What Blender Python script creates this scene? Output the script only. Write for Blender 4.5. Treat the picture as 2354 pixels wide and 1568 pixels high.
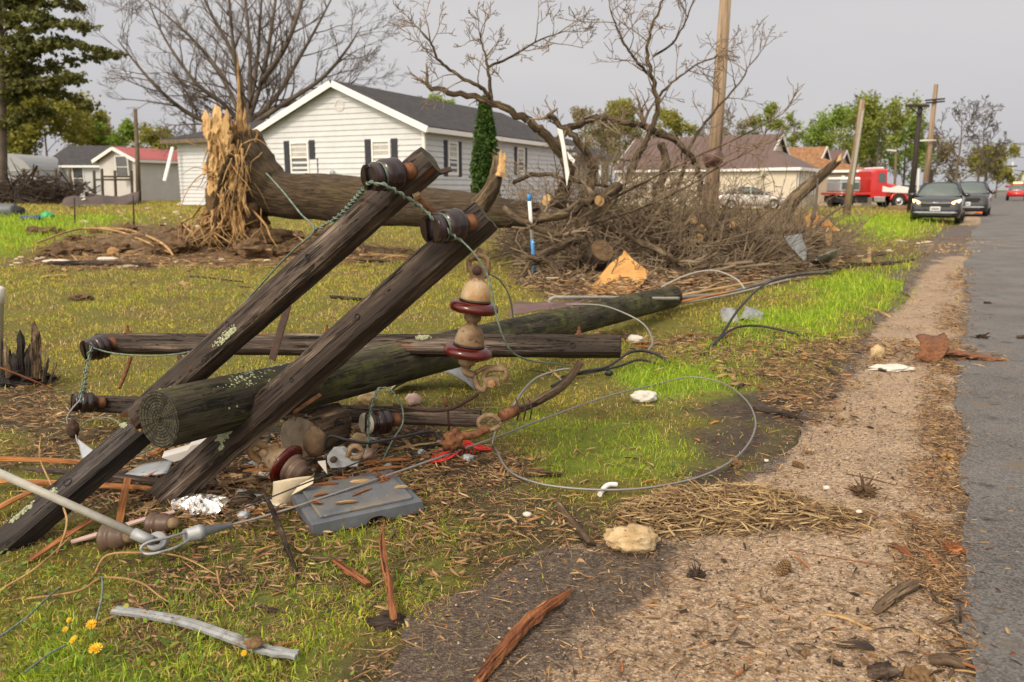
import bpy, math, random
import numpy as np
nrng = np.random.default_rng(11); rng = random.Random(11)
from mathutils import Vector, Matrix, noise as mnoise

S = bpy.context.scene
for _o in list(bpy.data.objects): bpy.data.objects.remove(_o)
# ------------------------------------------------------------------ camera
FPX, CX, CY, CAMH = 1830.9, 1177.0, 784.0, 1.35
PITCH = math.atan(350 / FPX)
cd = bpy.data.cameras.new('camera'); cam = bpy.data.objects.new('camera', cd)
S.collection.objects.link(cam); S.camera = cam
cam.location = (0, 0, CAMH); cam.rotation_euler = (math.pi / 2 - PITCH, 0, 0)
cd.lens = 28; cd.sensor_width = 36; cd.clip_start = 0.05; cd.clip_end = 3000
cd.dof.use_dof = True; cd.dof.focus_distance = 3.35; cd.dof.aperture_fstop = 3.6; cd.dof.aperture_blades = 7
# ------------------------------------------------------------------ sky and sun
SUN_EL, SUN_AZ = math.radians(42), math.radians(215)     # azimuth clockwise from +Y: behind the camera, a little to its side
W = bpy.data.worlds.new('World'); S.world = W; W.use_nodes = True
wn, wl = W.node_tree.nodes, W.node_tree.links
wn.clear()
sky = wn.new('ShaderNodeTexSky'); sky.sky_type = 'NISHITA'; sky.sun_disc = False
sky.sun_elevation = SUN_EL; sky.sun_rotation = SUN_AZ; sky.air_density = 1.0; sky.dust_density = 4.0
hs = wn.new('ShaderNodeHueSaturation'); hs.inputs['Saturation'].default_value = 0.10; hs.inputs['Value'].default_value = .85
wl.new(sky.outputs[0], hs.inputs['Color'])
tc = wn.new('ShaderNodeTexCoord')
mp = wn.new('ShaderNodeMapping'); mp.inputs['Scale'].default_value = (1.0, 1.0, 3.0)
wl.new(tc.outputs['Generated'], mp.inputs[0])
nz = wn.new('ShaderNodeTexNoise'); nz.inputs['Scale'].default_value = 1.6; nz.inputs['Detail'].default_value = 4
wl.new(mp.outputs[0], nz.inputs['Vector'])
cr = wn.new('ShaderNodeValToRGB')
cr.color_ramp.elements[0].position = .3; cr.color_ramp.elements[0].color = (4.45, 4.38, 4.62, 1)
cr.color_ramp.elements[1].position = .7; cr.color_ramp.elements[1].color = (5.3, 5.15, 5.2, 1)
wl.new(nz.outputs[0], cr.inputs[0])
mx = wn.new('ShaderNodeMixRGB'); mx.inputs[0].default_value = .8       # cloud deck over the clear sky
wl.new(hs.outputs[0], mx.inputs[1]); wl.new(cr.outputs[0], mx.inputs[2])
# the storm cloud fills the view; the sky overhead and behind the camera is brighter
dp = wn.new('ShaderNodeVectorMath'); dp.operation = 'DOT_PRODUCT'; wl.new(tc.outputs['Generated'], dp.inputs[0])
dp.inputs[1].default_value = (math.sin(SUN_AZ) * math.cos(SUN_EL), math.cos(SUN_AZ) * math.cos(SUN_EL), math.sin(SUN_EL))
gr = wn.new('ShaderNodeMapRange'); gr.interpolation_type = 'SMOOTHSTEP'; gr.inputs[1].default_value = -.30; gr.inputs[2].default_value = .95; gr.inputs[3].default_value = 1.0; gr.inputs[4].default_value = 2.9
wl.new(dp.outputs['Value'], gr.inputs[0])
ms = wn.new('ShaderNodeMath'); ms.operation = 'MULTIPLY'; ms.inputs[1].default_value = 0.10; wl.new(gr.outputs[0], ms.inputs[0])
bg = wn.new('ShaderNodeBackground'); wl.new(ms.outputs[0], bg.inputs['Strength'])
wo = wn.new('ShaderNodeOutputWorld')
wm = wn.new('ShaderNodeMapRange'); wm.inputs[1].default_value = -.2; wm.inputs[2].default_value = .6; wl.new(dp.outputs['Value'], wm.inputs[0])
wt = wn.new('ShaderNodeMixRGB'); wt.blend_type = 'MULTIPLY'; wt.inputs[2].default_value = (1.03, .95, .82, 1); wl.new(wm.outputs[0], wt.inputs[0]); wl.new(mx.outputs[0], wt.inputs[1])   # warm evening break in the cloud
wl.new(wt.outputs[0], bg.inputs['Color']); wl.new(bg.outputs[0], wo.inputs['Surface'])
sd_ = bpy.data.lights.new('sun', 'SUN'); sun = bpy.data.objects.new('sun', sd_); S.collection.objects.link(sun)
sd_.energy = 1.5; sd_.angle = math.radians(10); sd_.color = (1, .86, .68)
sv = Vector((math.sin(SUN_AZ) * math.cos(SUN_EL), math.cos(SUN_AZ) * math.cos(SUN_EL), math.sin(SUN_EL)))
sun.rotation_euler = sv.to_track_quat('Z', 'Y').to_euler(); sun.location = sv * 50
S.view_settings.view_transform = 'Standard'; S.view_settings.look = 'None'
S.view_settings.exposure = 0.42; S.view_settings.gamma = 1
S.cycles.max_bounces = 6; S.cycles.diffuse_bounces = 3; S.cycles.glossy_bounces = 3; S.cycles.transparent_max_bounces = 8
S.cycles.use_denoising = True

# ------------------------------------------------------------------ noise, terrain, pixel -> place
def _h(ix, iy, s):
    n = (ix * 374761393 + iy * 668265263 + s * 1442695041) & 0x7fffffff
    n = (n ^ (n >> 13)) * 1274126177 & 0x7fffffff
    return ((n ^ (n >> 16)) & 0xffff) / 65535.0
def vnoise(x, y, s=0):
    x = np.asarray(x, float); y = np.asarray(y, float)
    ix = np.floor(x).astype(np.int64); iy = np.floor(y).astype(np.int64)
    fx = x - ix; fy = y - iy; fx = fx * fx * (3 - 2 * fx); fy = fy * fy * (3 - 2 * fy)
    a = _h(ix, iy, s); b = _h(ix + 1, iy, s); c = _h(ix, iy + 1, s); d = _h(ix + 1, iy + 1, s)
    return (a * (1 - fx) + b * fx) * (1 - fy) + (c * (1 - fx) + d * fx) * fy
def fbm(x, y, s=0, o=4):
    t = 0; a = .5; k = 1
    for i in range(o):
        t = t + a * vnoise(np.asarray(x) * k, np.asarray(y) * k, s + i); a *= .5; k *= 2.03
    return t / (1 - .5 ** o)
def sst(t):
    t = np.clip(t, 0, 1); return t * t * (3 - 2 * t)
MOUNDS = [(-8.2, 17.6, 2.0, 1.0, .34), (-6.0, 17.0, 1.6, .9, .30), (-4.0, 16.6, 1.8, .9, .20), (-10.2, 16.4, 1.6, .7, .13)]
def height(x, y):
    x = np.asarray(x, float); y = np.asarray(y, float)
    z = .45 * sst((y - 16) / 16) * sst((4 - x) / 10)
    for mx_, my_, a, b, hh in MOUNDS:
        d = ((x - mx_) / a) ** 2 + ((y - my_) / b) ** 2
        z = z + hh * np.exp(-d * 1.3) * (.45 + 1.1 * fbm(x * 2.3, y * 2.3, 5))
    lawn = sst((2 - x + y * .6) / 3)
    z = z + .03 * (fbm(x * .7, y * .7, 11) - .5) * lawn * sst((y - 2) / 4)
    return z
def ray(px, py):
    a = (px - CX) / FPX; b = -(py - CY) / FPX
    return Vector((a, math.cos(PITCH) + b * math.sin(PITCH), -math.sin(PITCH) + b * math.cos(PITCH)))
def Q(px, py, Y):
    r = ray(px, py); t = Y / r.y
    return Vector((r.x * t, Y, CAMH + r.z * t))
def G(px, py, dz=0.0):
    r = ray(px, py); z = 0.0
    for i in range(14):
        t = (z - CAMH) / min(r.z, -1e-3); z = .5 * z + .5 * float(height(r.x * t, r.y * t))
    t = (z - CAMH) / min(r.z, -1e-3)
    return Vector((r.x * t, r.y * t, z + dz))
def GX(px, Y, dz=0.0):                    # the ground at a distance, in a pixel column
    x = (px - CX) / FPX * Y
    for i in range(3): x = (px - CX) / FPX * (Y * math.cos(PITCH) + (CAMH - float(height(x, Y))) * math.sin(PITCH))
    return Vector((x, Y, float(height(x, Y)) + dz))
def polyG(pts): return np.array([G(*p)[:2] for p in pts])
def sdist(x, y, poly):                    # signed distance, positive inside
    x = np.asarray(x, float); y = np.asarray(y, float)
    ins = np.zeros(x.shape, bool); dm = np.full(x.shape, 1e9); n = len(poly)
    for i in range(n):
        x1, y1 = poly[i]; x2, y2 = poly[(i + 1) % n]
        c = ((y1 > y) != (y2 > y)) & (x < (x2 - x1) * (y - y1) / (y2 - y1 + 1e-12) + x1); ins ^= c
        dx, dy = x2 - x1, y2 - y1
        t = np.clip(((x - x1) * dx + (y - y1) * dy) / (dx * dx + dy * dy + 1e-12), 0, 1)
        dm = np.minimum(dm, np.hypot(x - x1 - t * dx, y - y1 - t * dy))
    return np.where(ins, dm, -dm)

# ------------------------------------------------------------------ mesh builder
class MB:
    def __init__(s): s.v = []; s.f = []; s.uv = []; s.sm = []; s.mi = []; s.col = None
    def add(s, vs, fs, uvs=None, smooth=False, mi=0):
        o = len(s.v); s.v.extend([tuple(p) for p in vs])
        for k, f in enumerate(fs):
            s.f.append(tuple(i + o for i in f)); s.sm.append(smooth); s.mi.append(mi)
            s.uv.append([uvs[i] for i in f] if (uvs and not isinstance(uvs[0], list)) else (uvs[k] if uvs else [(0, 0)] * len(f)))
        return s
    def tube(s, pts, rad, n=8, caps=True, smooth=True, jit=0, seed=0, mi=0, twist=0):
        P = [Vector(p) for p in pts]; N = len(P)
        if not hasattr(rad, '__len__'): rad = [rad] * N
        T = [(P[min(i + 1, N - 1)] - P[max(i - 1, 0)]).normalized() for i in range(N)]
        u = T[0].orthogonal().normalized(); vs = []; uvs = []; L = 0
        r_ = random.Random(seed)
        for i in range(N):
            u = (u - T[i] * u.dot(T[i])); u = u.normalized() if u.length > 1e-6 else T[i].orthogonal().normalized()
            w = T[i].cross(u)
            if i: L += (P[i] - P[i - 1]).length
            for k in range(n):
                a = 2 * math.pi * k / n + twist * L
                q = rad[i] * (1 + (r_.uniform(-jit, jit) if jit else 0))
                vs.append(P[i] + (u * math.cos(a) + w * math.sin(a)) * q); uvs.append((L, rad[0] * 2 * math.pi * k / n))
        fs = []; fu = []
        for i in range(N - 1):
            for k in range(n):
                a = i * n + k; b = i * n + (k + 1) % n
                fs.append((a, b, b + n, a + n))
                c = 2 * math.pi * rad[0] / n
                fu.append([uvs[a], (uvs[a][0], uvs[a][1] + c), (uvs[a + n][0], uvs[a][1] + c), uvs[a + n]])
        s.add(vs, fs, fu, smooth, mi)
        if caps and n > 2:
            o = len(s.v) - len(vs)
            for ring, rev in ((0, True), (N - 1, False)):
                idx = [o + ring * n + k for k in range(n)]
                if rev: idx = idx[::-1]
                s.f.append(tuple(idx)); s.sm.append(False); s.mi.append(mi)
                s.uv.append([(s.v[i][0] * .3 + s.v[i][2] * .3, s.v[i][1] + s.v[i][2]) for i in idx])
        return s
    def lathe(s, prof, p0, axis, n=24, smooth=True, mi=0, up=None):
        z = Vector(axis).normalized(); x = z.orthogonal().normalized(); y = z.cross(x); p0 = Vector(p0)
        vs = []; m = len(prof)
        for r, h in prof:
            for k in range(n):
                a = 2 * math.pi * k / n; vs.append(p0 + z * h + (x * math.cos(a) + y * math.sin(a)) * max(r, 1e-4))
        fs = [(i * n + k, i * n + (k + 1) % n, (i + 1) * n + (k + 1) % n, (i + 1) * n + k) for i in range(m - 1) for k in range(n)]
        return s.add(vs, fs, [(v.x + v.z, v.y) for v in vs], smooth, mi)
    def box(s, c, d, rot=0, bev=0.0, M=None, mi=0):
        hx, hy, hz = d[0] / 2, d[1] / 2, d[2] / 2
        if bev <= 0:
            vs = [Vector((x * hx, y * hy, z * hz)) for x in (-1, 1) for y in (-1, 1) for z in (-1, 1)]
            fs = [(0, 1, 3, 2), (4, 6, 7, 5), (0, 4, 5, 1), (2, 3, 7, 6), (0, 2, 6, 4), (1, 5, 7, 3)]
        else:
            b = min(bev, hx * .9, hy * .9, hz * .9); vs = []; fs = []
            for x in (-1, 1):
                for y in (-1, 1):
                    for z in (-1, 1):
                        vs += [Vector((x * hx, y * (hy - b), z * (hz - b))), Vector((x * (hx - b), y * hy, z * (hz - b))), Vector((x * (hx - b), y * (hy - b), z * hz))]
            I = lambda x, y, z, k: ((x * 4 + y * 2 + z) * 3 + k)
            for x in (0, 1):
                q = [I(x, 0, 0, 0), I(x, 1, 0, 0), I(x, 1, 1, 0), I(x, 0, 1, 0)]; fs.append(q if x else q[::-1])
                q = [I(0, x, 0, 1), I(0, x, 1, 1), I(1, x, 1, 1), I(1, x, 0, 1)]; fs.append(q if x else q[::-1])
                q = [I(0, 0, x, 2), I(1, 0, x, 2), I(1, 1, x, 2), I(0, 1, x, 2)]; fs.append(q if x else q[::-1])
            for a in (0, 1):
                for b_ in (0, 1):
                    fs.append([I(a, b_, 0, 0), I(a, b_, 0, 1), I(a, b_, 1, 1), I(a, b_, 1, 0)])
                    fs.append([I(a, 0, b_, 0), I(a, 0, b_, 2), I(a, 1, b_, 2), I(a, 1, b_, 0)])
                    fs.append([I(0, a, b_, 1), I(0, a, b_, 2), I(1, a, b_, 2), I(1, a, b_, 1)])
                    for z in (0, 1): fs.append([I(a, b_, z, 0), I(a, b_, z, 1), I(a, b_, z, 2)])
        T = Matrix.Rotation(rot, 3, 'Z') if M is None else M
        uv = [(v.x + v.y * .5, v.z + v.y * .5) for v in vs]
        return s.add([Vector(c) + T @ v for v in vs], fs, uv, False, mi)
    def prism(s, poly, off, mi=0, smooth=False):                 # 3-D outline pushed along a vector
        n = len(poly); off = Vector(off); P = [Vector(p) for p in poly]
        vs = P + [p + off for p in P]
        fs = [tuple(range(n))[::-1], tuple(range(n, 2 * n))] + [(i, (i + 1) % n, (i + 1) % n + n, i + n) for i in range(n)]
        return s.add(vs, fs, [(v.x + v.y, v.z + v.y * .3) for v in vs], smooth, mi)
    def grid(s, fn, nu, nv, thick=0.0, smooth=True, mi=0):
        vs = [Vector(fn(i / nu, j / nv)) for i in range(nu + 1) for j in range(nv + 1)]
        uv = [(i / nu, j / nv) for i in range(nu + 1) for j in range(nv + 1)]
        k = nv + 1
        fs = [(i * k + j, (i + 1) * k + j, (i + 1) * k + j + 1, i * k + j + 1) for i in range(nu) for j in range(nv)]
        if thick:
            nn = [Vector() for _ in vs]
            for f in fs:
                c = (vs[f[1]] - vs[f[0]]).cross(vs[f[3]] - vs[f[0]])
                for i in f: nn[i] += c
            m = len(vs); vs2 = [p - n.normalized() * thick if n.length > 1e-12 else p for p, n in zip(vs, nn)]
            edge = [i * k for i in range(nu + 1)] + [nu * k + j for j in range(1, k)] + [i * k + nv for i in range(nu - 1, -1, -1)] + [j for j in range(nv - 1, 0, -1)]
            fs2 = [tuple(i + m for i in f[::-1]) for f in fs]
            fe = [(edge[(i + 1) % len(edge)], edge[i], edge[i] + m, edge[(i + 1) % len(edge)] + m) for i in range(len(edge))]
            return s.add(vs + vs2, fs + fs2 + fe, uv + uv, smooth, mi)
        return s.add(vs, fs, uv, smooth, mi)
    def loft(s, secs, caps=True, smooth=True, closed=True, mi=0):
        n = len(secs[0]); vs = [Vector(p) for q in secs for p in q]; fs = []
        for i in range(len(secs) - 1):
            for k in range(n if closed else n - 1):
                fs.append((i * n + k, i * n + (k + 1) % n, (i + 1) * n + (k + 1) % n, (i + 1) * n + k))
        if caps: fs += [tuple(range(n))[::-1], tuple(range((len(secs) - 1) * n, len(secs) * n))]
        return s.add(vs, fs, [(v.x, v.y + v.z) for v in vs], smooth, mi)
    def blob(s, c, r, amp=.2, fr=1.5, seed=0, sub=3, smooth=True, flat=None, mi=0):
        vs, fs = ICO[sub]; c = Vector(c); r = Vector(r) if hasattr(r, '__len__') else Vector((r, r, r)); out = []
        sh = Vector((seed * 7.3, seed * 3.1, seed * 1.7))
        for p in vs:
            k = 1 + amp * (mnoise.fractal(p * fr + sh, 1, 2, 4))
            q = Vector((p.x * r.x, p.y * r.y, p.z * r.z)) * k
            if flat is not None and q.z < flat: q.z = flat
            out.append(c + q)
        return s.add(out, fs, [(p.x, p.z + p.y) for p in out], smooth, mi)
    def build(s, name, mat, parent=None, origin=None, smooth=None):
        me = bpy.data.meshes.new(name)
        if parent is not None: off = WLOC[parent.name]
        elif origin is not None: off = Vector(origin)
        else:
            A = np.array(s.v); off = Vector((float(A[:, 0].min() + A[:, 0].max()) / 2, float(A[:, 1].min() + A[:, 1].max()) / 2, float(A[:, 2].min())))
        A = np.array(s.v, np.float64) - np.array(off)
        me.from_pydata(A.tolist(), [], s.f)
        uvl = me.uv_layers.new(name='UVMap')
        flat = [c for f in s.uv for p in f for c in p]
        uvl.data.foreach_set('uv', flat)
        me.polygons.foreach_set('use_smooth', s.sm if smooth is None else [smooth] * len(s.f))
        for m in (mat if isinstance(mat, (list, tuple)) else [mat]): me.materials.append(m)
        if isinstance(mat, (list, tuple)): me.polygons.foreach_set('material_index', s.mi)
        me.update()
        o = bpy.data.objects.new(name, me); S.collection.objects.link(o)
        if parent is not None: o.parent = parent; WLOC[o.name] = Vector(off)
        else: o.location = off; WLOC[o.name] = Vector(off)
        return o
WLOC = {}
def _ico():
    import bmesh
    out = {}
    for k in (1, 2, 3, 4):
        b = bmesh.new(); bmesh.ops.create_icosphere(b, subdivisions=k, radius=1)
        b.verts.ensure_lookup_table(); out[k] = ([v.co.copy() for v in b.verts], [tuple(v.index for v in f.verts) for f in b.faces]); b.free()
    return out
ICO = _ico()
def tag(o, label=None, cat=None, group=None, kind=None):
    if label: o['label'] = label
    if cat: o['category'] = cat
    if group: o['group'] = group
    if kind: o['kind'] = kind
    return o
def thing(name, label, cat, loc, group=None, rz=0.0):
    o = bpy.data.objects.new(name, None); S.collection.objects.link(o); o.empty_display_size = .1
    o.location = loc; o.rotation_euler = (0, 0, rz); WLOC[o.name] = Vector(loc)
    return tag(o, label, cat, group)
def lthing(name, label, cat, loc, rz, group=None):           # parts of this one are built in its own frame
    o = thing(name, label, cat, loc, group, rz); WLOC[o.name] = Vector((0, 0, 0)); return o
def np_mesh(name, V, Fc, mat, col=None, smooth=False, label=None, cat=None, kind='stuff', parent=None):
    me = bpy.data.meshes.new(name); nv = len(V)
    sizes = np.array([len(f) for f in Fc[:1]]) if False else None
    loops = np.concatenate([f.reshape(-1) for f in Fc]); starts = []; tot = []
    p = 0
    for f in Fc:
        k = f.shape[1]; starts.append(p + np.arange(f.shape[0]) * k); tot.append(np.full(f.shape[0], k)); p += f.size
    starts = np.concatenate(starts); tot = np.concatenate(tot)
    off = WLOC[parent.name] if parent is not None else Vector((0, 0, 0))
    me.vertices.add(nv); me.vertices.foreach_set('co', (np.asarray(V, np.float32) - np.array(off, np.float32)).reshape(-1))
    me.loops.add(len(loops)); me.loops.foreach_set('vertex_index', loops.astype(np.int32))
    me.polygons.add(len(starts)); me.polygons.foreach_set('loop_start', starts.astype(np.int32)); me.polygons.foreach_set('loop_total', tot.astype(np.int32))
    me.polygons.foreach_set('use_smooth', np.full(len(starts), smooth))
    if col is not None:
        a = me.color_attributes.new('col', 'FLOAT_COLOR', 'POINT'); c4 = np.ones((nv, 4), np.float32); c4[:, :3] = col
        a.data.foreach_set('color', c4.reshape(-1))
    me.materials.append(mat); me.update(calc_edges=True); me.validate()
    o = bpy.data.objects.new(name, me); S.collection.objects.link(o)
    if parent is not None: o.parent = parent; WLOC[o.name] = Vector(off)
    return tag(o, label, cat, None, kind)
def spline(pts, n=6):
    P = [Vector(p) for p in pts]; out = []
    for i in range(len(P) - 1):
        a = P[max(i - 1, 0)]; b = P[i]; c = P[i + 1]; d = P[min(i + 2, len(P) - 1)]
        for k in range(n):
            t = k / n
            out.append(.5 * ((2 * b) + (c - a) * t + (2 * a - 5 * b + 4 * c - d) * t * t + (3 * b - a - 3 * c + d) * t ** 3))
    return out + [P[-1]]
def lerps(vals, n): return [float(np.interp(i / (n - 1), np.linspace(0, 1, len(vals)), vals)) for i in range(n)]

# ------------------------------------------------------------------ materials
def M(name, cols, scale=8, detail=6, stretch=(1, 1, 1), rough=.7, bump=.3, bscale=None, bdist=.01, metal=0.0, coord='Object',
      spots=None, attr=None, spec=.4, coat=0.0, rough2=None, dist=0.0, voro=None):
    m = bpy.data.materials.new(name); m.use_nodes = True; n, l = m.node_tree.nodes, m.node_tree.links
    b = n['Principled BSDF']
    t = n.new('ShaderNodeTexCoord'); mp = n.new('ShaderNodeMapping'); mp.inputs['Scale'].default_value = stretch
    l.new(t.outputs[coord], mp.inputs[0])
    nz = n.new('ShaderNodeTexNoise'); nz.inputs['Scale'].default_value = scale; nz.inputs['Detail'].default_value = detail
    nz.inputs['Roughness'].default_value = .62; nz.inputs['Distortion'].default_value = dist
    l.new(mp.outputs[0], nz.inputs['Vector'])
    cr = n.new('ShaderNodeValToRGB'); e = cr.color_ramp.elements
    k = len(cols)
    for i, c in enumerate(cols):
        pos = .28 + .44 * i / max(k - 1, 1)
        el = e[i] if i < 2 and i < k else e.new(pos)
        el.position = pos; el.color = (*c, 1)
    if k == 1: e[1].color = (*cols[0], 1)
    l.new(nz.outputs[0], cr.inputs[0]); c = cr.outputs[0]
    if voro:                                    # (scale, colour list strength): a speckle of single grains
        v = n.new('ShaderNodeTexVoronoi'); v.inputs['Scale'].default_value = voro[0]; l.new(t.outputs[coord], v.inputs['Vector'])
        r2 = n.new('ShaderNodeValToRGB'); ee = r2.color_ramp.elements
        ee[0].position = 0; ee[0].color = (*voro[1], 1); ee[1].position = 1; ee[1].color = (*voro[2], 1)
        sp = n.new('ShaderNodeSeparateColor'); l.new(v.outputs['Color'], sp.inputs[0]); l.new(sp.outputs[0], r2.inputs[0])
        mm = n.new('ShaderNodeMixRGB'); mm.inputs[0].default_value = voro[3]; l.new(c, mm.inputs[1]); l.new(r2.outputs[0], mm.inputs[2]); c = mm.outputs[0]
    for sp_ in (spots or []):                   # (colour, scale, threshold, softness[, stretch])
        n2 = n.new('ShaderNodeTexNoise'); n2.inputs['Scale'].default_value = sp_[1]; n2.inputs['Detail'].default_value = 7; n2.inputs['Roughness'].default_value = .65
        if len(sp_) > 4:
            m2 = n.new('ShaderNodeMapping'); m2.inputs['Scale'].default_value = sp_[4]; l.new(t.outputs[coord], m2.inputs[0]); l.new(m2.outputs[0], n2.inputs['Vector'])
        else: l.new(t.outputs[coord], n2.inputs['Vector'])
        mr = n.new('ShaderNodeMapRange'); mr.inputs[1].default_value = sp_[2]; mr.inputs[2].default_value = sp_[2] + sp_[3]
        l.new(n2.outputs[0], mr.inputs[0])
        mm = n.new('ShaderNodeMixRGB'); l.new(mr.outputs[0], mm.inputs[0]); l.new(c, mm.inputs[1]); mm.inputs[2].default_value = (*sp_[0], 1); c = mm.outputs[0]
    if attr:
        a = n.new('ShaderNodeAttribute'); a.attribute_name = attr
        mm = n.new('ShaderNodeMixRGB'); mm.blend_type = 'MULTIPLY'; mm.inputs[0].default_value = 1
        l.new(a.outputs[0], mm.inputs[1]); l.new(c, mm.inputs[2]); c = mm.outputs[0]
    l.new(c, b.inputs['Base Color'])
    b.inputs['Roughness'].default_value = rough; b.inputs['Metallic'].default_value = metal
    b.inputs['Specular IOR Level'].default_value = spec; b.inputs['Coat Weight'].default_value = coat
    if rough2 is not None:
        mr = n.new('ShaderNodeMapRange'); mr.inputs[1].default_value = .35; mr.inputs[2].default_value = .65
        mr.inputs[3].default_value = rough; mr.inputs[4].default_value = rough2; l.new(nz.outputs[0], mr.inputs[0]); l.new(mr.outputs[0], b.inputs['Roughness'])
    if bump:
        bn = n.new('ShaderNodeTexNoise'); bn.inputs['Scale'].default_value = bscale or scale; bn.inputs['Detail'].default_value = 8; bn.inputs['Roughness'].default_value = .65
        l.new(mp.outputs[0], bn.inputs['Vector'])
        bp = n.new('ShaderNodeBump'); bp.inputs['Strength'].default_value = bump; bp.inputs['Distance'].default_value = bdist
        l.new(bn.outputs[0], bp.inputs['Height']); l.new(bp.outputs[0], b.inputs['Normal'])
    return m
WOODST = (3, 60, 60)
m_endgrain = M('end_grain', [(.018, .014, .009), (.05, .042, .026), (.085, .078, .045)], 30, 9, (1, 1, 1), .85, 1.0, 38, .014,
               spots=[((.008, .006, .004), 14, .58, .05), ((.10, .11, .045), 9, .62, .08)])
m_lichen = M('lichen', [(.20, .22, .12), (.33, .36, .22), (.42, .43, .30)], 60, 6, rough=.95, bump=1, bscale=120, bdist=.006)
m_glaze = M('brown_glaze', [(.012, .006, .006), (.03, .013, .012)], 12, 4, rough=.22, bump=.12, bscale=40, bdist=.002, spec=.5, coat=.15, rough2=.4)
m_ivory = M('chipped_ivory', [(.45, .40, .30), (.6, .55, .43)], 20, rough=.5)
m_brownglaze2 = M('dull_brown_porcelain', [(.075, .045, .03), (.14, .09, .065)], 9, 6, rough=.4, bump=.2, bscale=50, bdist=.002, spots=[((.26, .21, .15), 12, .62, .1)])
m_rust = M('rust', [(.06, .022, .010), (.16, .062, .024), (.24, .11, .05)], 40, 8, rough=.8, bump=.6, bscale=120, bdist=.002)
m_rustdark = M('dark_rust', [(.025, .014, .010), (.07, .032, .018)], 30, 8, rough=.75, bump=.5, bscale=120, bdist=.002)
m_patina = M('green_patina_wire', [(.055, .075, .06), (.13, .18, .145), (.24, .28, .22)], 60, 6, rough=.6, metal=.3, bump=.4, bscale=300, bdist=.001)
m_greywire = M('grey_stranded_cable', [(.18, .17, .155), (.34, .32, .30)], 1, 4, (40, 500, 1), .5, .5, 1, .002, metal=.5, coord='UV')
m_black = M('black_rubber', [(.008, .008, .009), (.022, .022, .024)], 40, rough=.5, bump=.1)
m_greymetal = M('painted_grey_metal', [(.26, .28, .30), (.42, .44, .47)], 6, 8, rough=.45, bump=.25, bscale=12, bdist=.006, metal=.2, spots=[((.13, .10, .07), 14, .62, .1)])
m_rod = M('grey_fibreglass', [(.26, .25, .215), (.38, .36, .32)], 30, 7, rough=.55, bump=.2, bscale=90, bdist=.001, spots=[((.22, .18, .12), 25, .64, .1)])
m_paper = M('cream_sheet', [(.44, .36, .24), (.60, .52, .38)], 14, 6, rough=.8, bump=.2, bscale=40, bdist=.002)
m_white = M('dirty_white', [(.46, .42, .36), (.62, .59, .53)], 12, 7, rough=.8, bump=.4, bscale=30, bdist=.004, spots=[((.25, .18, .11), 18, .64, .1)])
m_foil = M('foil', [(.62, .60, .58), (.80, .79, .78)], 10, rough=.2, bump=.5, bscale=25, bdist=.008, metal=.95, rough2=.4)
m_pink = M('pinkish_white_paint', [(.44, .28, .24), (.62, .46, .42)], 1, 6, (4, 30, 1), .7, .5, 1, .003, coord='UV', spots=[((.17, .085, .055), 1, .63, .08, (6, 20, 1))])
m_rootsoil = M('soil_on_roots', [(.055, .030, .015), (.13, .078, .04), (.21, .135, .07)], 7, 9, rough=.95, bump=1, bscale=12, bdist=.06)
m_cutwood = M('sawn_wood_face', [(.42, .25, .10), (.58, .38, .17)], 12, 5, rough=.8, bump=.3)
m_ply = M('orange_sheathing', [(.46, .22, .06), (.60, .33, .11)], 9, 6, rough=.75, bump=.3, spots=[((.66, .48, .26), 5, .62, .06)])
m_brownmetal = M('brown_painted_metal', [(.085, .045, .038), (.14, .08, .066)], 8, 6, rough=.45, bump=.25, bdist=.004, spots=[((.24, .17, .14), 7, .64, .1)])
m_stone = M('limestone', [(.30, .20, .095), (.46, .335, .18), (.60, .48, .31)], 16, 9, rough=.92, bump=1, bscale=34, bdist=.012, spots=[((.18, .11, .05), 45, .6, .05)])
m_clod = M('brown_clod', [(.075, .042, .020), (.17, .10, .045), (.25, .155, .075)], 60, 8, rough=.95, bump=1, bscale=120, bdist=.006)
m_redplastic = M('red_plastic_net', [(.50, .018, .012), (.62, .035, .025)], 20, rough=.4, bump=.1)
m_attr = M('vertex_coloured_litter', [(.75, .75, .75), (1, 1, 1)], 60, 5, rough=.85, bump=.3, attr='col')
m_blade = M('grass_blade', [(.85, .85, .85), (1, 1, 1)], 20, 3, rough=.55, bump=0, attr='col', spec=.3)
_b = m_blade.node_tree.nodes['Principled BSDF']
_tr = m_blade.node_tree.nodes.new('ShaderNodeBsdfTranslucent'); _mx = m_blade.node_tree.nodes.new('ShaderNodeMixShader'); _mx.inputs[0].default_value = .3
_lk = m_blade.node_tree.links; _lk.new(_b.inputs['Base Color'].links[0].from_socket, _tr.inputs[0])
_out = m_blade.node_tree.nodes['Material Output']
_lk.new(_b.outputs[0], _mx.inputs[1]); _lk.new(_tr.outputs[0], _mx.inputs[2]); _lk.new(_mx.outputs[0], _out.inputs[0])
m_trim = M('white_trim', [(.74, .73, .70), (.80, .79, .77)], 5, rough=.5, bump=.05)
m_shutter = M('dark_shutter', [(.022, .025, .034), (.034, .038, .048)], 10, rough=.55, bump=.1)
m_glass = M('window_glass', [(.055, .055, .055), (.10, .10, .095)], 1.5, 3, rough=.08, bump=0, spec=.8)
m_curtain = M('window_curtain', [(.34, .33, .30), (.50, .48, .44)], 4, 4, rough=.7, bump=.2)
m_taupe = M('taupe_wall', [(.30, .24, .18), (.35, .285, .22)], 1.5, 6, rough=.75, bump=.1)
m_brownshingle = M('brown_shingle', [(.17, .075, .032), (.27, .135, .062)], 6, 7, rough=.9, bump=.5, bdist=.03, voro=(6, (.12, .05, .02), (.40, .23, .12), .45))
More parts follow.
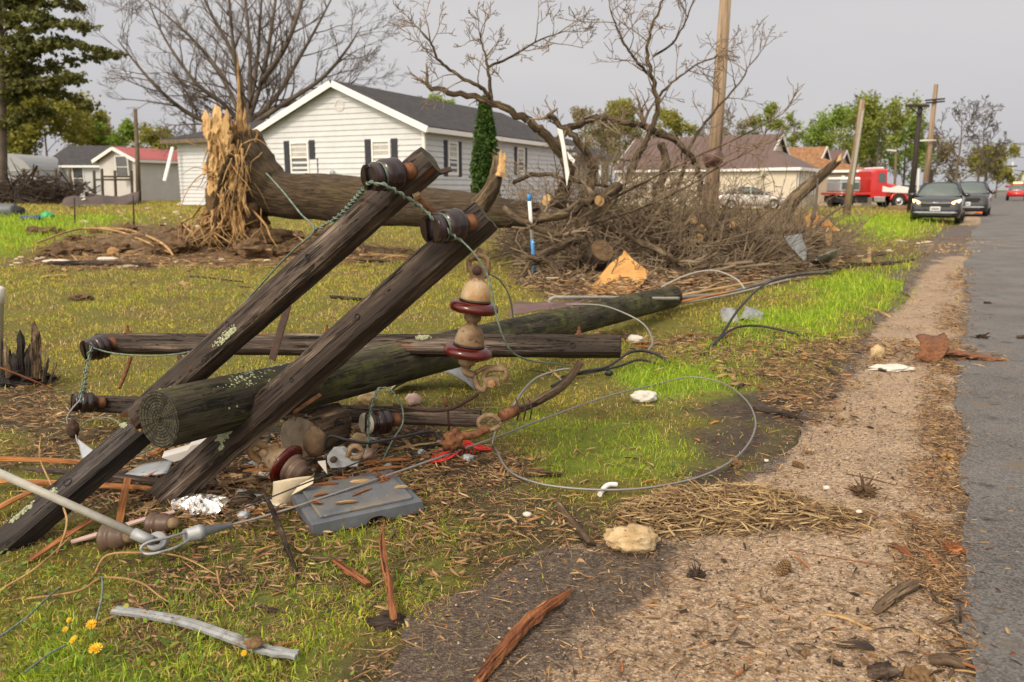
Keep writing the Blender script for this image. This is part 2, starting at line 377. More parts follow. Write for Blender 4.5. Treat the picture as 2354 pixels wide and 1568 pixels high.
m_redroof = M('red_metal_roof', [(.32, .065, .06), (.40, .10, .09)], 1.2, 5, rough=.5, bump=.05)
m_greywall = M('pale_grey_wall', [(.50, .48, .46), (.58, .56, .54)], 1.5, 6, rough=.7, bump=.1)
m_poledark = M('dark_treated_pole', [(.020, .015, .013), (.045, .034, .028)], 1, 6, (2, 12, 1), .8, .5, 1, .02, coord='UV')
m_carpaint = M('charcoal_car_paint', [(.020, .020, .024), (.027, .027, .032)], 3, rough=.22, bump=0, metal=.35, coat=.8)
m_silver = M('pale_silver_car_paint', [(.52, .49, .44), (.60, .57, .52)], 2, rough=.28, bump=0, metal=.3, coat=.8)
m_redpaint = M('red_truck_paint', [(.48, .012, .012), (.56, .022, .02)], 2, rough=.25, bump=0, coat=.8)
m_carglass = M('car_glass', [(.05, .07, .065), (.09, .115, .11)], 1.5, 3, rough=.06, bump=0, spec=.9)
m_tyre = M('tyre', [(.012, .012, .012), (.025, .024, .023)], 20, rough=.85)
m_chrome = M('chrome', [(.62, .62, .62), (.72, .72, .72)], 5, rough=.15, bump=0, metal=1)
m_bumper = M('black_bumper', [(.012, .012, .013), (.022, .022, .023)], 10, rough=.6)
m_plate = M('licence_plate', [(.55, .56, .58), (.62, .63, .65)], 10, rough=.5, bump=0)
m_whitepaint = M('white_paint', [(.70, .69, .66), (.78, .77, .75)], 3, rough=.35, bump=0)
m_conegl = M('orange_cone', [(.72, .12, .03), (.8, .17, .05)], 5, rough=.5, bump=0)
def EM(name, c, s):
    m = bpy.data.materials.new(name); m.use_nodes = True; b = m.node_tree.nodes['Principled BSDF']
    b.inputs['Base Color'].default_value = (*c, 1); b.inputs['Emission Color'].default_value = (*c, 1); b.inputs['Emission Strength'].default_value = s
    return m
m_headlamp = EM('lit_headlamp', (1, .72, .38), 1.6)
m_beacon = EM('amber_beacon', (1, .6, .15), 3)
m_tail = M('tail_lamp', [(.5, .02, .02), (.6, .03, .03)], 5, rough=.2, bump=0)
m_blue = M('blue_paint', [(.03, .20, .55), (.06, .30, .66)], 9, rough=.5, spots=[((.7, .72, .74), 6, .6, .04)])
m_pvc = M('pale_pvc', [(.62, .60, .54), (.70, .68, .62)], 6, rough=.4, bump=.1)
m_fence = M('old_fence_wood', [(.10, .075, .052), (.19, .145, .10)], 6, 6, rough=.85)
m_tarp = M('dark_brown_tarp', [(.055, .035, .03), (.12, .08, .066)], 5, 6, rough=.6, bump=.4, bdist=.03)
m_leaf = {}
def LEAF(name, a, b, tr=.35):
    m = M(name, [a, b], 1.2, 5, rough=.6, bump=0, spec=.3)
    n, l = m.node_tree.nodes, m.node_tree.links; p = n['Principled BSDF']
    t = n.new('ShaderNodeBsdfTranslucent'); x = n.new('ShaderNodeMixShader'); x.inputs[0].default_value = tr
    l.new(p.inputs['Base Color'].links[0].from_socket, t.inputs[0]); l.new(p.outputs[0], x.inputs[1]); l.new(t.outputs[0], x.inputs[2])
    l.new(x.outputs[0], n['Material Output'].inputs[0]); return m
m_lf_olive = LEAF('olive_leaves', (.19, .19, .03), (.33, .31, .065))
m_lf_green = LEAF('spring_green_leaves', (.17, .22, .03), (.30, .33, .07))
m_lf_bright = LEAF('bright_green_leaves', (.17, .27, .03), (.30, .40, .08))
m_lf_tan = LEAF('budding_tan_leaves', (.20, .17, .085), (.30, .25, .13))
m_lf_con = LEAF('conifer_needles', (.050, .068, .016), (.17, .165, .036), .2)
m_lf_arb = LEAF('arborvitae_foliage', (.022, .055, .008), (.07, .13, .02), .2)

# weathered timber: fibres, long checks that follow the grain, paler weathered streaks
def WOOD(name, dark, mid, light, crack=.022, fib=150, tint=None, moss=None, rough=.68, bd=.010, lscale=(1.1, 7, 1)):
    m = bpy.data.materials.new(name); m.use_nodes = True; n, l = m.node_tree.nodes, m.node_tree.links; b = n['Principled BSDF']
    t = n.new('ShaderNodeTexCoord')
    def nz(st, det=9, rg=.65, dist=0):
        mp = n.new('ShaderNodeMapping'); mp.inputs['Scale'].default_value = st; l.new(t.outputs['UV'], mp.inputs[0])
        z = n.new('ShaderNodeTexNoise'); z.inputs['Scale'].default_value = 1; z.inputs['Detail'].default_value = det; z.inputs['Roughness'].default_value = rg; z.inputs['Distortion'].default_value = dist
        l.new(mp.outputs[0], z.inputs['Vector']); return z.outputs[0]
    def mr(v, a, b_, c=0, d=1, sm=True):
        x = n.new('ShaderNodeMapRange'); x.interpolation_type = 'SMOOTHSTEP' if sm else 'LINEAR'
        for i, q in enumerate((a, b_, c, d)): x.inputs[1 + i].default_value = q
        l.new(v, x.inputs[0]); return x.outputs[0]
    def ma(op, a, b_=None, c=None):
        x = n.new('ShaderNodeMath'); x.operation = op
        for i, q in enumerate((a, b_, c)):
            if q is None: continue
            if isinstance(q, (int, float)): x.inputs[i].default_value = q
            else: l.new(q, x.inputs[i])
        return x.outputs[0]
    def mix(f, a, c):
        x = n.new('ShaderNodeMixRGB'); l.new(f, x.inputs[0])
        for i, q in ((1, a), (2, c)):
            if isinstance(q, tuple): x.inputs[i].default_value = (*q, 1)
            else: l.new(q, x.inputs[i])
        return x.outputs[0]
    fibre = nz((3.5, fib, 1), 6, .7); streak = nz(lscale, 8, .68, .3); blotch = nz((4.5, 9, 1), 8, .7)
    c = mix(mr(streak, .36, .66), dark, mid); c = mix(ma('MULTIPLY', mr(streak, .50, .74), mr(fibre, .35, .6)), c, light)
    c = mix(ma('MULTIPLY', mr(fibre, .56, .36), .65), c, tuple(q * .35 for q in dark))
    if tint: c = mix(ma('MULTIPLY', mr(nz((1.6, 12, 1), 7), .60, .70), .8), c, tint)
    cr_ = ma('MINIMUM', ma('ABSOLUTE', ma('SUBTRACT', nz((.75, 17, 1), 5, .55, .25), .5)), ma('MULTIPLY', ma('ABSOLUTE', ma('SUBTRACT', nz((1.3, 40, 1), 4, .5, .2), .48)), 1.6))
    cm = mr(cr_, 0, crack); cm2 = ma('MAXIMUM', cm, mr(blotch, .46, .52))
    c = mix(cm2, tuple(q * .12 for q in dark), c)
    if moss:
        mz = nz((7, 10, 1), 9, .72); c = mix(ma('MULTIPLY', mr(nz((1.6, 3, 1), 8, .7), .42, .62), mr(mz, .40, .60)), c, moss)
        c = mix(mr(nz((26, 30, 1), 7, .7), .655, .70), c, (.24, .25, .15))
    l.new(c, b.inputs['Base Color']); b.inputs['Roughness'].default_value = rough; b.inputs['Specular IOR Level'].default_value = .3
    h = ma('ADD', ma('MULTIPLY', fibre, .35), ma('ADD', cm2, ma('MULTIPLY', streak, .4)))
    bp = n.new('ShaderNodeBump'); bp.inputs['Strength'].default_value = 1; bp.inputs['Distance'].default_value = bd; l.new(h, bp.inputs['Height']); l.new(bp.outputs[0], b.inputs['Normal'])
    return m
m_arm = WOOD('weathered_timber', (.022, .014, .010), (.082, .056, .040), (.30, .235, .18), .022, 150, (.16, .06, .022))
m_armdark = WOOD('blackened_timber', (.012, .009, .008), (.036, .027, .023), (.12, .10, .088), .022, 150)
m_pole = WOOD('mossy_pole_wood', (.022, .018, .011), (.075, .063, .038), (.22, .185, .12), .020, 120, None, (.085, .092, .022), .8, .010, (.9, 5, 1))
m_twigdark = M('bare_tree_bark', [(.085, .066, .052), (.16, .128, .10)], 2, 5, rough=.9, bump=.4, bscale=20)
m_logface = M('weathered_log_face', [(.16, .12, .085), (.32, .25, .185), (.44, .36, .28)], 14, 9, rough=.85, bump=.9, bscale=30, bdist=.006, spots=[((.05, .03, .02), 11, .58, .06)])
m_root = M('pale_root', [(.15, .08, .03), (.36, .215, .085), (.54, .36, .165)], 5, 8, rough=.85, bump=.8, bscale=26, bdist=.02)
m_splitwood = M('torn_fresh_wood', [(.26, .14, .05), (.50, .32, .135), (.66, .47, .24)], 1, 8, (1.2, 16, 1), .8, .9, 1, .02, coord='UV')
m_cap = M('rusted_galvanised_cap', [(.17, .075, .022), (.32, .185, .075), (.41, .30, .18), (.50, .43, .35)], 9, 9, rough=.62, bump=.8, bscale=45, bdist=.004, spots=[((.09, .03, .01), 55, .64, .05), ((.24, .09, .022), 12, .57, .08)])
m_tan = M('dirty_tan_metal', [(.085, .048, .022), (.19, .12, .062), (.30, .225, .145)], 16, 9, rough=.65, bump=.8, bscale=55, bdist=.004, spots=[((.05, .022, .009), 45, .60, .05)])
m_redglaze = M('red_glaze', [(.040, .003, .002), (.09, .007, .004)], 14, 6, rough=.14, bump=.10, bscale=30, bdist=.002, spec=.45, coat=.15, rough2=.32, spots=[((.16, .12, .09), 40, .70, .05)])
m_redwood = WOOD('reddish_splintered_wood', (.15, .048, .018), (.33, .125, .042), (.50, .26, .12), .012, 110, (.44, .30, .16), None, .75, .008, (3, 22, 1))
m_stick = WOOD('barked_stick', (.075, .048, .028), (.17, .112, .066), (.34, .25, .155), .015, 70, (.40, .27, .13), None, .85, .008, (4, 18, 1))
m_darkstick = WOOD('dark_wet_stick', (.028, .018, .012), (.075, .050, .034), (.18, .135, .10), .015, 80, (.14, .07, .03), None, .75, .008, (4, 18, 1))
m_orange = WOOD('fresh_orange_wood', (.26, .095, .025), (.44, .19, .055), (.60, .34, .13), .008, 120, (.14, .05, .018), None, .75, .006, (1.5, 26, 1))
m_palewood = WOOD('pale_split_wood', (.33, .205, .09), (.48, .325, .16), (.62, .46, .27), .008, 110, (.28, .165, .07), None, .8, .006, (2, 30, 1))
m_limb = WOOD('furrowed_limb_bark', (.085, .058, .034), (.185, .135, .082), (.34, .265, .17), .022, 30, (.34, .22, .11), None, .88, .03, (1.5, 5, 1))
m_twig = M('twig_bark', [(.115, .080, .050), (.27, .205, .135)], 3, 5, rough=.85, bump=0)
m_twigfar = M('far_bare_bark', [(.060, .047, .038), (.115, .092, .075)], 2, 5, rough=.9, bump=0)
m_shingle = M('dark_shingle', [(.026, .025, .028), (.050, .047, .050)], 5, 8, (1, 1, 1), .9, .6, 9, .03, voro=(5, (.02, .02, .022), (.075, .07, .073), .45))
m_lid = M('grey_plastic', [(.070, .080, .095), (.13, .142, .16)], 10, 8, rough=.48, bump=.35, bscale=260, bdist=.0015, spots=[((.17, .13, .09), 13, .62, .12), ((.24, .25, .26), 40, .70, .05)])
m_lidtop = M('dusty_lid_top', [(.075, .084, .098), (.15, .16, .175)], 12, 9, rough=.6, bump=.3, bscale=300, bdist=.001, spots=[((.19, .155, .11), 9, .47, .22), ((.30, .22, .13), 55, .62, .05), ((.06, .065, .07), 20, .62, .1)])
m_road = M('wet_asphalt', [(.062, .058, .056), (.105, .100, .096), (.155, .145, .138)], 1.3, 10, (1, 1, 1), .75, 1.0, 150, .008, rough2=.50,
           voro=(130, (.03, .03, .03), (.30, .275, .25), .42), spots=[((.15, .115, .08), 2.6, .57, .10), ((.38, .34, .30), 170, .69, .03), ((.035, .034, .034), 5, .59, .10)], spec=.3)
m_galv = M('galvanised_steel', [(.24, .25, .26), (.40, .41, .42)], 25, 7, rough=.5, bump=.4, bscale=60, bdist=.002, metal=.45, rough2=.65, spots=[((.14, .10, .07), 9, .58, .12)])
m_metalroof = M('maroon_metal_roof', [(.098, .062, .054), (.138, .088, .076)], .8, 5, rough=.5, bump=.05)
m_siding = M('white_vinyl', [(.515, .53, .545), (.59, .605, .62)], 2.5, 6, rough=.55, bump=.05, spots=[((.42, .41, .38), .9, .62, .25)])
m_cream = M('cream_wall', [(.56, .49, .375), (.64, .57, .45)], 1.5, 6, rough=.75, bump=.1)
m_polelight = M('pale_split_pole', [(.11, .076, .048), (.25, .178, .115), (.38, .285, .19)], 1, 8, (.6, 8, 1), .85, .8, 1, .03, coord='UV', spots=[((.075, .052, .036), 1, .55, .1, (.4, 6, 1))])
m_bark = M('furrowed_bark', [(.020, .013, .008), (.070, .047, .025), (.15, .105, .056)], 1.0, 9, (3.2, 11, 1), .9, 1.0, 1.0, .08, coord='UV', spots=[((.10, .085, .028), 1, .56, .14, (.5, 1.6, 1)), ((.012, .008, .005), 1, .56, .05, (2.2, 13, 1))])

# ------------------------------------------------------------------ the ground
EDGE_A = [(2240, 1640), (2231, 1568), (2206, 1400), (2201, 1280), (2206, 1100), (2204, 980), (2205, 868), (2214, 740), (2229, 587), (2236, 530), (2243, 490), (2262, 460), (2280, 445)]
EDGE_G = [(780, 1640), (850, 1568), (925, 1490), (1010, 1400), (1090, 1330), (1180, 1275), (1300, 1250), (1500, 1240), (1560, 1190), (1660, 1130), (1740, 1085), (1790, 1020), (1850, 950), (1900, 900), (1935, 860), (1965, 800), (1980, 760), (2040, 710), (2075, 660), (2110, 610), (2130, 570), (2150, 545), (2172, 520), (2190, 503), (2222, 480), (2250, 460), (2276, 445)]
RD = Vector((.535, .845, 0)).normalized()
def edge_world(px):
    P = [G(*p) for p in px]; P = [Vector((p.x, p.y, 0)) for p in P]
    return P
EA, EG = edge_world(EDGE_A), edge_world(EDGE_G)
EA = [EA[0] - RD * 12] + EA + [EA[-1] + RD * 420]
EG = [EG[0] - RD * 12] + EG + [EG[-1] + RD * 360 ]
def xat(E, Y):
    return np.interp(Y, [p.y for p in E], [p.x for p in E])
VERGE = np.array([(p.x, p.y) for p in EG] + [(p.x, p.y) for p in EA[::-1]])
def PZ(pts): return polyG(pts)
MUD = [PZ(z) for z in [
    [(1560, 935), (1700, 905), (1800, 930), (1865, 950), (1800, 1020), (1745, 1090), (1650, 1125), (1550, 1140), (1640, 1060), (1600, 985)],
    [(330, 1010), (640, 960), (1000, 960), (1140, 1010), (1180, 1100), (1080, 1130), (940, 1100), (700, 1090), (520, 1150), (330, 1140), (150, 1180), (120, 1080)],
    [(0, 905), (130, 930), (220, 1000), (200, 1080), (0, 1085)],
    [(830, 1400), (960, 1420), (1000, 1480), (860, 1600), (720, 1600), (760, 1500)],
    [(1080, 1150), (1300, 1150), (1520, 1180), (1500, 1235), (1300, 1250), (1180, 1270), (1100, 1210)],
    [(560, 1200), (840, 1300), (1060, 1280), (900, 1420), (640, 1420), (400, 1330)]]]
MUDW = [1.0, .9, .8, .8, .75, .42]
SOIL = [PZ(z) for z in [
    [(40, 600), (100, 575), (170, 540), (290, 512), (420, 522), (560, 530), (700, 540), (960, 572), (960, 598), (720, 602), (570, 612), (300, 618), (120, 612), (30, 612)],
    [(1130, 560), (1250, 600), (1200, 660), (1340, 690), (1530, 690), (1700, 660), (1900, 620), (1990, 580), (1960, 520), (1850, 480), (1250, 480), (1120, 500)],
    [(1930, 585), (2060, 560), (2150, 520), (2360, 515), (2360, 570), (2130, 600), (2060, 640), (1960, 620)],
    [(1400, 790), (1560, 770), (1700, 770), (1960, 790), (1930, 870), (1860, 930), (1700, 880), (1560, 840)]]]
SOILW = [1.0, 1.0, .8, .55]
FRESH = [PZ(z) for z in [
    [(1480, 830), (1700, 735), (1950, 640), (2095, 585), (2060, 680), (1960, 765), (1820, 830), (1720, 900), (1560, 945), (1440, 960)],
    [(1180, 955), (1500, 950), (1600, 1060), (1480, 1130), (1250, 1110)],
    [(-80, 500), (280, 500), (170, 540), (0, 592), (-80, 600)],
    [(1880, 500), (2150, 500), (2130, 545), (1960, 560)], [(-40, 1330), (260, 1380), (380, 1600), (-40, 1640)], [(380, 1240), (1000, 1140), (1140, 1270), (1000, 1370), (860, 1500), (760, 1640), (330, 1640)]]]
def zone(x, y, polys, wts, soft):
    r = np.zeros(np.shape(x))
    for p, w in zip(polys, wts):
        s = soft * np.maximum(.4, np.hypot(x, y) * .12)
        r = np.maximum(r, w * sst(.5 + (sdist(x, y, p) + (fbm(x * 2.2, y * 2.2, 3, 5) - .5) * s * 2.6) / s))
    return r
def zones(x, y):
    vd = sdist(x, y, VERGE); q = np.hypot(x, y)
    em = (.75 - .45 * sst((q - 5) / 6)) * sst(1.15 + (vd + (fbm(x * 3.3, y * 3.3, 29, 5) - .5) * (.5 + .04 * q)) / (.10 + .03 * q))
    return np.maximum(zone(x, y, MUD, MUDW, .75), em), zone(x, y, SOIL, SOILW, .5), zone(x, y, FRESH, [1, .55, 1, 1, .9, .45], .6)
na, nr = 430, 300
az = np.concatenate([np.linspace(-math.pi, -.80, 26)[:-1], np.linspace(-.80, .80, na), np.linspace(.80, math.pi, 26)[1:]])
rr = np.concatenate([[.0, .5], np.geomspace(1.0, 60, nr), np.geomspace(64, 900, 30)])
AZ, RR = np.meshgrid(az, rr, indexing='ij')
TX, TY = np.sin(AZ) * RR, np.cos(AZ) * RR
TZ = height(TX, TY)
mud, soil, fresh = zones(TX, TY)
vin = sdist(TX, TY, VERGE)
near = sst((14 - RR) / 8)
TZ = TZ + near * (.028 * (fbm(TX * 6, TY * 6, 21) - .5) + .05 * soil * (fbm(TX * 3, TY * 3, 8) - .4)) * sst(-vin * 6 + .5) + .10 * soil * (fbm(TX * 2, TY * 2, 31) - .45) * (1 - near) * sst(-vin * 3)
TZ = np.where(vin > -.05, np.minimum(TZ, 0) - .02 * sst(vin * 8), TZ)
rx = TX - xat(EA, TY)
TZ = np.where(rx > 0, np.minimum(TZ, -.03), TZ)
V = np.stack([TX, TY, TZ], -1).reshape(-1, 3)
ni, nj = TX.shape
idx = np.arange(ni * nj).reshape(ni, nj)
FQ = np.stack([idx[:-1, :-1], idx[:-1, 1:], idx[1:, 1:], idx[1:, :-1]], -1).reshape(-1, 4)
def ground_mat():
    m = bpy.data.materials.new('lawn_soil'); m.use_nodes = True; n, l = m.node_tree.nodes, m.node_tree.links; b = n['Principled BSDF']
    t = n.new('ShaderNodeTexCoord')
    def noise(sc, det=8, rg=.6, st=None):
        z = n.new('ShaderNodeTexNoise'); z.inputs['Scale'].default_value = sc; z.inputs['Detail'].default_value = det; z.inputs['Roughness'].default_value = rg
        if st:
            mp = n.new('ShaderNodeMapping'); mp.inputs['Scale'].default_value = st; l.new(t.outputs['Object'], mp.inputs[0]); l.new(mp.outputs[0], z.inputs['Vector'])
        else: l.new(t.outputs['Object'], z.inputs['Vector'])
        return z.outputs[0]
    def ramp(v, cols):
        r = n.new('ShaderNodeValToRGB'); e = r.color_ramp.elements
        for i, (p, c) in enumerate(cols):
            el = e[i] if i < 2 else e.new(p)
            el.position = p; el.color = (*c, 1)
        l.new(v, r.inputs[0]); return r.outputs[0]
    def mix(f, a, c):
        x = n.new('ShaderNodeMixRGB')
        l.new(f, x.inputs[0]) if not isinstance(f, float) else setattr(x.inputs[0], 'default_value', f)
        l.new(a, x.inputs[1]); l.new(c, x.inputs[2]); return x.outputs[0]
    a = n.new('ShaderNodeAttribute'); a.attribute_name = 'col'; sp = n.new('ShaderNodeSeparateColor'); l.new(a.outputs[0], sp.inputs[0])
    lawn = ramp(noise(1.1, 10, .7), [(.30, (.085, .062, .016)), (.44, (.17, .15, .022)), (.58, (.18, .18, .022)), (.72, (.26, .205, .05))])  # lawn tones below are darkened to paint shade into gaps between blades
    lfine = ramp(noise(26, 8, .7), [(.35, (.030, .023, .008)), (.53, (.10, .092, .016)), (.72, (.22, .175, .055))])
    fr = ramp(noise(7, 9, .7), [(.35, (.10, .155, .012)), (.6, (.21, .30, .020)), (.75, (.32, .37, .04))])
    so = ramp(noise(3.4, 10, .7), [(.30, (.045, .024, .012)), (.48, (.11, .066, .034)), (.62, (.19, .125, .066)), (.78, (.33, .235, .13))])
    mu = ramp(noise(14, 10, .72), [(.30, (.026, .016, .010)), (.5, (.062, .041, .027)), (.68, (.11, .075, .048)), (.8, (.19, .135, .085))])
    c = mix(.5, lawn, lfine); c = mix(sp.outputs[2], c, fr); c = mix(sp.outputs[1], c, so); c = mix(sp.outputs[0], c, mu)
    l.new(c, b.inputs['Base Color'])
    mr = n.new('ShaderNodeMapRange'); mr.inputs[3].default_value = .9; mr.inputs[4].default_value = .55; l.new(sp.outputs[0], mr.inputs[0]); l.new(mr.outputs[0], b.inputs['Roughness'])
    b.inputs['Specular IOR Level'].default_value = .3
    bp = n.new('ShaderNodeBump'); bp.inputs['Strength'].default_value = .9; bp.inputs['Distance'].default_value = .03
    l.new(noise(32, 10, .7), bp.inputs['Height']); l.new(bp.outputs[0], b.inputs['Normal'])
    return m
m_ground = ground_mat()
np_mesh('ground', V, [FQ], m_ground, np.stack([mud, soil, fresh], -1).reshape(-1, 3), True, kind='structure')

# gravel shoulder: tan sand and chippings, dark and wet where mud has washed over it
def strip(name, left, right, mat, z, colf, ncol, yr, lj=0, rj=0, crown=0, thick=.0):
    rows = len(yr); L_ = np.array([left(y) for y in yr]); R_ = np.array([right(y) for y in yr])
    tt = np.linspace(0, 1, ncol); X = np.zeros((rows, ncol)); Y = np.zeros((rows, ncol))
    for i, y in enumerate(yr): X[i] = L_[i] + (R_[i] - L_[i]) * tt; Y[i] = y
    dsc = np.clip(np.array(yr), 1.5, 40)[:, None] * .06 + .05
    if lj: X += (fbm(Y * 7.0 / (dsc * 3 + .6), Y * 0 + 3, 41, 6) - .5) * lj * dsc * 8 * (1 - tt)[None, :] ** 4 * 1.2
    if rj: X += (fbm(Y * 5, Y * 0 + 9, 43, 5) - .5) * rj * (tt[None, :] ** 8)
    Z = z + np.zeros_like(X) + .012 * (fbm(X * 3, Y * 3, 51) - .5) * np.sin(np.pi * tt)[None, :] + crown * np.sin(np.pi * tt)[None, :]
    V = np.stack([X, Y, Z], -1).reshape(-1, 3)
    ix = np.arange(rows * ncol).reshape(rows, ncol)
    Fq = np.stack([ix[:-1, :-1], ix[:-1, 1:], ix[1:, 1:], ix[1:, :-1]], -1).reshape(-1, 4)
    return np_mesh(name, V, [Fq], mat, colf(X, Y).reshape(-1, 3), True, kind='structure')
YR = np.concatenate([np.linspace(-9, 1.4, 12), np.geomspace(1.5, 60, 260), np.geomspace(64, 330, 24)])
def shoulder_mat():
    m = bpy.data.materials.new('gravel'); m.use_nodes = True; n, l = m.node_tree.nodes, m.node_tree.links; b = n['Principled BSDF']
    t = n.new('ShaderNodeTexCoord')
    def noise(sc, det=8, rg=.6):
        z = n.new('ShaderNodeTexNoise'); z.inputs['Scale'].default_value = sc; z.inputs['Detail'].default_value = det; z.inputs['Roughness'].default_value = rg
        l.new(t.outputs['Object'], z.inputs['Vector']); return z.outputs[0]
    def ramp(v, cols):
        r = n.new('ShaderNodeValToRGB'); e = r.color_ramp.elements
        for i, (p, c) in enumerate(cols):
            el = e[i] if i < 2 else e.new(p)
            el.position = p; el.color = (*c, 1)
        l.new(v, r.inputs[0]); return r.outputs[0]
    def mix(f, a, c, bt='MIX'):
        x = n.new('ShaderNodeMixRGB'); x.blend_type = bt
        l.new(f, x.inputs[0]) if not isinstance(f, float) else setattr(x.inputs[0], 'default_value', f)
        l.new(a, x.inputs[1]); l.new(c, x.inputs[2]); return x.outputs[0]
    a = n.new('ShaderNodeAttribute'); a.attribute_name = 'col'; sp = n.new('ShaderNodeSeparateColor'); l.new(a.outputs[0], sp.inputs[0])
    vo = n.new('ShaderNodeTexVoronoi'); vo.inputs['Scale'].default_value = 105; l.new(t.outputs['Object'], vo.inputs['Vector'])
    vs = n.new('ShaderNodeSeparateColor'); l.new(vo.outputs['Color'], vs.inputs[0])
    grain = ramp(vs.outputs[0], [(0, (.055, .038, .028)), (.3, (.17, .118, .080)), (.65, (.36, .26, .17)), (1, (.62, .50, .37))])
    sand = ramp(noise(2.2, 9, .66), [(.30, (.22, .150, .095)), (.52, (.38, .265, .165)), (.72, (.48, .345, .22))])
    fine = ramp(noise(60, 6, .7), [(.3, (.55, .55, .55)), (.5, (.95, .95, .95)), (.7, (1.25, 1.22, 1.18))])
    c = mix(.48, sand, grain); c = mix(1.0, c, fine, 'MULTIPLY')
    wet = ramp(noise(30, 10, .72), [(.32, (.020, .0145, .011)), (.5, (.047, .034, .026)), (.66, (.088, .064, .048)), (.76, (.22, .17, .13))])
    dk = mix(.16, wet, grain)
    f1 = n.new('ShaderNodeMath'); f1.operation = 'ADD'
    f2 = n.new('ShaderNodeMapRange'); f2.inputs[1].default_value = .3; f2.inputs[2].default_value = .7; f2.inputs[3].default_value = -.3; f2.inputs[4].default_value = .3
    l.new(noise(5.5, 9, .65), f2.inputs[0]); l.new(sp.outputs[0], f1.inputs[0]); l.new(f2.outputs[0], f1.inputs[1])
    f3 = n.new('ShaderNodeMapRange'); f3.interpolation_type = 'SMOOTHSTEP'; f3.inputs[1].default_value = .25; f3.inputs[2].default_value = .75; l.new(f1.outputs[0], f3.inputs[0])
    c = mix(f3.outputs[0], c, dk)
    l.new(c, b.inputs['Base Color'])
    mr = n.new('ShaderNodeMapRange'); mr.inputs[3].default_value = .8; mr.inputs[4].default_value = .5; l.new(f3.outputs[0], mr.inputs[0]); l.new(mr.outputs[0], b.inputs['Roughness'])
    b.inputs['Specular IOR Level'].default_value = .35
    ad = n.new('ShaderNodeMath'); ad.operation = 'ADD'; l.new(vo.outputs['Distance'], ad.inputs[0]); l.new(noise(45, 8, .7), ad.inputs[1])
    bp = n.new('ShaderNodeBump'); bp.inputs['Strength'].default_value = .8; bp.inputs['Distance'].default_value = .008
    l.new(ad.outputs[0], bp.inputs['Height']); l.new(bp.outputs[0], b.inputs['Normal'])
    return m
WET = PZ([(800, 1700), (850, 1500), (1060, 1340), (1200, 1262), (1500, 1240), (1600, 1262), (1560, 1330), (1440, 1420), (1330, 1500), (1250, 1568), (1180, 1700)])
def shc(X, Y):
    d = X - xat(EG, Y); w = np.maximum(sst(.5 + (sdist(X, Y, WET)) / .42), .85 * sst(1 - d / (.10 + .025 * Y)))
    de = xat(EA, Y) - X
    w = np.maximum(w, .55 * sst(1 - de / (.05 + .010 * np.clip(Y, 0, 30))) * (Y < 30))
    w = np.maximum(w, .8 * zone(X, Y, [SOIL[2], SOIL[3]], [1, .7], .3))
    return np.stack([w, w * 0, w * 0], -1)
strip('gravel_shoulder', lambda y: xat(EG, y), lambda y: xat(EA, y) + .40, shoulder_mat(), .006, shc, 90, YR, lj=.15)
strip('road', lambda y: xat(EA, y), lambda y: xat(EA, y) + 6.4 / .845, m_road, .016, lambda X, Y: np.zeros(X.shape + (3,)), 60, YR, lj=.06, crown=.03)
strip('far_verge', lambda y: xat(EA, y) + 6.3 / .845, lambda y: xat(EA, y) + 9.0 / .845, m_clod, .008, lambda X, Y: np.zeros(X.shape + (3,)), 12, YR)
# driveway beyond the truck
mb = MB(); P = [G(1860, 474), G(2140, 471), G(2100, 462), G(1880, 464)]
mb.add([p + Vector((0, 0, .012)) for p in P], [(0, 1, 2, 3)]); tag(mb.build('driveway', m_taupe), kind='structure')

# ------------------------------------------------------------------ grass, litter, stones (nobody could count them)
def vdist(x, y):
    return np.where(x > xat(EA, y) - .02, 9.0, sdist(x, y, VERGE))
def sample(N, r0, r1, a0=-.76, a1=.70):
    u = nrng.random(N); a = nrng.uniform(a0, a1, N); r = r0 * (r1 / r0) ** u
    return np.sin(a) * r, np.cos(a) * r, r

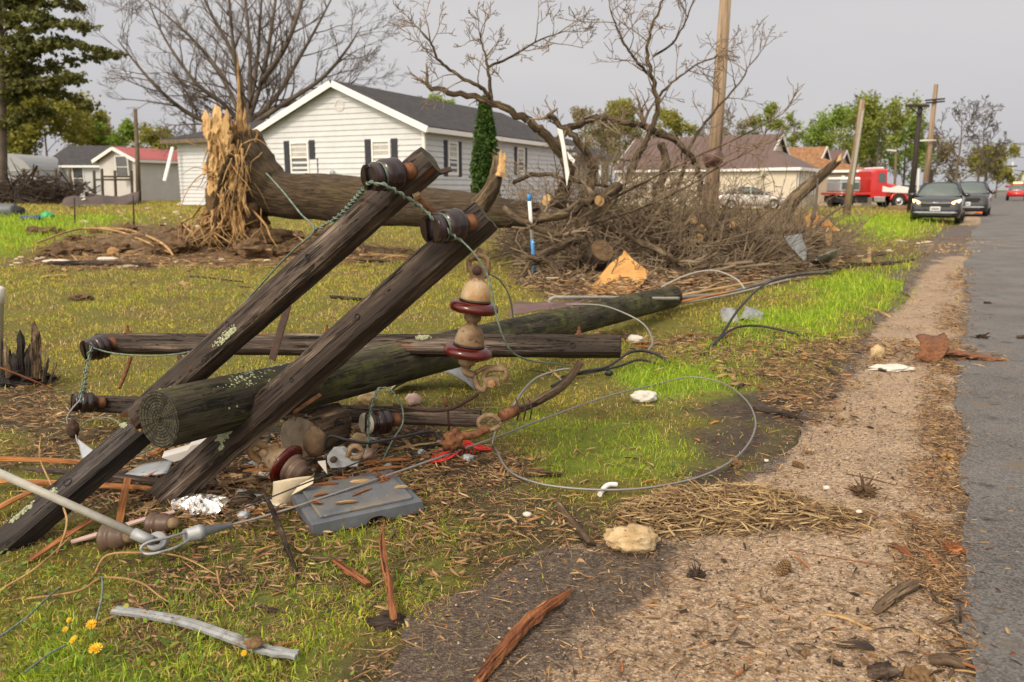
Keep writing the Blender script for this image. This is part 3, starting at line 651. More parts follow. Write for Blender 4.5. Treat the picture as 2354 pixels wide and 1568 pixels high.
def in_view(x, y, r): return (y > 1.45)
def pick(cols, w, n):
    c = np.array(cols); k = nrng.choice(len(cols), n, p=np.array(w) / sum(w)); return c[k]
def blades(name, N, r0, r1, dens, hgt, wid, label, seed):
    x, y, r = sample(N, r0, r1)
    m, s, f = zones(x, y); vin = vdist(x, y)
    keep = nrng.random(N) < dens(x, y, m, s, f, vin)
    x, y, r, m, s, f = (q[keep] for q in (x, y, r, m, s, f)); n = len(x)
    z = height(x, y) - .006
    fz = np.clip(f + .35 * (fbm(x * 1.7, y * 1.7, 77) - .45) * 2, 0, 1)
    fresh = pick([(.18, .27, .016), (.26, .35, .022), (.13, .215, .014), (.36, .39, .05)], [4, 4, 3, 2], n)
    dry = pick([(.31, .285, .030), (.40, .33, .055), (.45, .31, .11), (.19, .11, .045), (.23, .25, .024)], [4, 3.0, 2.0, 1.6, 3.4], n)
    p2 = fbm(x * 4.5, y * 4.5, 87); p3 = fbm(x * 1.3, y * 1.3, 91); dead = pick([(.33, .235, .11), (.20, .125, .06), (.42, .32, .16), (.12, .075, .04)], [3, 3, 2, 2], n)
    dry = np.where((nrng.random(n) < np.clip((.52 - p2) * 3.2 + (.5 - p3) * 1.6 + .12, 0, .9))[:, None], dead, dry)
    k = (nrng.random(n) < fz)[:, None]; col = np.where(k, fresh, dry) * nrng.uniform(.9, 2.2, (n, 1))
    ang = nrng.uniform(0, 2 * np.pi, n); lean = np.abs(nrng.normal(.75, .35, n)) * np.where(k[:, 0], .75, 1.25)
    sc = np.maximum(1, r / 4.0) ** .75
    h = hgt * sc * nrng.uniform(.45, 1.25, n) * (.75 + .6 * fz); w = wid * sc * nrng.uniform(.6, 1.3, n)
    dx, dy = np.cos(ang), np.sin(ang); wa = nrng.uniform(0, np.pi, n); wx, wy = np.cos(wa) * w / 2, np.sin(wa) * w / 2
    b = np.stack([x, y, z], -1); wv = np.stack([wx, wy, wx * 0], -1)
    def at(t, bend): return b + np.stack([dx * h * np.sin(bend) * t, dy * h * np.sin(bend) * t, h * np.cos(bend) * t], -1)
    mid = at(.55, lean * .55); tip = at(1.0, np.minimum(lean * 1.15, 1.45))
    V = np.stack([b - wv, b + wv, mid - wv * .8, mid + wv * .8, tip], 1).reshape(-1, 3)
    o = np.arange(n)[:, None] * 5
    Fq = o + np.array([[0, 1, 3, 2]]); Ft = o + np.array([[2, 3, 4]])
    np_mesh(name, V, [Fq, Ft], m_blade, np.repeat(col, 5, 0), False, label, 'grass')
def dlawn(x, y, m, s, f, vin):
    p = fbm(x * 2.6, y * 2.6, 5); d = .52 + 1.1 * (p - .5) * 1.6 + .35 * f
    m = sst((m + (fbm(x * 5, y * 5, 19) - .5) * 1.3 - .12) * 1.4); d = d * (1 - .93 * m) * (1 - .93 * s) * sst(.6 - vin * 7)
    d = np.maximum(d, .03 * (vin < .25) * (vin > 0))
    q = np.hypot(x, y); d = d * (1 - sst((9 - q) / 5) * .75 * sst((.52 - fbm(x * 13, y * 13, 45, 3)) * 7))
    return np.clip(d, 0, 1)
blades('lawn_grass', 740000, 1.6, 62, dlawn, .042, .0035, 'short matted green and straw coloured grass covering the lawn', 1)
# broad leaved weeds in the lawn next to the camera
def leaves(name, N, r0, r1, size, cols, wts, dens, label, cat, lift=.012):
    x, y, r = sample(N, r0, r1); m, s, f = zones(x, y); vin = vdist(x, y)
    k = nrng.random(N) < dens(x, y, m, s, f, vin); x, y, r = x[k], y[k], r[k]; n = len(x)
    col = pick(cols, wts, n) * nrng.uniform(.75, 1.2, (n, 1)); a = nrng.uniform(0, 6.28, n); L = size * nrng.uniform(.5, 1.3, n)
    tilt = nrng.uniform(-.1, .7, n); b = np.stack([x, y, height(x, y) + lift * nrng.uniform(.2, 1.6, n)], -1)
    d = np.stack([np.cos(a) * np.cos(tilt), np.sin(a) * np.cos(tilt), np.sin(tilt)], -1) * L[:, None]
    w = np.stack([-np.sin(a), np.cos(a), nrng.uniform(-.3, .3, n)], -1) * (L * nrng.uniform(.25, .45, n))[:, None]
    V = np.stack([b, b + d * .35 + w * .8, b + d * .75 + w * .7, b + d, b + d * .75 - w * .7, b + d * .35 - w * .8], 1).reshape(-1, 3)
    np_mesh(name, V, [np.arange(n)[:, None] * 6 + np.array([[0, 1, 2, 3, 4, 5]])], m_blade, np.repeat(col, 6, 0), False, label, cat)
CORNER = PZ([(-60, 1280), (300, 1290), (520, 1380), (560, 1640), (-120, 1660)])
def dweed(x, y, m, s, f, vin):
    c = sst(.5 + sdist(x, y, CORNER) / .25); return np.clip((.10 + .75 * c + .35 * (fbm(x * 4, y * 4, 61) > .56)) * (vin < -.02) * (1 - .6 * m), 0, 1)
leaves('broadleaf_weeds', 17000, 1.6, 4.6, .020, [(.11, .19, .02), (.17, .26, .03), (.08, .13, .02), (.30, .32, .05), (.24, .17, .06)], [4, 3, 2, 2, 1], dweed, 'low broad leaved weeds and clover growing between the grass', 'weeds', .016)
# litter: splintered wood, bark, straw and leaf scraps
LIT = [PZ(z) for z in [
    [(1380, 780), (1600, 760), (1960, 770), (2150, 790), (2210, 830), (1950, 880), (1880, 950), (1740, 900), (1560, 840)],
    [(1950, 600), (2060, 545), (2160, 525), (2360, 520), (2360, 565), (2150, 590), (2060, 640)],
    [(400, 1250), (900, 1230), (1280, 1120), (1560, 1130), (1560, 1240), (1200, 1280), (900, 1420), (420, 1560), (100, 1500)],
    [(150, 1150), (400, 1000), (1000, 950), (1150, 1010), (1250, 1120), (900, 1240), (560, 1220)],
    [(1130, 560), (1300, 640), (1530, 690), (1900, 630), (1990, 570), (1900, 480), (1150, 480)],
    [(0, 600), (150, 550), (420, 520), (960, 565), (960, 605), (600, 620), (0, 622)], [(0, 900), (300, 960), (200, 1080), (0, 1080)]]]
def dlit(x, y):
    d = zone(x, y, LIT, [1, .9, .55, .8, .9, .8, .6], .4); vin = sdist(x, y, VERGE)
    edge = sst(1 - np.abs(xat(EA, y) - .14 - x) / (.16 + .012 * y)); lf = sst(1 - np.abs(vin) / (.1 + .02 * y))
    return np.clip(np.maximum.reduce([d, .34 * edge, .34 * lf, .055 + .05 * fbm(x * 2, y * 2, 9) + 0 * x]), 0, 1)
def chips(name, N, r0, r1, dens, Lr, Wr, cols, wts, label, cat, lift=.004, curl=.25, amax=.64, mat=None, heap=None, amin=-.62):
    x, y, r = sample(N, r0, r1, amin, amax); k = nrng.random(N) < dens(x, y); x, y, r = x[k], y[k], r[k]; n = len(x)
    col = pick(cols, wts, n) * nrng.uniform(.65, 1.25, (n, 1)); sc = np.maximum(1, r / 4) ** .5
    a = nrng.uniform(0, 2 * np.pi, n); L = nrng.uniform(*Lr, n) * sc * nrng.uniform(.4, 1, n); w = nrng.uniform(*Wr, n) * sc
    t = nrng.normal(0, .16, n); zb = np.maximum(height(x, y), 0) + lift + (heap(x, y) * nrng.random(n) if heap else 0)
    c = np.stack([x, y, zb + np.abs(np.sin(t)) * L / 2], -1)
    d = np.stack([np.cos(a) * np.cos(t), np.sin(a) * np.cos(t), np.sin(t)], -1) * (L / 2)[:, None]
    s = np.stack([-np.sin(a), np.cos(a), nrng.normal(0, .3, n)], -1) * (w / 2)[:, None]
    up = np.array([0, 0, 1.0]) * (w * .45)[:, None]; bend = s * nrng.normal(0, .4 + 3 * curl, (n, 1)) * .8
    V = np.stack([c - d, c - d * .2 + s + bend, c - d * .2 - s + bend, c - d * .2 + up + bend, c + d * .5 + s * .8 + bend * .6, c + d * .5 - s * .8 + bend * .6, c + d * .5 + up + bend * .6, c + d], 1).reshape(-1, 3)
    o = np.arange(n)[:, None] * 8
    Ft = np.concatenate([o + np.array([q]) for q in ([0, 1, 3], [0, 3, 2], [7, 6, 4], [7, 5, 6])]); Fq = np.concatenate([o + np.array([q]) for q in ([1, 4, 6, 3], [3, 6, 5, 2])])
    np_mesh(name, V, [Ft, Fq], mat or m_attr, np.repeat(col, 8, 0), False, label, cat)
WC = [(.30, .185, .085), (.21, .115, .052), (.10, .058, .032), (.42, .28, .135), (.17, .13, .07), (.05, .03, .02), (.33, .15, .06)]
FIB = PZ([(40, 604), (120, 575), (300, 560), (560, 545), (760, 555), (960, 575), (960, 600), (600, 616), (200, 618)])
chips('root_fibres', 42000, 12, 21, lambda x, y: sst(.5 + sdist(x, y, FIB) / 1.0) * sst((fbm(x * 1.8, y * 2.5, 55) - .33) * 4) * .8, (.05, .22), (.004, .012), [(.33, .20, .09), (.43, .29, .14), (.20, .11, .05), (.10, .06, .03)], [3, 2, 3, 3], 'torn root fibres and straw strewn over the soil mound', 'root fibres', .01, .15)
chips('brush_litter', 60000, 9, 17, lambda x, y: sst(.5 + sdist(x, y, SOIL[1]) / 1.0) * .8, (.04, .20), (.005, .016), [(.30, .18, .085), (.40, .27, .14), (.18, .10, .05), (.08, .05, .028), (.36, .30, .22)], [3, 2, 3, 3, 1], 'dead leaves and broken twigs littering the ground under the brush', 'brush litter', .015, .2, heap=lambda x, y: .16 * sst(.5 + sdist(x, y, SOIL[1]) / 1.2))
chips('wood_litter', 120000, 1.6, 26, dlit, (.022, .125), (.0014, .0048), WC, [4, 4, 4, 3, 3, 3, 1.4], 'scraps of bark, splinters and dead leaves strewn over grass and gravel', 'litter')
LW = [(.31, .185, .085), (.24, .135, .058), (.12, .07, .036), (.44, .30, .15), (.06, .036, .022), (.34, .16, .065)]
chips('leaf_litter', 70000, 2.6, 9.5, lambda x, y: np.clip(zone(x, y, LIT, [.95, .9, .28, .8, .3, 0, .7], .6) * sst((fbm(x * 3.5, y * 3.5, 66) - .30) * 5), 0, 1), (.025, .12), (.003, .011), LW, [4, 4, 4, 2, 3, 1.5], 'dense drifts of brown leaf and bark litter in the grass and on the gravel', 'leaf litter', .006, .15, heap=lambda x, y: .02 + 0 * x)
chips('edge_litter', 90000, 1.8, 16, lambda x, y: np.clip(sst(1 - np.abs(xat(EA, y) - .10 - x) / (.16 + .012 * y)) * sst((fbm(x * 2.5, y * 2.5, 68) - .34) * 5), 0, 1), (.015, .075), (.0018, .006), LW, [4, 4, 4, 2, 4, 1.5], 'brown straw and bark bits washed along the asphalt edge', 'edge litter', .014, .15, amin=.40, amax=.62)
chips('shoulder_litter', 26000, 1.8, 14, lambda x, y: np.clip(((sdist(x, y, VERGE) > 0) * .45 + .16 * (x > xat(EA, y))) * sst((fbm(x * 2.2, y * 2.2, 72) - .42) * 6) * (.4 + .6 * sst(1.5 - (xat(EA, y) - x) / 1.0)), 0, 1), (.015, .085), (.0018, .007), LW, [4, 4, 4, 2, 4, 1.5], 'wood chips and straw bits scattered over the shoulder and road', 'shoulder litter', .014, .15, amin=-.1, amax=.66)
chips('bark_crumbs', 26000, 1.6, 9, lambda x, y: np.clip(dlit(x, y) + .12, 0, 1), (.006, .02), (.003, .009), WC, [3, 3, 4, 1, 2, 4, 1], 'fine crumbs of bark and soil scattered over the ground', 'litter', curl=0)
chips('dead_leaves', 15000, 1.6, 16, lambda x, y: np.clip(dlit(x, y) * .8 + .06, 0, 1) * sst((fbm(x * 3, y * 3, 33) - .36) * 5), (.014, .042), (.006, .016), [(.24, .13, .055), (.33, .20, .09), (.14, .08, .04), (.40, .27, .12), (.07, .045, .028)], [3, 3, 3, 1.5, 2], 'brown dead leaves and torn bark flakes scattered in the grass', 'dead leaves', .003, .6)
STRAW = PZ([(1440, 1180), (1540, 1140), (1700, 1128), (1820, 1150), (1900, 1185), (2010, 1196), (1960, 1218), (1800, 1222), (1640, 1228), (1500, 1232)])
def dstraw(x, y): return sst(.5 + sdist(x, y, STRAW) / .16)
chips('straw_heap', 60000, 2.6, 4.4, lambda x, y: dstraw(x, y) * .95, (.05, .17), (.004, .010), [(.33, .22, .10), (.42, .30, .15), (.22, .13, .06), (.12, .07, .035)], [4, 3, 3, 2],
      'matted heap of tan cornstalk straw washed across the gravel', 'straw', .006, .12, amax=.62, heap=lambda x, y: .055 * dstraw(x, y))
SAW = PZ([(2140, 562), (2290, 556), (2354, 560), (2354, 574), (2235, 580), (2150, 586)])
chips('sawdust_band', 40000, 13, 26, lambda x, y: sst(.5 + sdist(x, y, SAW) / .8) * sst((fbm(x * 1.5, y * 3, 71) - .38) * 6), (.012, .06), (.005, .014), [(.46, .31, .13), (.52, .37, .18), (.33, .20, .09)], [3, 2, 2], 'pale band of sawdust and splinters across the road', 'sawdust', amax=.68)
def stones(name, N, r0, r1, dens, sz, cols, wts, label):
    x, y, r = sample(N, r0, r1); k = nrng.random(N) < dens(x, y); x, y, r = x[k], y[k], r[k]; n = len(x)
    col = pick(cols, wts, n) * nrng.uniform(.7, 1.2, (n, 1)); s = sz * nrng.uniform(.4, 1.3, n) * np.maximum(1, r / 4) ** .5
    o6 = np.array([[1, 0, 0], [-1, 0, 0], [0, 1, 0], [0, -1, 0], [0, 0, .8], [0, 0, -.5]]); 
    V = (np.stack([x, y, .009 + 0 * x], -1)[:, None, :] + o6[None] * s[:, None, None] * nrng.uniform(.55, 1.25, (n, 6, 1))).reshape(-1, 3)
    t = np.array([[0, 2, 4], [2, 1, 4], [1, 3, 4], [3, 0, 4], [2, 0, 5], [1, 2, 5], [3, 1, 5], [0, 3, 5]])
    np_mesh(name, V, [(np.arange(n)[:, None, None] * 6 + t[None]).reshape(-1, 3)], m_attr, np.repeat(col, 6, 0), False, label, 'gravel')
def dst(x, y):
    v = sdist(x, y, VERGE); w = sst(.5 + sdist(x, y, WET) / .4)
    return np.clip((v > .02) * (.55 - .47 * w) + .5 * sst(1 - np.abs(xat(EA, y) - .1 - x) / .22), 0, 1)
stones('loose_gravel', 60000, 1.6, 8, dst, .0050, [(.30, .21, .14), (.42, .32, .22), (.16, .11, .08), (.48, .40, .31), (.07, .055, .05)], [4, 3, 3, .8, 3], 'small loose stones lying over the gravel shoulder')

# ------------------------------------------------------------------ the snapped pole top and its crossarms
def beam_mesh(p0, p1, nrm, w, t, seed=0, rings=44, jag0=0, jag1=0, mb=None):
    p0, p1 = Vector(p0), Vector(p1); L = (p1 - p0).length; d = (p1 - p0) / L
    n = Vector(nrm); n = (n - d * n.dot(d)).normalized(); s = d.cross(n); c = .14
    base = []
    for a, b in ((1, -1), (1, 1), (-1, 1), (-1, -1)):
        if a * b < 0: q = [(a, b * (1 - 2 * c)), (a * (1 - 2 * c), b)]
        else: q = [(a * (1 - 2 * c), b), (a, b * (1 - 2 * c))]
        base += q
    base = [(1, -1 + 2 * c), (1, -.35), (1, .3), (1, 1 - 2 * c), (1 - 2 * c, 1), (.3, 1), (-.35, 1), (-1 + 2 * c, 1), (-1, 1 - 2 * c), (-1, .3), (-1, -.35), (-1, -1 + 2 * c), (-1 + 2 * c, -1), (-.35, -1), (.3, -1), (1 - 2 * c, -1)]
    m = len(base); rnd = random.Random(seed); groove = [rnd.uniform(-.05, .02) for _ in base]; jg = [rnd.uniform(0, 1) for _ in base]
    vs = []; uv = []; per = [0]
    for k in range(m):
        a = base[k]; b = base[(k + 1) % m]; per.append(per[-1] + math.hypot((a[0] - b[0]) * t / 2, (a[1] - b[1]) * w / 2))
    for i in range(rings + 1):
        u = i / rings
        for k, (a, b) in enumerate(base):
            g = 1 + groove[k] + .045 * mnoise.noise((u * L * 5, k * 1.7, seed)) + .03 * mnoise.noise((u * L * 20, k * 3.1, seed + 9))
            e = 0
            if i >= rings - 1: e += -jag1 * jg[k] * (1 if i == rings else .6) - (.006 * jg[k] if i == rings else 0)
            if i <= 1: e += jag0 * jg[k] * (1 if i == 0 else .6) + (.006 * jg[k] if i == 0 else 0)
            if i in (0, rings): g *= .95
            vs.append(p0 + d * (u * L + e) + n * (a * t / 2 * g) + s * (b * w / 2 * g)); uv.append(u * L + seed * 3.7)
    fs = []; fu = []
    for i in range(rings):
        for k in range(m):
            a = i * m + k; b = i * m + (k + 1) % m
            fs.append((a, b, b + m, a + m)); fu.append([(uv[a], per[k]), (uv[a], per[k + 1]), (uv[a + m], per[k + 1]), (uv[a + m], per[k])])
    mb = mb or MB(); mb.add(vs, fs, fu, False)
    ends = MB()
    for ring, rv in ((0, 1), (rings, 0)):
        ids = list(range(ring * m, ring * m + m)); ctr = sum((vs[i] for i in ids), Vector()) / m
        if (ring == 0 and jag0) or (ring and jag1): ctr += d * (jag0 * .5 if ring == 0 else -jag1 * .5)
        tri = [(k, (k + 1) % m, m) for k in range(m)]; tri = [q[::-1] for q in tri] if rv else tri
        ends.add([vs[i] for i in ids] + [ctr], tri, None, False)
    return mb, ends, (p0, d, n, s, L, w, t)
def on_face(fr, u, v=0.0, face='n', lift=0.0):          # u along 0..1, v across -1..1
    p0, d, n, s, L, w, t = fr
    if face == 'n': return p0 + d * (u * L) + s * (v * w / 2) + n * (t / 2 + lift), n, s
    return p0 + d * (u * L) + n * (v * t / 2) + s * ((w / 2 + lift) * (1 if face == 's' else -1)), s if face == 's' else -s, n
def lichen_patch(fr, parent, u, v, ru, rv, face='n', n=70, seed=0, lift=-.001):
    r_ = random.Random(seed); mb = MB(); p0, d, nn, s, L, w, t = fr
    c, nr, ac = on_face(fr, u, v, face, lift); q = nr.to_track_quat('Z', 'Y').to_matrix()
    for i in range(n):
        a = r_.uniform(0, 6.28); k = math.sqrt(r_.random()); k2 = .75 + .4 * mnoise.noise((math.cos(a) * 1.5, math.sin(a) * 1.5, seed))
        p = c + d * (math.cos(a) * k * ru * k2) + ac * (math.sin(a) * k * rv * k2)
        sz = r_.uniform(.004, .0095) * (1.15 - .5 * k)
        vs, fs = ICO[1]; off = r_.random() * 5
        mb.add([p + q @ Vector((x.x * sz * (1 + .5 * mnoise.noise(x * 2 + Vector((off, i, 0)))), x.y * sz, x.z * sz * .42)) for x in vs], fs, None, True)
    return mb.build('lichen', m_lichen, parent)
def hole(fr, parent, u, v=0, r=.011, face='n'):
    c, nr, _ = on_face(fr, u, v, face, -.012)
    MB().lathe([(r * 1.25, .0165), (r, .0150), (r * .9, .002), (0, 0)], c, nr, 12).build('bolt_hole', m_black, parent)  # no hole is cut; its inner shade is painted near-black
def arm(name, label, p0, p1, nrm, w, t, seed, jag0=0, jag1=0, mat=None):
    mb, ends, fr = beam_mesh(p0, p1, nrm, w, t, seed, jag0=jag0, jag1=jag1)
    T = thing(name, label, 'crossarm', (Vector(p0) + Vector(p1)) / 2 * 1.0)
    mb.build('timber', mat or m_arm, T); fa, va = ends.f[:len(ends.f) // 2], len(ends.v) // 2
    for h, mt in ((0, m_orange if jag0 else m_endgrain), (1, m_endgrain)):
        e2 = MB(); e2.add(ends.v[h * va:(h + 1) * va], [tuple(i - h * va for i in f) for f in ends.f[h * len(fa):(h + 1) * len(fa)]]); e2.build('end_grain_face', mt, T)
    return T, fr
TB = Vector((-.42, -.80, .42))
armA, frA = arm('crossarm', 'weathered dark crossarm slanting behind the pole butt with an insulator at its raised end', Q(290, 985, 3.42), Q(992, 366, 3.15), TB, .116, .098, 1, jag0=.11)
armL, frL = arm('crossarm', 'broken black crossarm stub running from the pole butt down to the grey rod', Q(330, 985, 3.22), Q(-60, 1316, 2.78), TB, .116, .098, 2, jag0=.04, mat=m_armdark)
armB, frB = arm('crossarm', 'weathered crossarm slanting across the front of the pole with the hanging insulator string', Q(372, 1150, 3.32), Q(1118, 492, 3.28), TB, .132, .112, 3)
armC, frC = arm('crossarm', 'level grey brown crossarm lying across the lawn above the pole', Q(228, 790, 4.75), Q(1428, 797, 4.15), Vector((.35, -.8, .30)), .112, .12, 4)
armD, frD = arm('crossarm', 'dark crossarm lying lowest on the ground beneath the pole', Q(222, 928, 4.35), Q(1106, 962, 4.1), Vector((.35, -.9, .22)), .095, .09, 5)
for (fr, T, u, v, ru, rv, f, n, sd) in [(frA, armA, .385, .35, .10, .030, 'n', 150, 1), (frB, armB, .235, -.1, .060, .042, 'n', 170, 2), (frB, armB, .215, .6, .02, .012, 'n', 25, 3),
        (frC, armC, .655, -.62, .055, .020, 'n', 70, 4), (frC, armC, .16, -.8, .03, .010, 's', 20, 14), (frC, armC, .50, .8, .09, .012, 'n', 50, 5), (frL, armL, .52, .1, .028, .022, 'n', 60, 6), (frL, armL, .68, .5, .07, .018, 'n', 70, 7),
        (frL, armL, .86, .4, .05, .035, 'n', 110, 8), (frL, armL, .06, .7, .02, .02, 'n', 30, 10), (frC, armC, .60, .55, .03, .012, 'n', 25, 11), (frC, armC, .73, .2, .02, .018, 'n', 22, 12)]:
    lichen_patch(fr, T, u, v, ru, rv, f, n, sd)
hole(frA, armA, .655, 0); hole(frB, armB, .645, 0); hole(frA, armA, .40, -.3, .009); hole(frL, armL, .44, -.1, .015); hole(frB, armB, .44, .3, .008); hole(frC, armC, .92, .1); hole(frC, armC, .27, 0); hole(frD, armD, .2, 0)
# the pole itself
PP0, PP1 = Q(365, 965, 3.0), Q(1545, 682, 8.9)
T = thing('utility_pole', 'thick mossy utility pole lying snapped across the lawn with its sawn butt facing the camera', 'utility pole', (PP0 + PP1) / 2 - Vector((0, 0, .2)))
mb = MB(); n = 60; pts = [PP0.lerp(PP1, i / n) for i in range(n + 1)]
d_ = (PP1 - PP0).normalized(); ax = d_.orthogonal().normalized(); ay = d_.cross(ax); vs = []; uv = []; K = 40
for i, p in enumerate(pts):
    for k in range(K):
        a = 2 * math.pi * k / K; q = .118 + .004 * (i / n)
        q *= 1 + .03 * mnoise.noise((i * .22, math.cos(a) * 1.3, math.sin(a) * 1.3)) + .025 * mnoise.noise((i * .08, math.cos(a) * 7, math.sin(a) * 7))
        if i == 0: q *= .965
        vs.append(p + (ax * math.cos(a) + ay * math.sin(a)) * q); uv.append((i / n * (PP1 - PP0).length, .118 * a))
fs = []; fu = []
for i in range(n):
    for k in range(K):
        a = i * K + k; b = i * K + (k + 1) % K; c = .118 * 2 * math.pi / K
        fs.append((a, b, b + K, a + K)); fu.append([uv[a], (uv[a][0], uv[a][1] + c), (uv[a + K][0], uv[a][1] + c), uv[a + K]])
mb.add(vs, fs, fu, True); mb.build('shaft', m_pole, T)
mb = MB(); rings = [(1, 0), (.93, -.004), (.8, -.001), (.62, .004), (.4, .0), (.2, .005), (0.02, .002)]; vv = []
for rf, hz in rings:
    for k in range(K):
        b = vs[k]; vv.append(PP0 + (b - PP0) * rf - d_ * (-hz + .006 * mnoise.noise((rf * 7, k * .5, 2))))
mb.add(vv, [(i * K + k, (i + 1) * K + k, (i + 1) * K + (k + 1) % K, i * K + (k + 1) % K) for i in range(len(rings) - 1) for k in range(K)], None, False)
def butt_mat():
    m = bpy.data.materials.new('ringed_pole_butt'); m.use_nodes = True; n, l = m.node_tree.nodes, m.node_tree.links; b = n['Principled BSDF']
    t = n.new('ShaderNodeTexCoord'); mp = n.new('ShaderNodeMapping'); mp.vector_type = 'POINT'
    l.new(t.outputs['UV'], mp.inputs[0])
    nz = n.new('ShaderNodeTexNoise'); nz.inputs['Scale'].default_value = 16; nz.inputs['Detail'].default_value = 8; l.new(mp.outputs[0], nz.inputs['Vector'])
    wv = n.new('ShaderNodeTexWave'); wv.wave_type = 'RINGS'; wv.rings_direction = 'Z'; wv.inputs['Scale'].default_value = 26; wv.inputs['Distortion'].default_value = 3.0; wv.inputs['Detail'].default_value = 4; wv.inputs['Detail Scale'].default_value = 9
    l.new(mp.outputs[0], wv.inputs['Vector'])
    gr = n.new('ShaderNodeTexGradient'); gr.gradient_type = 'RADIAL'; l.new(mp.outputs[0], gr.inputs[0])
    cr = n.new('ShaderNodeValToRGB'); e = cr.color_ramp.elements
    e[0].position = .1; e[0].color = (.010, .008, .005, 1); e[1].position = .62; e[1].color = (.105, .092, .048, 1)
    ad = n.new('ShaderNodeMath'); ad.operation = 'MULTIPLY'; l.new(wv.outputs[0], ad.inputs[0]); l.new(nz.outputs[0], ad.inputs[1])
    a2 = n.new('ShaderNodeMath'); a2.operation = 'MULTIPLY_ADD'; a2.inputs[1].default_value = .55; l.new(wv.outputs[0], a2.inputs[0])
    n3 = n.new('ShaderNodeTexNoise'); n3.inputs['Scale'].default_value = 42; n3.inputs['Detail'].default_value = 9; n3.inputs['Roughness'].default_value = .75; l.new(mp.outputs[0], n3.inputs['Vector'])
    a3 = n.new('ShaderNodeMath'); a3.operation = 'MULTIPLY_ADD'; a3.inputs[1].default_value = 1.5; a3.inputs[2].default_value = -.62; l.new(n3.outputs[0], a3.inputs[0]); l.new(a3.outputs[0], a2.inputs[2])
    c3 = n.new('ShaderNodeCombineXYZ'); g9 = n.new('ShaderNodeMath'); g9.operation = 'MULTIPLY'; g9.inputs[1].default_value = 22; l.new(gr.outputs['Fac'], g9.inputs[0]); l.new(g9.outputs[0], c3.inputs[0])
    n4 = n.new('ShaderNodeTexNoise'); n4.inputs['Scale'].default_value = 1.0; n4.inputs['Detail'].default_value = 4; l.new(c3.outputs[0], n4.inputs['Vector'])
    s4 = n.new('ShaderNodeMath'); s4.operation = 'SUBTRACT'; s4.inputs[1].default_value = .5; l.new(n4.outputs[0], s4.inputs[0]); b4 = n.new('ShaderNodeMath'); b4.operation = 'ABSOLUTE'; l.new(s4.outputs[0], b4.inputs[0])
    r4 = n.new('ShaderNodeMapRange'); r4.inputs[1].default_value = 0; r4.inputs[2].default_value = .035; r4.inputs[3].default_value = .15; r4.inputs[4].default_value = 1; l.new(b4.outputs[0], r4.inputs[0])
    a5 = n.new('ShaderNodeMath'); a5.operation = 'MULTIPLY'; l.new(a2.outputs[0], a5.inputs[0]); l.new(r4.outputs[0], a5.inputs[1]); a2 = a5
    l.new(a2.outputs[0], cr.inputs[0]); l.new(cr.outputs[0], b.inputs['Base Color']); b.inputs['Roughness'].default_value = .9
    bp = n.new('ShaderNodeBump'); bp.inputs['Strength'].default_value = 1; bp.inputs['Distance'].default_value = .012; l.new(a2.outputs[0], bp.inputs['Height']); l.new(bp.outputs[0], b.inputs['Normal'])
    return m
for k in range(len(mb.f)):
    mb.uv[k] = [((Vector(mb.v[i]) - PP0).dot(ax), (Vector(mb.v[i]) - PP0).dot(ay)) for i in mb.f[k]]
mb.build('sawn_butt', butt_mat(), T)
# radial checks in the butt and a few long splits along the shaft
r_ = random.Random(4)
frP = (PP0, d_, ax, ay, (PP1 - PP0).length, .2, .236)
mb = MB()
for (u, sd) in [(.03, 1), (.06, 2), (.09, 3), (.045, 5)]:
    r2 = random.Random(sd)
    for i in range(120):
        a0 = {1: .9, 2: 1.9, 3: 1.3, 5: 2.6}[sd]; a = a0 + r2.gauss(0, .22); uu = u + r2.gauss(0, .012)
        toc = Vector((-.45, -.75, .5)); toc = (toc - d_ * toc.dot(d_)).normalized(); sde = d_.cross(toc)
        dr = toc * math.cos(a - 1.6) + sde * math.sin(a - 1.6)
        p = PP0 + d_ * max(.01, uu * (PP1 - PP0).length) + dr * .1175; sz = r2.uniform(.003, .008); vs_, fs_ = ICO[1]; qm = dr.to_track_quat('Z', 'Y').to_matrix()
        mb.add([p + qm @ Vector((x.x * sz, x.y * sz * r2.uniform(.7, 1.4), x.z * sz * .35)) for x in vs_], fs_, None, True)
mb.build('lichen', m_lichen, T)

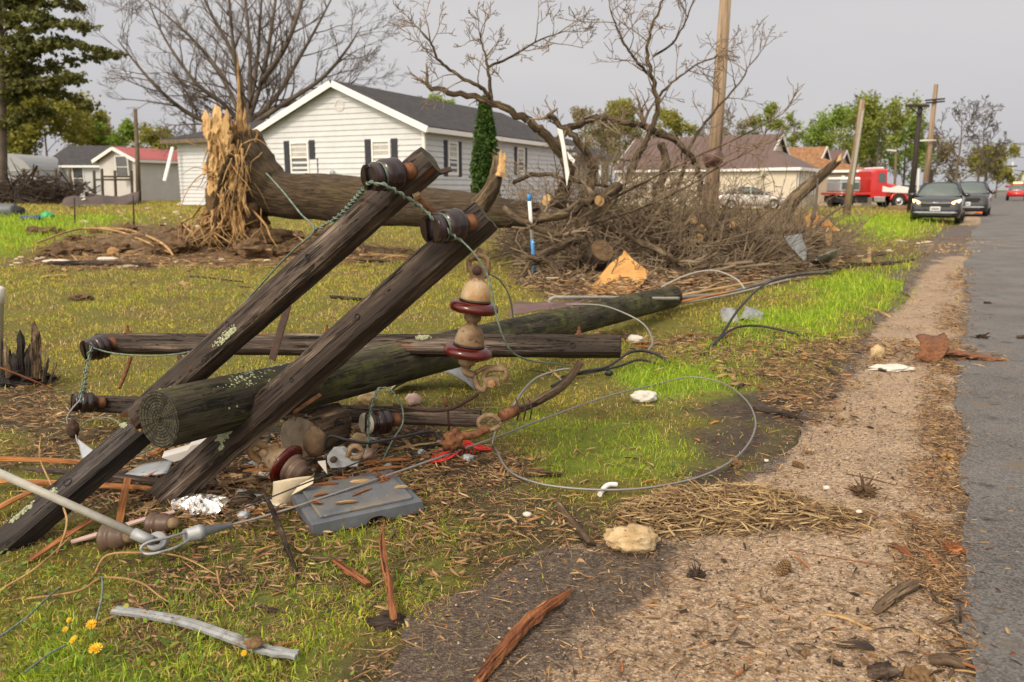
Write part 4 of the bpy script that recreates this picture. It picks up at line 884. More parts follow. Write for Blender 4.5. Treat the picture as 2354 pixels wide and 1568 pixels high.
def spool(parent_label, mount, tip, rad, group_label=None, face='plain', seed=0):
    mount, tip = Vector(mount), Vector(tip); ax_ = (tip - mount); L = ax_.length; z = ax_ / L
    T = thing('spool_insulator', parent_label, 'insulator', mount)
    k = L
    MB().lathe([(0, -.02), (rad * .52, -.02), (rad * .55, 0), (rad * .5, k * .08), (rad * .24, k * .12), (rad * .22, k * .3)], mount, z, 20).build('steel_pin', m_rust, T)
    p = [(rad * .35, k * .16), (rad * .62, k * .17), (rad * .72, k * .21), (rad * .78, k * .27), (rad * .97, k * .31), (rad, k * .36), (rad * .98, k * .47), (rad * .93, k * .50),
         (rad * .95, k * .53), (rad, k * .56), (rad, k * .66), (rad * .94, k * .72), (rad * .78, k * .745), (rad * .70, k * .77), (rad * .72, k * .80), (rad * .88, k * .83), (rad * .90, k * .88), (rad * .84, k * .95), (rad * .62, k * .99)]
    body = MB().lathe(p, mount, z, 36).build('porcelain_body', m_glaze, T)
    # saddle groove across the crown: two lips with a dark slot between
    x = z.orthogonal().normalized(); y = z.cross(x)
    up = Vector((0, 0, 1)); up = (up - z * up.dot(z)).normalized(); sd = z.cross(up)
    for sgn in (-1, 1):
        mb = MB(); prof = []
        for a in np.linspace(-1.15, 1.15, 14): prof.append((math.cos(a), math.sin(a)))
        outl = [mount + z * (k * .95) + sd * (sgn * rad * .86 * c) + up * (rad * .86 * s_) for c, s_ in prof]
        inl = [mount + z * (k * .95) + sd * (sgn * rad * .30) + up * (rad * .60 * s_) for c, s_ in prof[::-1]]
        mb.prism(outl + inl, z * (k * .10)); mb.build('crown_lip', m_ivory if face == 'ivory' else m_glaze, T)
    MB().lathe([(rad * .66, k * .945), (rad * .64, k * .975), (0, k * .98)], mount, z, 20).build('crown_slot', m_black, T)
    return T, (mount, z, L, rad)
I1, f1 = spool('brown spool insulator at the raised tip of the slanting crossarm seen against the white house', Q(937, 394, 3.10), Q(852, 408, 2.98), .060)
I2, f2 = spool('brown spool insulator near the top of the front crossarm beside the rusty rod', Q(1078, 513, 3.22), Q(992, 526, 3.08), .066)
I3, f3 = spool('brown spool insulator on the far end of the level crossarm above the lawn', Q(258, 790, 4.68), Q(200, 806, 4.55), .072)
I4, f4 = spool('brown spool insulator on the lowest crossarm with green wire hanging from it', Q(232, 925, 4.28), Q(168, 926, 4.20), .057)
I5, f5 = spool('brown spool insulator with cream split face under the pole', Q(908, 965, 4.0), Q(842, 974, 3.88), .065, face='ivory')

# steel bits on the arms
def rod(name, label, cat, pts, r, mat, n=8, smooth=True, sp=True, parent=None, caps=True, taper=None):
    P = spline(pts, 6) if sp and len(pts) > 2 else [Vector(p) for p in pts]
    o = MB().tube(P, lerps(taper, len(P)) if taper else r, n, caps, smooth).build(name, mat, parent)
    return tag(o, label, cat) if label else o
rod('brace_rod', 'short rusty rod joining the two slanting crossarms', 'steel rod', [Q(955, 450, 3.18), Q(1006, 497, 3.2)], .010, m_rust)
rod('square_washer', None, None, [Q(952, 440, 3.17), Q(960, 455, 3.15)], .02, m_cap, parent=armA, n=4, smooth=False)
mb, e_, _ = beam_mesh(Q(920, 425, 3.3), Q(1038, 388, 3.34), (0, -1, .3), .022, .012, 9, rings=8); o = mb.build('brace_strap', m_rustdark); tag(o, 'dark flat strap jutting from under the raised crossarm tip', 'steel strap')
mb, e_, _ = beam_mesh(Q(662, 702, 3.9), Q(625, 829, 3.75), (0, -1, .1), .035, .008, 10, rings=8); o = mb.build('brace_strap', m_rustdark); tag(o, 'flat steel brace standing upright between the level crossarm and the pole', 'steel strap')
mb, e_, _ = beam_mesh(Q(672, 950, 3.5), Q(738, 906, 3.6), (0, -1, .3), .018, .006, 12, rings=6); o = mb.build('brace_strap', m_rust); tag(o, 'thin rusty strap under the front crossarm below the pole', 'steel strap')
rod('brace_rod', 'slim rusty rod hanging below the level crossarm over the grass', 'steel rod', [Q(301, 820, 4.68), Q(288, 860, 4.64), Q(273, 894, 4.62)], .011, m_rust)
for px in (294, 752, 1331):
    u = (px - 228) / 1200; c, nr, _ = on_face(frC, u, 0, 'n'); c = Q(px, 764 if px < 1000 else 770, 4.75 - .6 * u)
    mb = MB(); mb.lathe([(.022, 0), (.022, .006), (.012, .007), (.012, .022), (.008, .024), (.007, .045), (0, .046)], c, (0, 0, 1), 8, False); mb.build('bolt', m_rust, armC)
mb, e_, _ = beam_mesh(Q(410, 818, 4.6), Q(422, 840, 4.55), (0, -1, .3), .03, .01, 13, rings=4); mb.build('brace_stub', m_rustdark, armC)
c = Q(1026, 935, 4.02); MB().tube([c, c + Vector((0, 0, .05))], .008, 8).build('bolt', m_rust, armD)
MB().tube([Q(1030, 938, 4.0), Q(1032, 990, 3.98)], .006, 6).build('through_bolt', m_rustdark, armD)
MB().tube(spline([Q(905, 930, 4.02), Q(960, 942, 3.98), Q(1030, 942, 3.97), Q(1080, 918, 3.96), Q(1100, 905, 3.96)], 4), .010, 6).build('brace_strap', m_rustdark, armD)

# hanging string of two disc insulators
def disc_string(label, top, axis, R_, name='disc_insulator_string', two=True, capm=None, clamp=True):
    z = Vector(axis).normalized(); top = Vector(top); T = thing(name, label, 'insulator string', top)
    y = z
    k = R_ / .10
    def unit(h, cm):
        c = top + y * (h * k)
        MB().lathe([(0, -.002), (.020, 0), (.026, .008), (.040, .016), (.052, .035), (.059, .060), (.062, .082), (.060, .088), (0, .089)], c, y, 32).scale_r(k).build('cap', cm, T)
        MB().lathe([(.055, .086), (.064, .088), (.066, .092), (.056, .095)], c, y, 28).scale_r(k).build('sealing_band', m_black, T)
        MB().lathe([(.054, .094), (.075, .096), (.093, .103), (.100, .114), (.101, .122), (.096, .133), (.084, .139), (.07, .137), (.04, .128), (0, .128)], c, y, 44).scale_r(k).build('red_disc', m_redglaze, T)
        MB().lathe([(.032, .12), (.033, .150), (.036, .156), (.034, .172), (.026, .176), (.018, .19)], c, y, 20).scale_r(k).build('pin_socket', m_tan, T)
    unit(0, m_cap)
    if two: unit(.185, m_tan)
    return T, top, y, k
def _scale_r(s, k):
    return s
MB.scale_r = _scale_r
_lathe0 = MB.lathe
SY = 3.2
t0 = Q(1099, 640, SY)
S1, st, sy, sk = disc_string('string of two red disc insulators with rusty caps hanging from the front crossarm', t0, Q(1079, 800, SY) - Q(1101, 640, SY), .10)
# clevis above
cl = MB(); cl.prism([Q(x, y, SY - .012) for x, y in ((1080, 642), (1078, 618), (1088, 607), (1110, 607), (1122, 618), (1121, 642))], Vector((0, .024, 0))); cl.build('cap_ear', m_tan, S1)
MB().lathe([(0, -.02), (.019, -.02), (.019, .03), (0, .03)], Q(1097, 621, SY - .01), (0, -1, 0), 14).build('clevis_bolt', m_rustdark, S1)
MB().tube(spline([Q(1080, 625, SY), Q(1078, 603, SY), Q(1090, 590, SY), Q(1108, 588, SY), Q(1122, 602, SY + .01), Q(1120, 632, SY + .01)], 5), .011, 8).build('shackle', m_tan, S1)
rod('hook_eye', None, None, [Q(1092, 596, SY), Q(1104, 574, SY + .03)], .012, m_tan, parent=S1)
# suspension clamp under the string
def plate(name, pts, Y, th, mat, parent, holes=()):
    mb = MB(); mb.prism([Q(x, y, Y) for x, y in pts], Vector((0, th, 0))); return mb.build(name, mat, parent)
MB().tube(spline([Q(1070, 842, SY), Q(1072, 856, SY), Q(1090, 862, SY)], 4), .016, 8).build('socket_eye', m_tan, S1)
MB().tube(spline([Q(1090, 862, SY), Q(1098, 888, SY), Q(1112, 897, SY), Q(1117, 880, SY), Q(1112, 866, SY), Q(1122, 852, SY), Q(1150, 848, SY), Q(1164, 858, SY), Q(1158, 876, SY)], 5), .0125, 8).build('clamp_body', m_tan, S1)
MB().tube(spline([Q(1092, 858, SY + .01), Q(1118, 845, SY + .01), Q(1158, 846, SY + .01)], 5), .010, 8).build('clamp_keeper', m_tan, S1)
mb = MB(); mb.prism([Q(x, y, SY - .02) for x, y in ((1112, 872), (1128, 866), (1146, 868), (1150, 886), (1138, 892), (1120, 890))], Vector((0, .04, 0))); mb.build('clamp_jaw', m_tan, S1)
MB().lathe([(0, -.01), (.016, -.01), (.017, .02), (.010, .022), (0, .024)], Q(1130, 880, SY - .02), (0, -1, 0), 6, False).build('clamp_bolt', m_cap, S1)

# fallen string lying below
t2 = Q(612, 1038, 3.42)
T2 = thing('disc_insulator_string', 'dirty fallen insulator with tan cap and red disc lying on edge beside the grey lid', 'insulator string', t2 - Vector((0, 0, .05)))
za = (Q(700, 1098, 3.30) - Q(612, 1040, 3.39)).normalized()
MB().lathe([(0, -.03), (.018, -.028), (.024, -.005), (.04, .01), (.052, .035), (.058, .07), (.062, .10), (0, .101)], t2, za, 28).build('cap', m_cap, T2)
MB().lathe([(.058, .105), (.08, .11), (.097, .118), (.098, .126), (.085, .137), (.05, .14), (0, .14)], t2, za, 40).build('red_disc', m_redglaze, T2)
MB().lathe([(.03, .13), (.046, .138), (.066, .145), (.070, .155), (.058, .163), (.052, .175), (.062, .183), (.060, .193), (.046, .20), (.042, .215), (.030, .225), (0, .226)], t2, za, 26).build('lower_cap', m_brownglaze2, T2)
MB().tube(spline([Q(600, 1062, 3.42), Q(578, 1045, 3.42), Q(574, 1025, 3.42), Q(592, 1018, 3.42), Q(612, 1030, 3.42)], 5), .017, 8).build('shackle', m_cap, T2)
MB().lathe([(0, 0), (.016, 0), (.016, .03), (0, .03)], Q(608, 1040, 3.37), (0, -1, .2), 14).build('shackle_bolt', m_cap, T2)
# second fallen piece: grey clamp
T3 = thing('suspension_clamp', 'grey steel suspension clamp lying in debris behind the grey lid', 'clamp', Q(790, 1060, 3.35) - Vector((0, 0, .06)))
mb = MB(); mb.prism([Q(x, y, 3.3) for x, y in ((752, 1048), (762, 1036), (786, 1034), (806, 1050), (828, 1056), (820, 1072), (790, 1074), (760, 1076), (752, 1062))], Vector((0, .05, 0))); mb.build('clamp_body', m_galv, T3)
MB().lathe([(0, 0), (.014, 0), (.014, .02), (0, .02)], Q(768, 1056, 3.29), (0, -1, .2), 12).build('clamp_bolt', m_rustdark, T3)
MB().tube(spline([Q(800, 1050, 3.3), Q(806, 1030, 3.3), Q(822, 1026, 3.3), Q(832, 1040, 3.3), Q(824, 1052, 3.3), Q(806, 1052, 3.3)], 5), .012, 8).build('clamp_ring', m_tan, T3)
MB().blob(Q(845, 1044, 3.32), (.035, .03, .028), .25, 2, 5).build('socket_knob', m_brownglaze2, T3)

# wires
def wire(label, pts, r, mat, name='wire', cat='wire', nn=8, sag=None):
    P = spline(pts, nn); return tag(MB().tube(P, r, 6).build(name, mat), label, cat)
def twisted(label, pts, r, pitch=.03, name='twisted_wire', coil=1.6, nn=8):
    P = spline(pts, nn); core = MB().tube(P, r, 6)
    L = [0]
    for a, b in zip(P, P[1:]): L.append(L[-1] + (b - a).length)
    tot = L[-1]; N = int(tot / pitch * 9); out = []
    for i in range(N):
        s_ = tot * i / (N - 1); j = min(max(np.searchsorted(L, s_) - 1, 0), len(P) - 2)
        t = (s_ - L[j]) / max(L[j + 1] - L[j], 1e-6); p = P[j].lerp(P[j + 1], t); d = (P[j + 1] - P[j]).normalized()
        u = d.orthogonal().normalized(); w = d.cross(u); a = 2 * math.pi * s_ / pitch
        out.append(p + (u * math.cos(a) + w * math.sin(a)) * r * coil)
    core.tube(out, r * .8, 5)
    return tag(core.build(name, m_patina), label, 'wire')
twisted('green twisted wire tied between the two upper insulators', [Q(852, 420, 2.95), Q(880, 424, 2.94), Q(905, 436, 2.96), Q(930, 452, 3.0), Q(958, 470, 3.04), Q(985, 492, 3.06), Q(1010, 515, 3.05), Q(1040, 540, 3.08), Q(1060, 556, 3.12)], .0045, .045)
wire('green wire drooping from the upper insulators past the red discs to the level crossarm', [Q(1060, 552, 3.11), Q(1090, 583, 3.1), Q(1115, 620, 3.1), Q(1130, 665, 3.09), Q(1140, 720, 3.09), Q(1155, 770, 3.1), Q(1180, 812, 3.15), Q(1225, 830, 3.3), Q(1275, 836, 3.6), Q(1310, 842, 3.8)], .0042, m_patina)
for (f, sd) in ((f1, 0), (f2, 1)):
    mt, z, L, rad = f; mb = MB(); x = z.orthogonal().normalized(); y = z.cross(x)
    for q in (.73, .76, .745): mb.tube([mt + z * (L * (q + .015 * math.sin(a * 2 + sd))) + (x * math.cos(a) + y * math.sin(a)) * rad * (.80 + q * .02) for a in np.linspace(0, 6.28, 28)], .0028, 5)
    mb.build('tie_wire', m_patina, I1 if sd == 0 else I2)
twisted('green twisted wire end trailing down from the topmost insulator over the fallen trunk', [Q(850, 418, 2.95), Q(838, 432, 3.05), Q(812, 462, 3.25), Q(785, 490, 3.4), Q(755, 512, 3.5), Q(724, 528, 3.55)], .0045, .05)
wire('dark wire looping from the wire end beside the trunk down to the level crossarm', [Q(612, 398, 3.8), Q(650, 440, 3.75), Q(690, 490, 3.65), Q(722, 529, 3.55), Q(680, 570, 3.6), Q(640, 610, 3.7), Q(590, 665, 3.8), Q(545, 715, 3.9), Q(500, 765, 4.0), Q(470, 795, 4.1), Q(420, 812, 4.25), Q(340, 818, 4.4), Q(260, 812, 4.48), Q(215, 800, 4.48)], .0046, m_patina)
twisted('green twisted wire hanging from the far insulator down to the lowest one', [Q(212, 796, 4.45), Q(206, 812, 4.42), Q(198, 850, 4.35), Q(194, 885, 4.25), Q(188, 905, 4.15), Q(182, 925, 4.12)], .0048, .05, coil=2.4)
wire('pale wire loop with a clamp dangling from the lowest insulator', [Q(184, 920, 4.1), Q(166, 940, 4.1), Q(154, 962, 4.1), Q(160, 980, 4.1), Q(172, 992, 4.1), Q(178, 1015, 4.05), Q(195, 1040, 3.95), Q(215, 1062, 3.85)], .0042, m_galv)
wire('pale wire arching over grass from the dangling clamp to the pole butt', [Q(176, 990, 4.1), Q(196, 970, 4.1), Q(230, 960, 4.05), Q(262, 965, 3.95), Q(290, 985, 3.8)], .004, m_patina)
mb = MB(); mb.blob(Q(168, 986, 4.1), (.03, .03, .05), .35, 3, 2); tag(mb.build('wire_clamp', m_rustdark), 'small dark wire clamp hanging on the loop under the lowest insulator', 'clamp')
twisted('green twisted wire through the cream faced insulator', [Q(842, 1050, 3.8), Q(845, 1015, 3.82), Q(848, 985, 3.84), Q(848, 960, 3.85), Q(856, 925, 3.86), Q(866, 902, 3.88), Q(875, 893, 3.9)], .005, .045)
wire('thin wire bowing from the cream faced insulator down into the debris', [Q(873, 893, 3.9), Q(892, 892, 3.88), Q(912, 912, 3.86), Q(925, 940, 3.85), Q(925, 975, 3.8), Q(905, 1008, 3.75), Q(888, 1040, 3.7), Q(880, 1060, 3.68)], .004, m_patina)
# long grey guy cable with its loop on the grass and the fibreglass rod
wire('long grey stranded cable crossing the grey lid and looping over the grass',
     [Q(528, 1207, 2.93), Q(610, 1186, 3.0), Q(700, 1158, 3.08), Q(850, 1107, 3.28), Q(1000, 1055, 3.55), Q(1140, 1005, 3.85), Q(1250, 963, 4.25), Q(1400, 910, 4.85), Q(1500, 886, 5.3), *[G(x, y, .035) for x, y in ((1585, 878), (1660, 892), (1712, 930), (1735, 975), (1728, 1020), (1690, 1068), (1620, 1108), (1530, 1132), (1430, 1143), (1320, 1140), (1230, 1126), (1170, 1098))], G(1140, 1060, .06), Q(1132, 1020, 3.8), Q(1142, 985, 3.85), Q(1160, 960, 3.9)], .0056, m_greywire, 'guy_cable', 'cable', 8)
T = thing('guy_strain_rod', 'pale grey fibreglass guy rod with steel pulley end slanting over the broken crossarm stub', 'strain rod', Q(150, 1160, 2.85))
p0, p1 = Q(-40, 1070, 2.75), Q(312, 1228, 2.72)
MB().tube([p0, p0.lerp(p1, .5), p1], [.0150, .0150, .0155], 14).build('rod', m_rod, T)
MB().tube([p1 - (p1 - p0).normalized() * .01, p1 + (p1 - p0).normalized() * .035, Q(352, 1243, 2.72)], [.021, .021, .018], 12).build('end_ferrule', m_galv, T)
zz = Vector((.1, -.75, .65)); MB().lathe([(0, -.016), (.034, -.016), (.037, -.010), (.029, 0), (.037, .010), (.034, .016), (0, .016)], Q(362, 1246, 2.74), zz, 24).build('thimble_wheel', m_galv, T)
MB().lathe([(0, -.02), (.011, -.02), (.011, .024), (0, .024)], Q(362, 1246, 2.73), zz, 10).build('pulley_pin', m_rustdark, T)
MB().tube(spline([Q(432, 1222, 2.8), Q(385, 1236, 2.72), Q(345, 1245, 2.68), Q(325, 1258, 2.66), Q(330, 1271, 2.66), Q(352, 1273, 2.66), Q(400, 1260, 2.7), Q(436, 1241, 2.79)], 6), .0055, 8).build('bail_wire', m_galv, T)
pa, pb = Q(426, 1232, 2.79), Q(532, 1206, 2.93)
MB().tube([pa, pa.lerp(pb, .22), pa.lerp(pb, .225), pa.lerp(pb, .35), pa.lerp(pb, .36), pb], [.026, .026, .030, .030, .021, .011], 16).build('wedge_grip', m_galv, T)
# curved rusted guy strain piece by the end of the level crossarm
T = thing('guy_link', 'rusty curved steel link with chain fittings hanging from the end of the level crossarm', 'steel link', Q(1200, 940, 3.9) - Vector((0, 0, .1)))
P = spline([Q(1335, 832, 4.02), Q(1318, 858, 4.0), Q(1292, 888, 3.95), Q(1255, 912, 3.9), Q(1215, 932, 3.85), Q(1180, 945, 3.8)], 6)
MB().tube(P, lerps([.020, .021, .022, .021, .019], len(P)), 10, jit=.05).build('curved_bar', m_stick, T)
MB().tube([Q(1190, 942, 3.8), Q(1150, 958, 3.75)], .028, 12).build('collar', m_rust, T)
MB().tube(spline([Q(1150, 968, 3.72), Q(1130, 955, 3.72), Q(1105, 962, 3.72), Q(1103, 980, 3.72), Q(1125, 990, 3.72), Q(1150, 978, 3.72)], 5), .013, 8).build('shackle', m_tan, T)
MB().tube(spline([Q(1120, 985, 3.7), Q(1090, 1000, 3.66), Q(1060, 1003, 3.62), Q(1035, 1012, 3.6)], 5), .019, 10, jit=.12).build('twisted_bar', m_rust, T)
MB().blob(Q(1040, 1015, 3.6), (.045, .03, .05), .8, 3.4, 8).build('link_eye', m_rust, T)
mb = MB()
for x in (1185, 1200, 1214): mb.tube(spline([Q(x, 915, 3.8), Q(x + 8, 940, 3.76), Q(x + 4, 965, 3.8)], 4), .004, 5)
mb.build('wire_wrap', m_rustdark, T)
wire('stiff pale cable arching from the rusty link up beside the level crossarm', [Q(1168, 955, 3.8), Q(1185, 925, 3.85), Q(1205, 895, 3.95), Q(1235, 868, 4.05), Q(1280, 852, 4.1), Q(1310, 848, 4.1)], .007, m_greywire, 'cable', 'cable')

# ------------------------------------------------------------------ trees
def grow(mb, p, d, L, r, depth, rnd, n=5, up=.12, spread=.75, kids=(4, 3, 4, 3), sides=(7, 5, 4, 3), rmin=.004, wob=.10, tips=None, kr=(.45, .68), lvl=0, start=.25):
    P = [Vector(p)]; R_ = [r]; d = Vector(d).normalized()
    for i in range(n):
        d = (d + Vector((rnd.gauss(0, wob), rnd.gauss(0, wob), rnd.gauss(0, wob) + up * (.5 if lvl else .2)))).normalized()
        P.append(P[-1] + d * (L / n)); R_.append(max(rmin, r * (1 - .72 * (i + 1) / n)))
    mb.tube(P, R_, sides[min(lvl, len(sides) - 1)], lvl < 2, True)
    if tips is not None and depth <= 1: tips.append((P[-1], d)); tips.append((P[len(P) // 2], d))
    if depth <= 0: return
    for k in range(kids[min(lvl, len(kids) - 1)]):
        t = start + (1 - start) * (k + rnd.random()) / kids[min(lvl, len(kids) - 1)]; f = t * n; i = min(int(f), n - 1)
        q = P[i].lerp(P[i + 1], f - i); dd = (P[i + 1] - P[i]).normalized(); o = dd.orthogonal().normalized(); o = Matrix.Rotation(rnd.uniform(0, 6.28), 3, dd) @ o
        grow(mb, q, dd * (1 - spread * .45) + o * spread * rnd.uniform(.6, 1.1), L * rnd.uniform(*kr) * (1.1 - .45 * t), R_[i] * .62, depth - 1, rnd, max(3, n - 1), up, spread, kids, sides, rmin, wob, tips, kr, lvl + 1, start)
def path_limb(mb, P, r0, r1, rnd, nk=6, kl=1.0, depth=2, n=8, kids=(3, 4, 3), up=.1, spread=.8, rmin=.004, sides=(5, 4, 3), start=.25, tips=None, wob=.12):
    P = spline(P, 5); R_ = lerps([r0, (r0 + r1) * .45 + .1 * r0, r1], len(P)); mb.tube(P, R_, n, True, True, jit=.05, seed=rnd.randrange(999))
    for k in range(nk):
        t = start + (1 - start) * (k + rnd.random()) / nk; i = min(int(t * (len(P) - 1)), len(P) - 2); dd = (P[i + 1] - P[i]).normalized()
        o = Matrix.Rotation(rnd.uniform(0, 6.28), 3, dd) @ dd.orthogonal().normalized()
        grow(mb, P[i], dd * .6 + o * spread, kl * rnd.uniform(.5, 1.2), max(rmin * 1.5, R_[i] * .45), depth, rnd, 4, up, spread, kids, sides, rmin, wob, tips, lvl=0)
def leaf_cloud(name, tips, per, spread, size, mat, parent, rnd, flat=1.0, aspect=1.0):
    pts = np.array([[*t[0]] for t in tips]); n = len(pts) * per
    c = np.repeat(pts, per, 0) + nrng.normal(0, spread, (n, 3)) * np.array([1, 1, flat])
    a = nrng.normal(0, 1, (n, 3)); a /= np.linalg.norm(a, axis=1)[:, None]; b = np.cross(a, nrng.normal(0, 1, (n, 3))); b /= np.linalg.norm(b, axis=1)[:, None]
    s = (size * nrng.uniform(.5, 1.4, n))[:, None]; a = a * s * aspect; b = b * s * .6
    V = np.stack([c - a, c + b, c + a, c - b], 1).reshape(-1, 3)
    return np_mesh(name, V, [np.arange(n)[:, None] * 4 + np.array([[0, 1, 2, 3]])], mat, None, False, kind='stuff', parent=parent)
def tree(label, px, Y, top, w, kind='leafy', mat=None, seed=0, name=None, leaf=.16, per=10, group=None, trunk=None, base=None, multi=1, bend=0):
    rnd = random.Random(seed); b = GX(px, Y); t = Q(px, top, Y); H = t.z - b.z; wid = w * Y / FPX
    T = thing(name or ('bare_tree' if kind == 'bare' else 'leafing_tree'), label, 'tree', b, group)
    tm, cm, tips = MB(), MB(), []
    for m in range(multi):
        x0 = b + Vector((rnd.uniform(-.15, .15) * multi, 0, 0)); ang = (m - (multi - 1) / 2) * .35 + bend
        P = [x0 - Vector((0, 0, .2)), x0 + Vector((ang * H * .15, 0, H * .3)), x0 + Vector((ang * H * .4 + rnd.gauss(0, .02) * H, 0, H * .65)), x0 + Vector((ang * H * .6, 0, H * .9))]
        P = spline(P, 4); r0 = H * .018 if not trunk else trunk
        tm.tube(P, lerps([r0 * 1.2, r0 * .8, r0 * .45, r0 * .12], len(P)), 8)
        nb = 11 if kind == 'bare' else 10
        for k in range(nb // multi + 2):
            f = .28 + .7 * (k + rnd.random()) / (nb // multi + 2); i = min(int(f * (len(P) - 1)), len(P) - 2); a = rnd.uniform(0, 6.28)
            L = wid * .62 * (1.15 - .75 * max(0, f - .35)) * rnd.uniform(.6, 1.05)
            grow(cm, P[i], Vector((math.cos(a), math.sin(a) * .8, .55 + .5 * f)), L, r0 * .38 * (1.2 - f), 3 if kind == 'bare' else 2, rnd, 5, .10, .8, (4, 4, 4) if kind == 'bare' else (4, 4), (5, 4, 3, 3), .017 * Y / 60, .10, tips, (.42, .66))
    tm.build('trunk', m_twigdark, T); cm.build('crown_branches', m_twigfar if kind == 'bare' else m_twigdark, T)
    if kind != 'bare': leaf_cloud('crown_leaves', tips, per, wid * .045, leaf, mat, T, rnd)
    return T
# the great bare tree behind the white house
rnd = random.Random(21); TY_ = 47.0
T = thing('bare_tree', 'huge leafless many stemmed tree rising behind the white house', 'tree', GX(565, TY_))
tm, cm = MB(), MB()
def q(x, y, dy=0): return Q(x, y, TY_ + dy)
b0 = GX(560, TY_)
tm.tube(spline([b0 - Vector((0, 0, .3)), q(562, 360), q(566, 300), q(570, 262)], 4), lerps([.75, .62, .55, .42], 13), 10)
stems = [[(566, 300, 0), (550, 200, -1), (535, 90, -2), (522, -40, -2.5), (500, -170, -3)], [(568, 290, 0), (575, 190, 1), (572, 80, 1), (560, -60, 1.5), (560, -220, 2)],
         [(570, 280, 0), (600, 190, -1), (622, 80, -2), (640, -50, -2), (660, -180, -3)], [(566, 300, 0), (525, 205, 1), (470, 120, 2), (400, 50, 2), (310, -20, 3)],
         [(572, 290, 0), (640, 215, 1), (690, 130, 1.5), (740, 40, 1), (790, -60, 1)], [(560, 310, 0), (500, 290, -1), (425, 255, -2), (360, 200, -3), (300, 130, -3), (270, 90, -3)],
         [(565, 300, 0), (515, 240, -1), (450, 190, -2), (380, 90, -2), (340, 0, -2)], [(575, 290, 0), (650, 240, -1), (740, 180, -1), (800, 110, -2), (830, 60, -2)],
         [(580, 270, 0), (625, 250, 2), (720, 225, 2), (800, 195, 2), (820, 180, 2)], [(568, 280, 0), (590, 150, 2.5), (600, 20, 3), (610, -120, 3)], [(566, 290, 0), (545, 150, 3), (480, 20, 3), (430, -90, 3)],
         [(600, 190, -1), (660, 100, -3), (700, -20, -3), (720, -100, -3)]]
for st in stems:
    path_limb(cm, [q(*p) for p in st], .17, .022, rnd, 16, 2.7, 3, 6, (4, 4, 3), .16, .55, .0085, (5, 4, 3, 3), .12)
tm.build('trunk', m_twigdark, T); cm.build('crown_branches', m_twigdark, T)
# conifer at the border of the lawn
rnd = random.Random(5); T = thing('conifer_tree', 'tall dark conifer with drooping needle boughs beside the brush heap', 'tree', GX(4, 52))
tm, tips = MB(), []
b0 = GX(4, 52); tm.tube(spline([b0, Q(4, 380, 52), Q(3, 250, 52), Q(0, 100, 52), Q(-10, -80, 52), Q(-20, -260, 52)], 4), lerps([.38, .32, .28, .2, .1], 21), 10)
tm.build('trunk', m_twigdark, T); cm = MB()
boughs = [((3, 190), (120, 150), (268, 125)), ((3, 165), (110, 95), (240, 118)), ((3, 250), (90, 200), (205, 245)), ((3, 120), (90, 60), (200, 60)), ((2, 230), (60, 195), (120, 210)), ((0, 80), (80, 15), (180, 12)), ((0, 40), (70, -40), (190, -30)),
          ((0, 0), (60, -80), (130, -70)), ((3, 200), (-80, 170), (-200, 190)), ((3, 120), (-90, 70), (-200, 90)), ((3, 300), (50, 265), (110, 255)), ((3, 150), (60, 120), (150, 95)), ((0, 60), (50, 30), (115, 45)), ((3, 215), (100, 185), (185, 180)), ((2, 100), (40, 90), (80, 110)), ((0, 20), (40, 0), (90, -10)), ((0, -60), (60, -110), (150, -100)), ((3, 140), (40, 150), (70, 165)), ((3, 180), (30, 170), (75, 185))]
for k, (a, b_, c) in enumerate(boughs):
    dy = rnd.uniform(-3, 3); P = spline([Q(*a, 52), Q(*b_, 52 + dy * .5), Q(*c, 52 + dy)], 8); cm.tube(P, lerps([.10, .06, .02], len(P)), 5)
    for i in range(3, len(P)):
        f = i / len(P)
        for j in range(4):
            o = Vector((rnd.gauss(0, .55), rnd.gauss(0, .8), rnd.gauss(-.05, .22))) * (1.1 - .55 * f)
            cm.tube([P[i], P[i] + o], [.02, .008], 3, False)
            for m in range(4): tips.append((P[i] + o * (.4 + .3 * m * .7) + Vector((0, 0, rnd.gauss(0, .08))), None))
cm.build('crown_branches', m_twigdark, T)
leaf_cloud('crown_needles', tips, 4, .12, .15, m_lf_con, T, rnd, .6, 1.0)
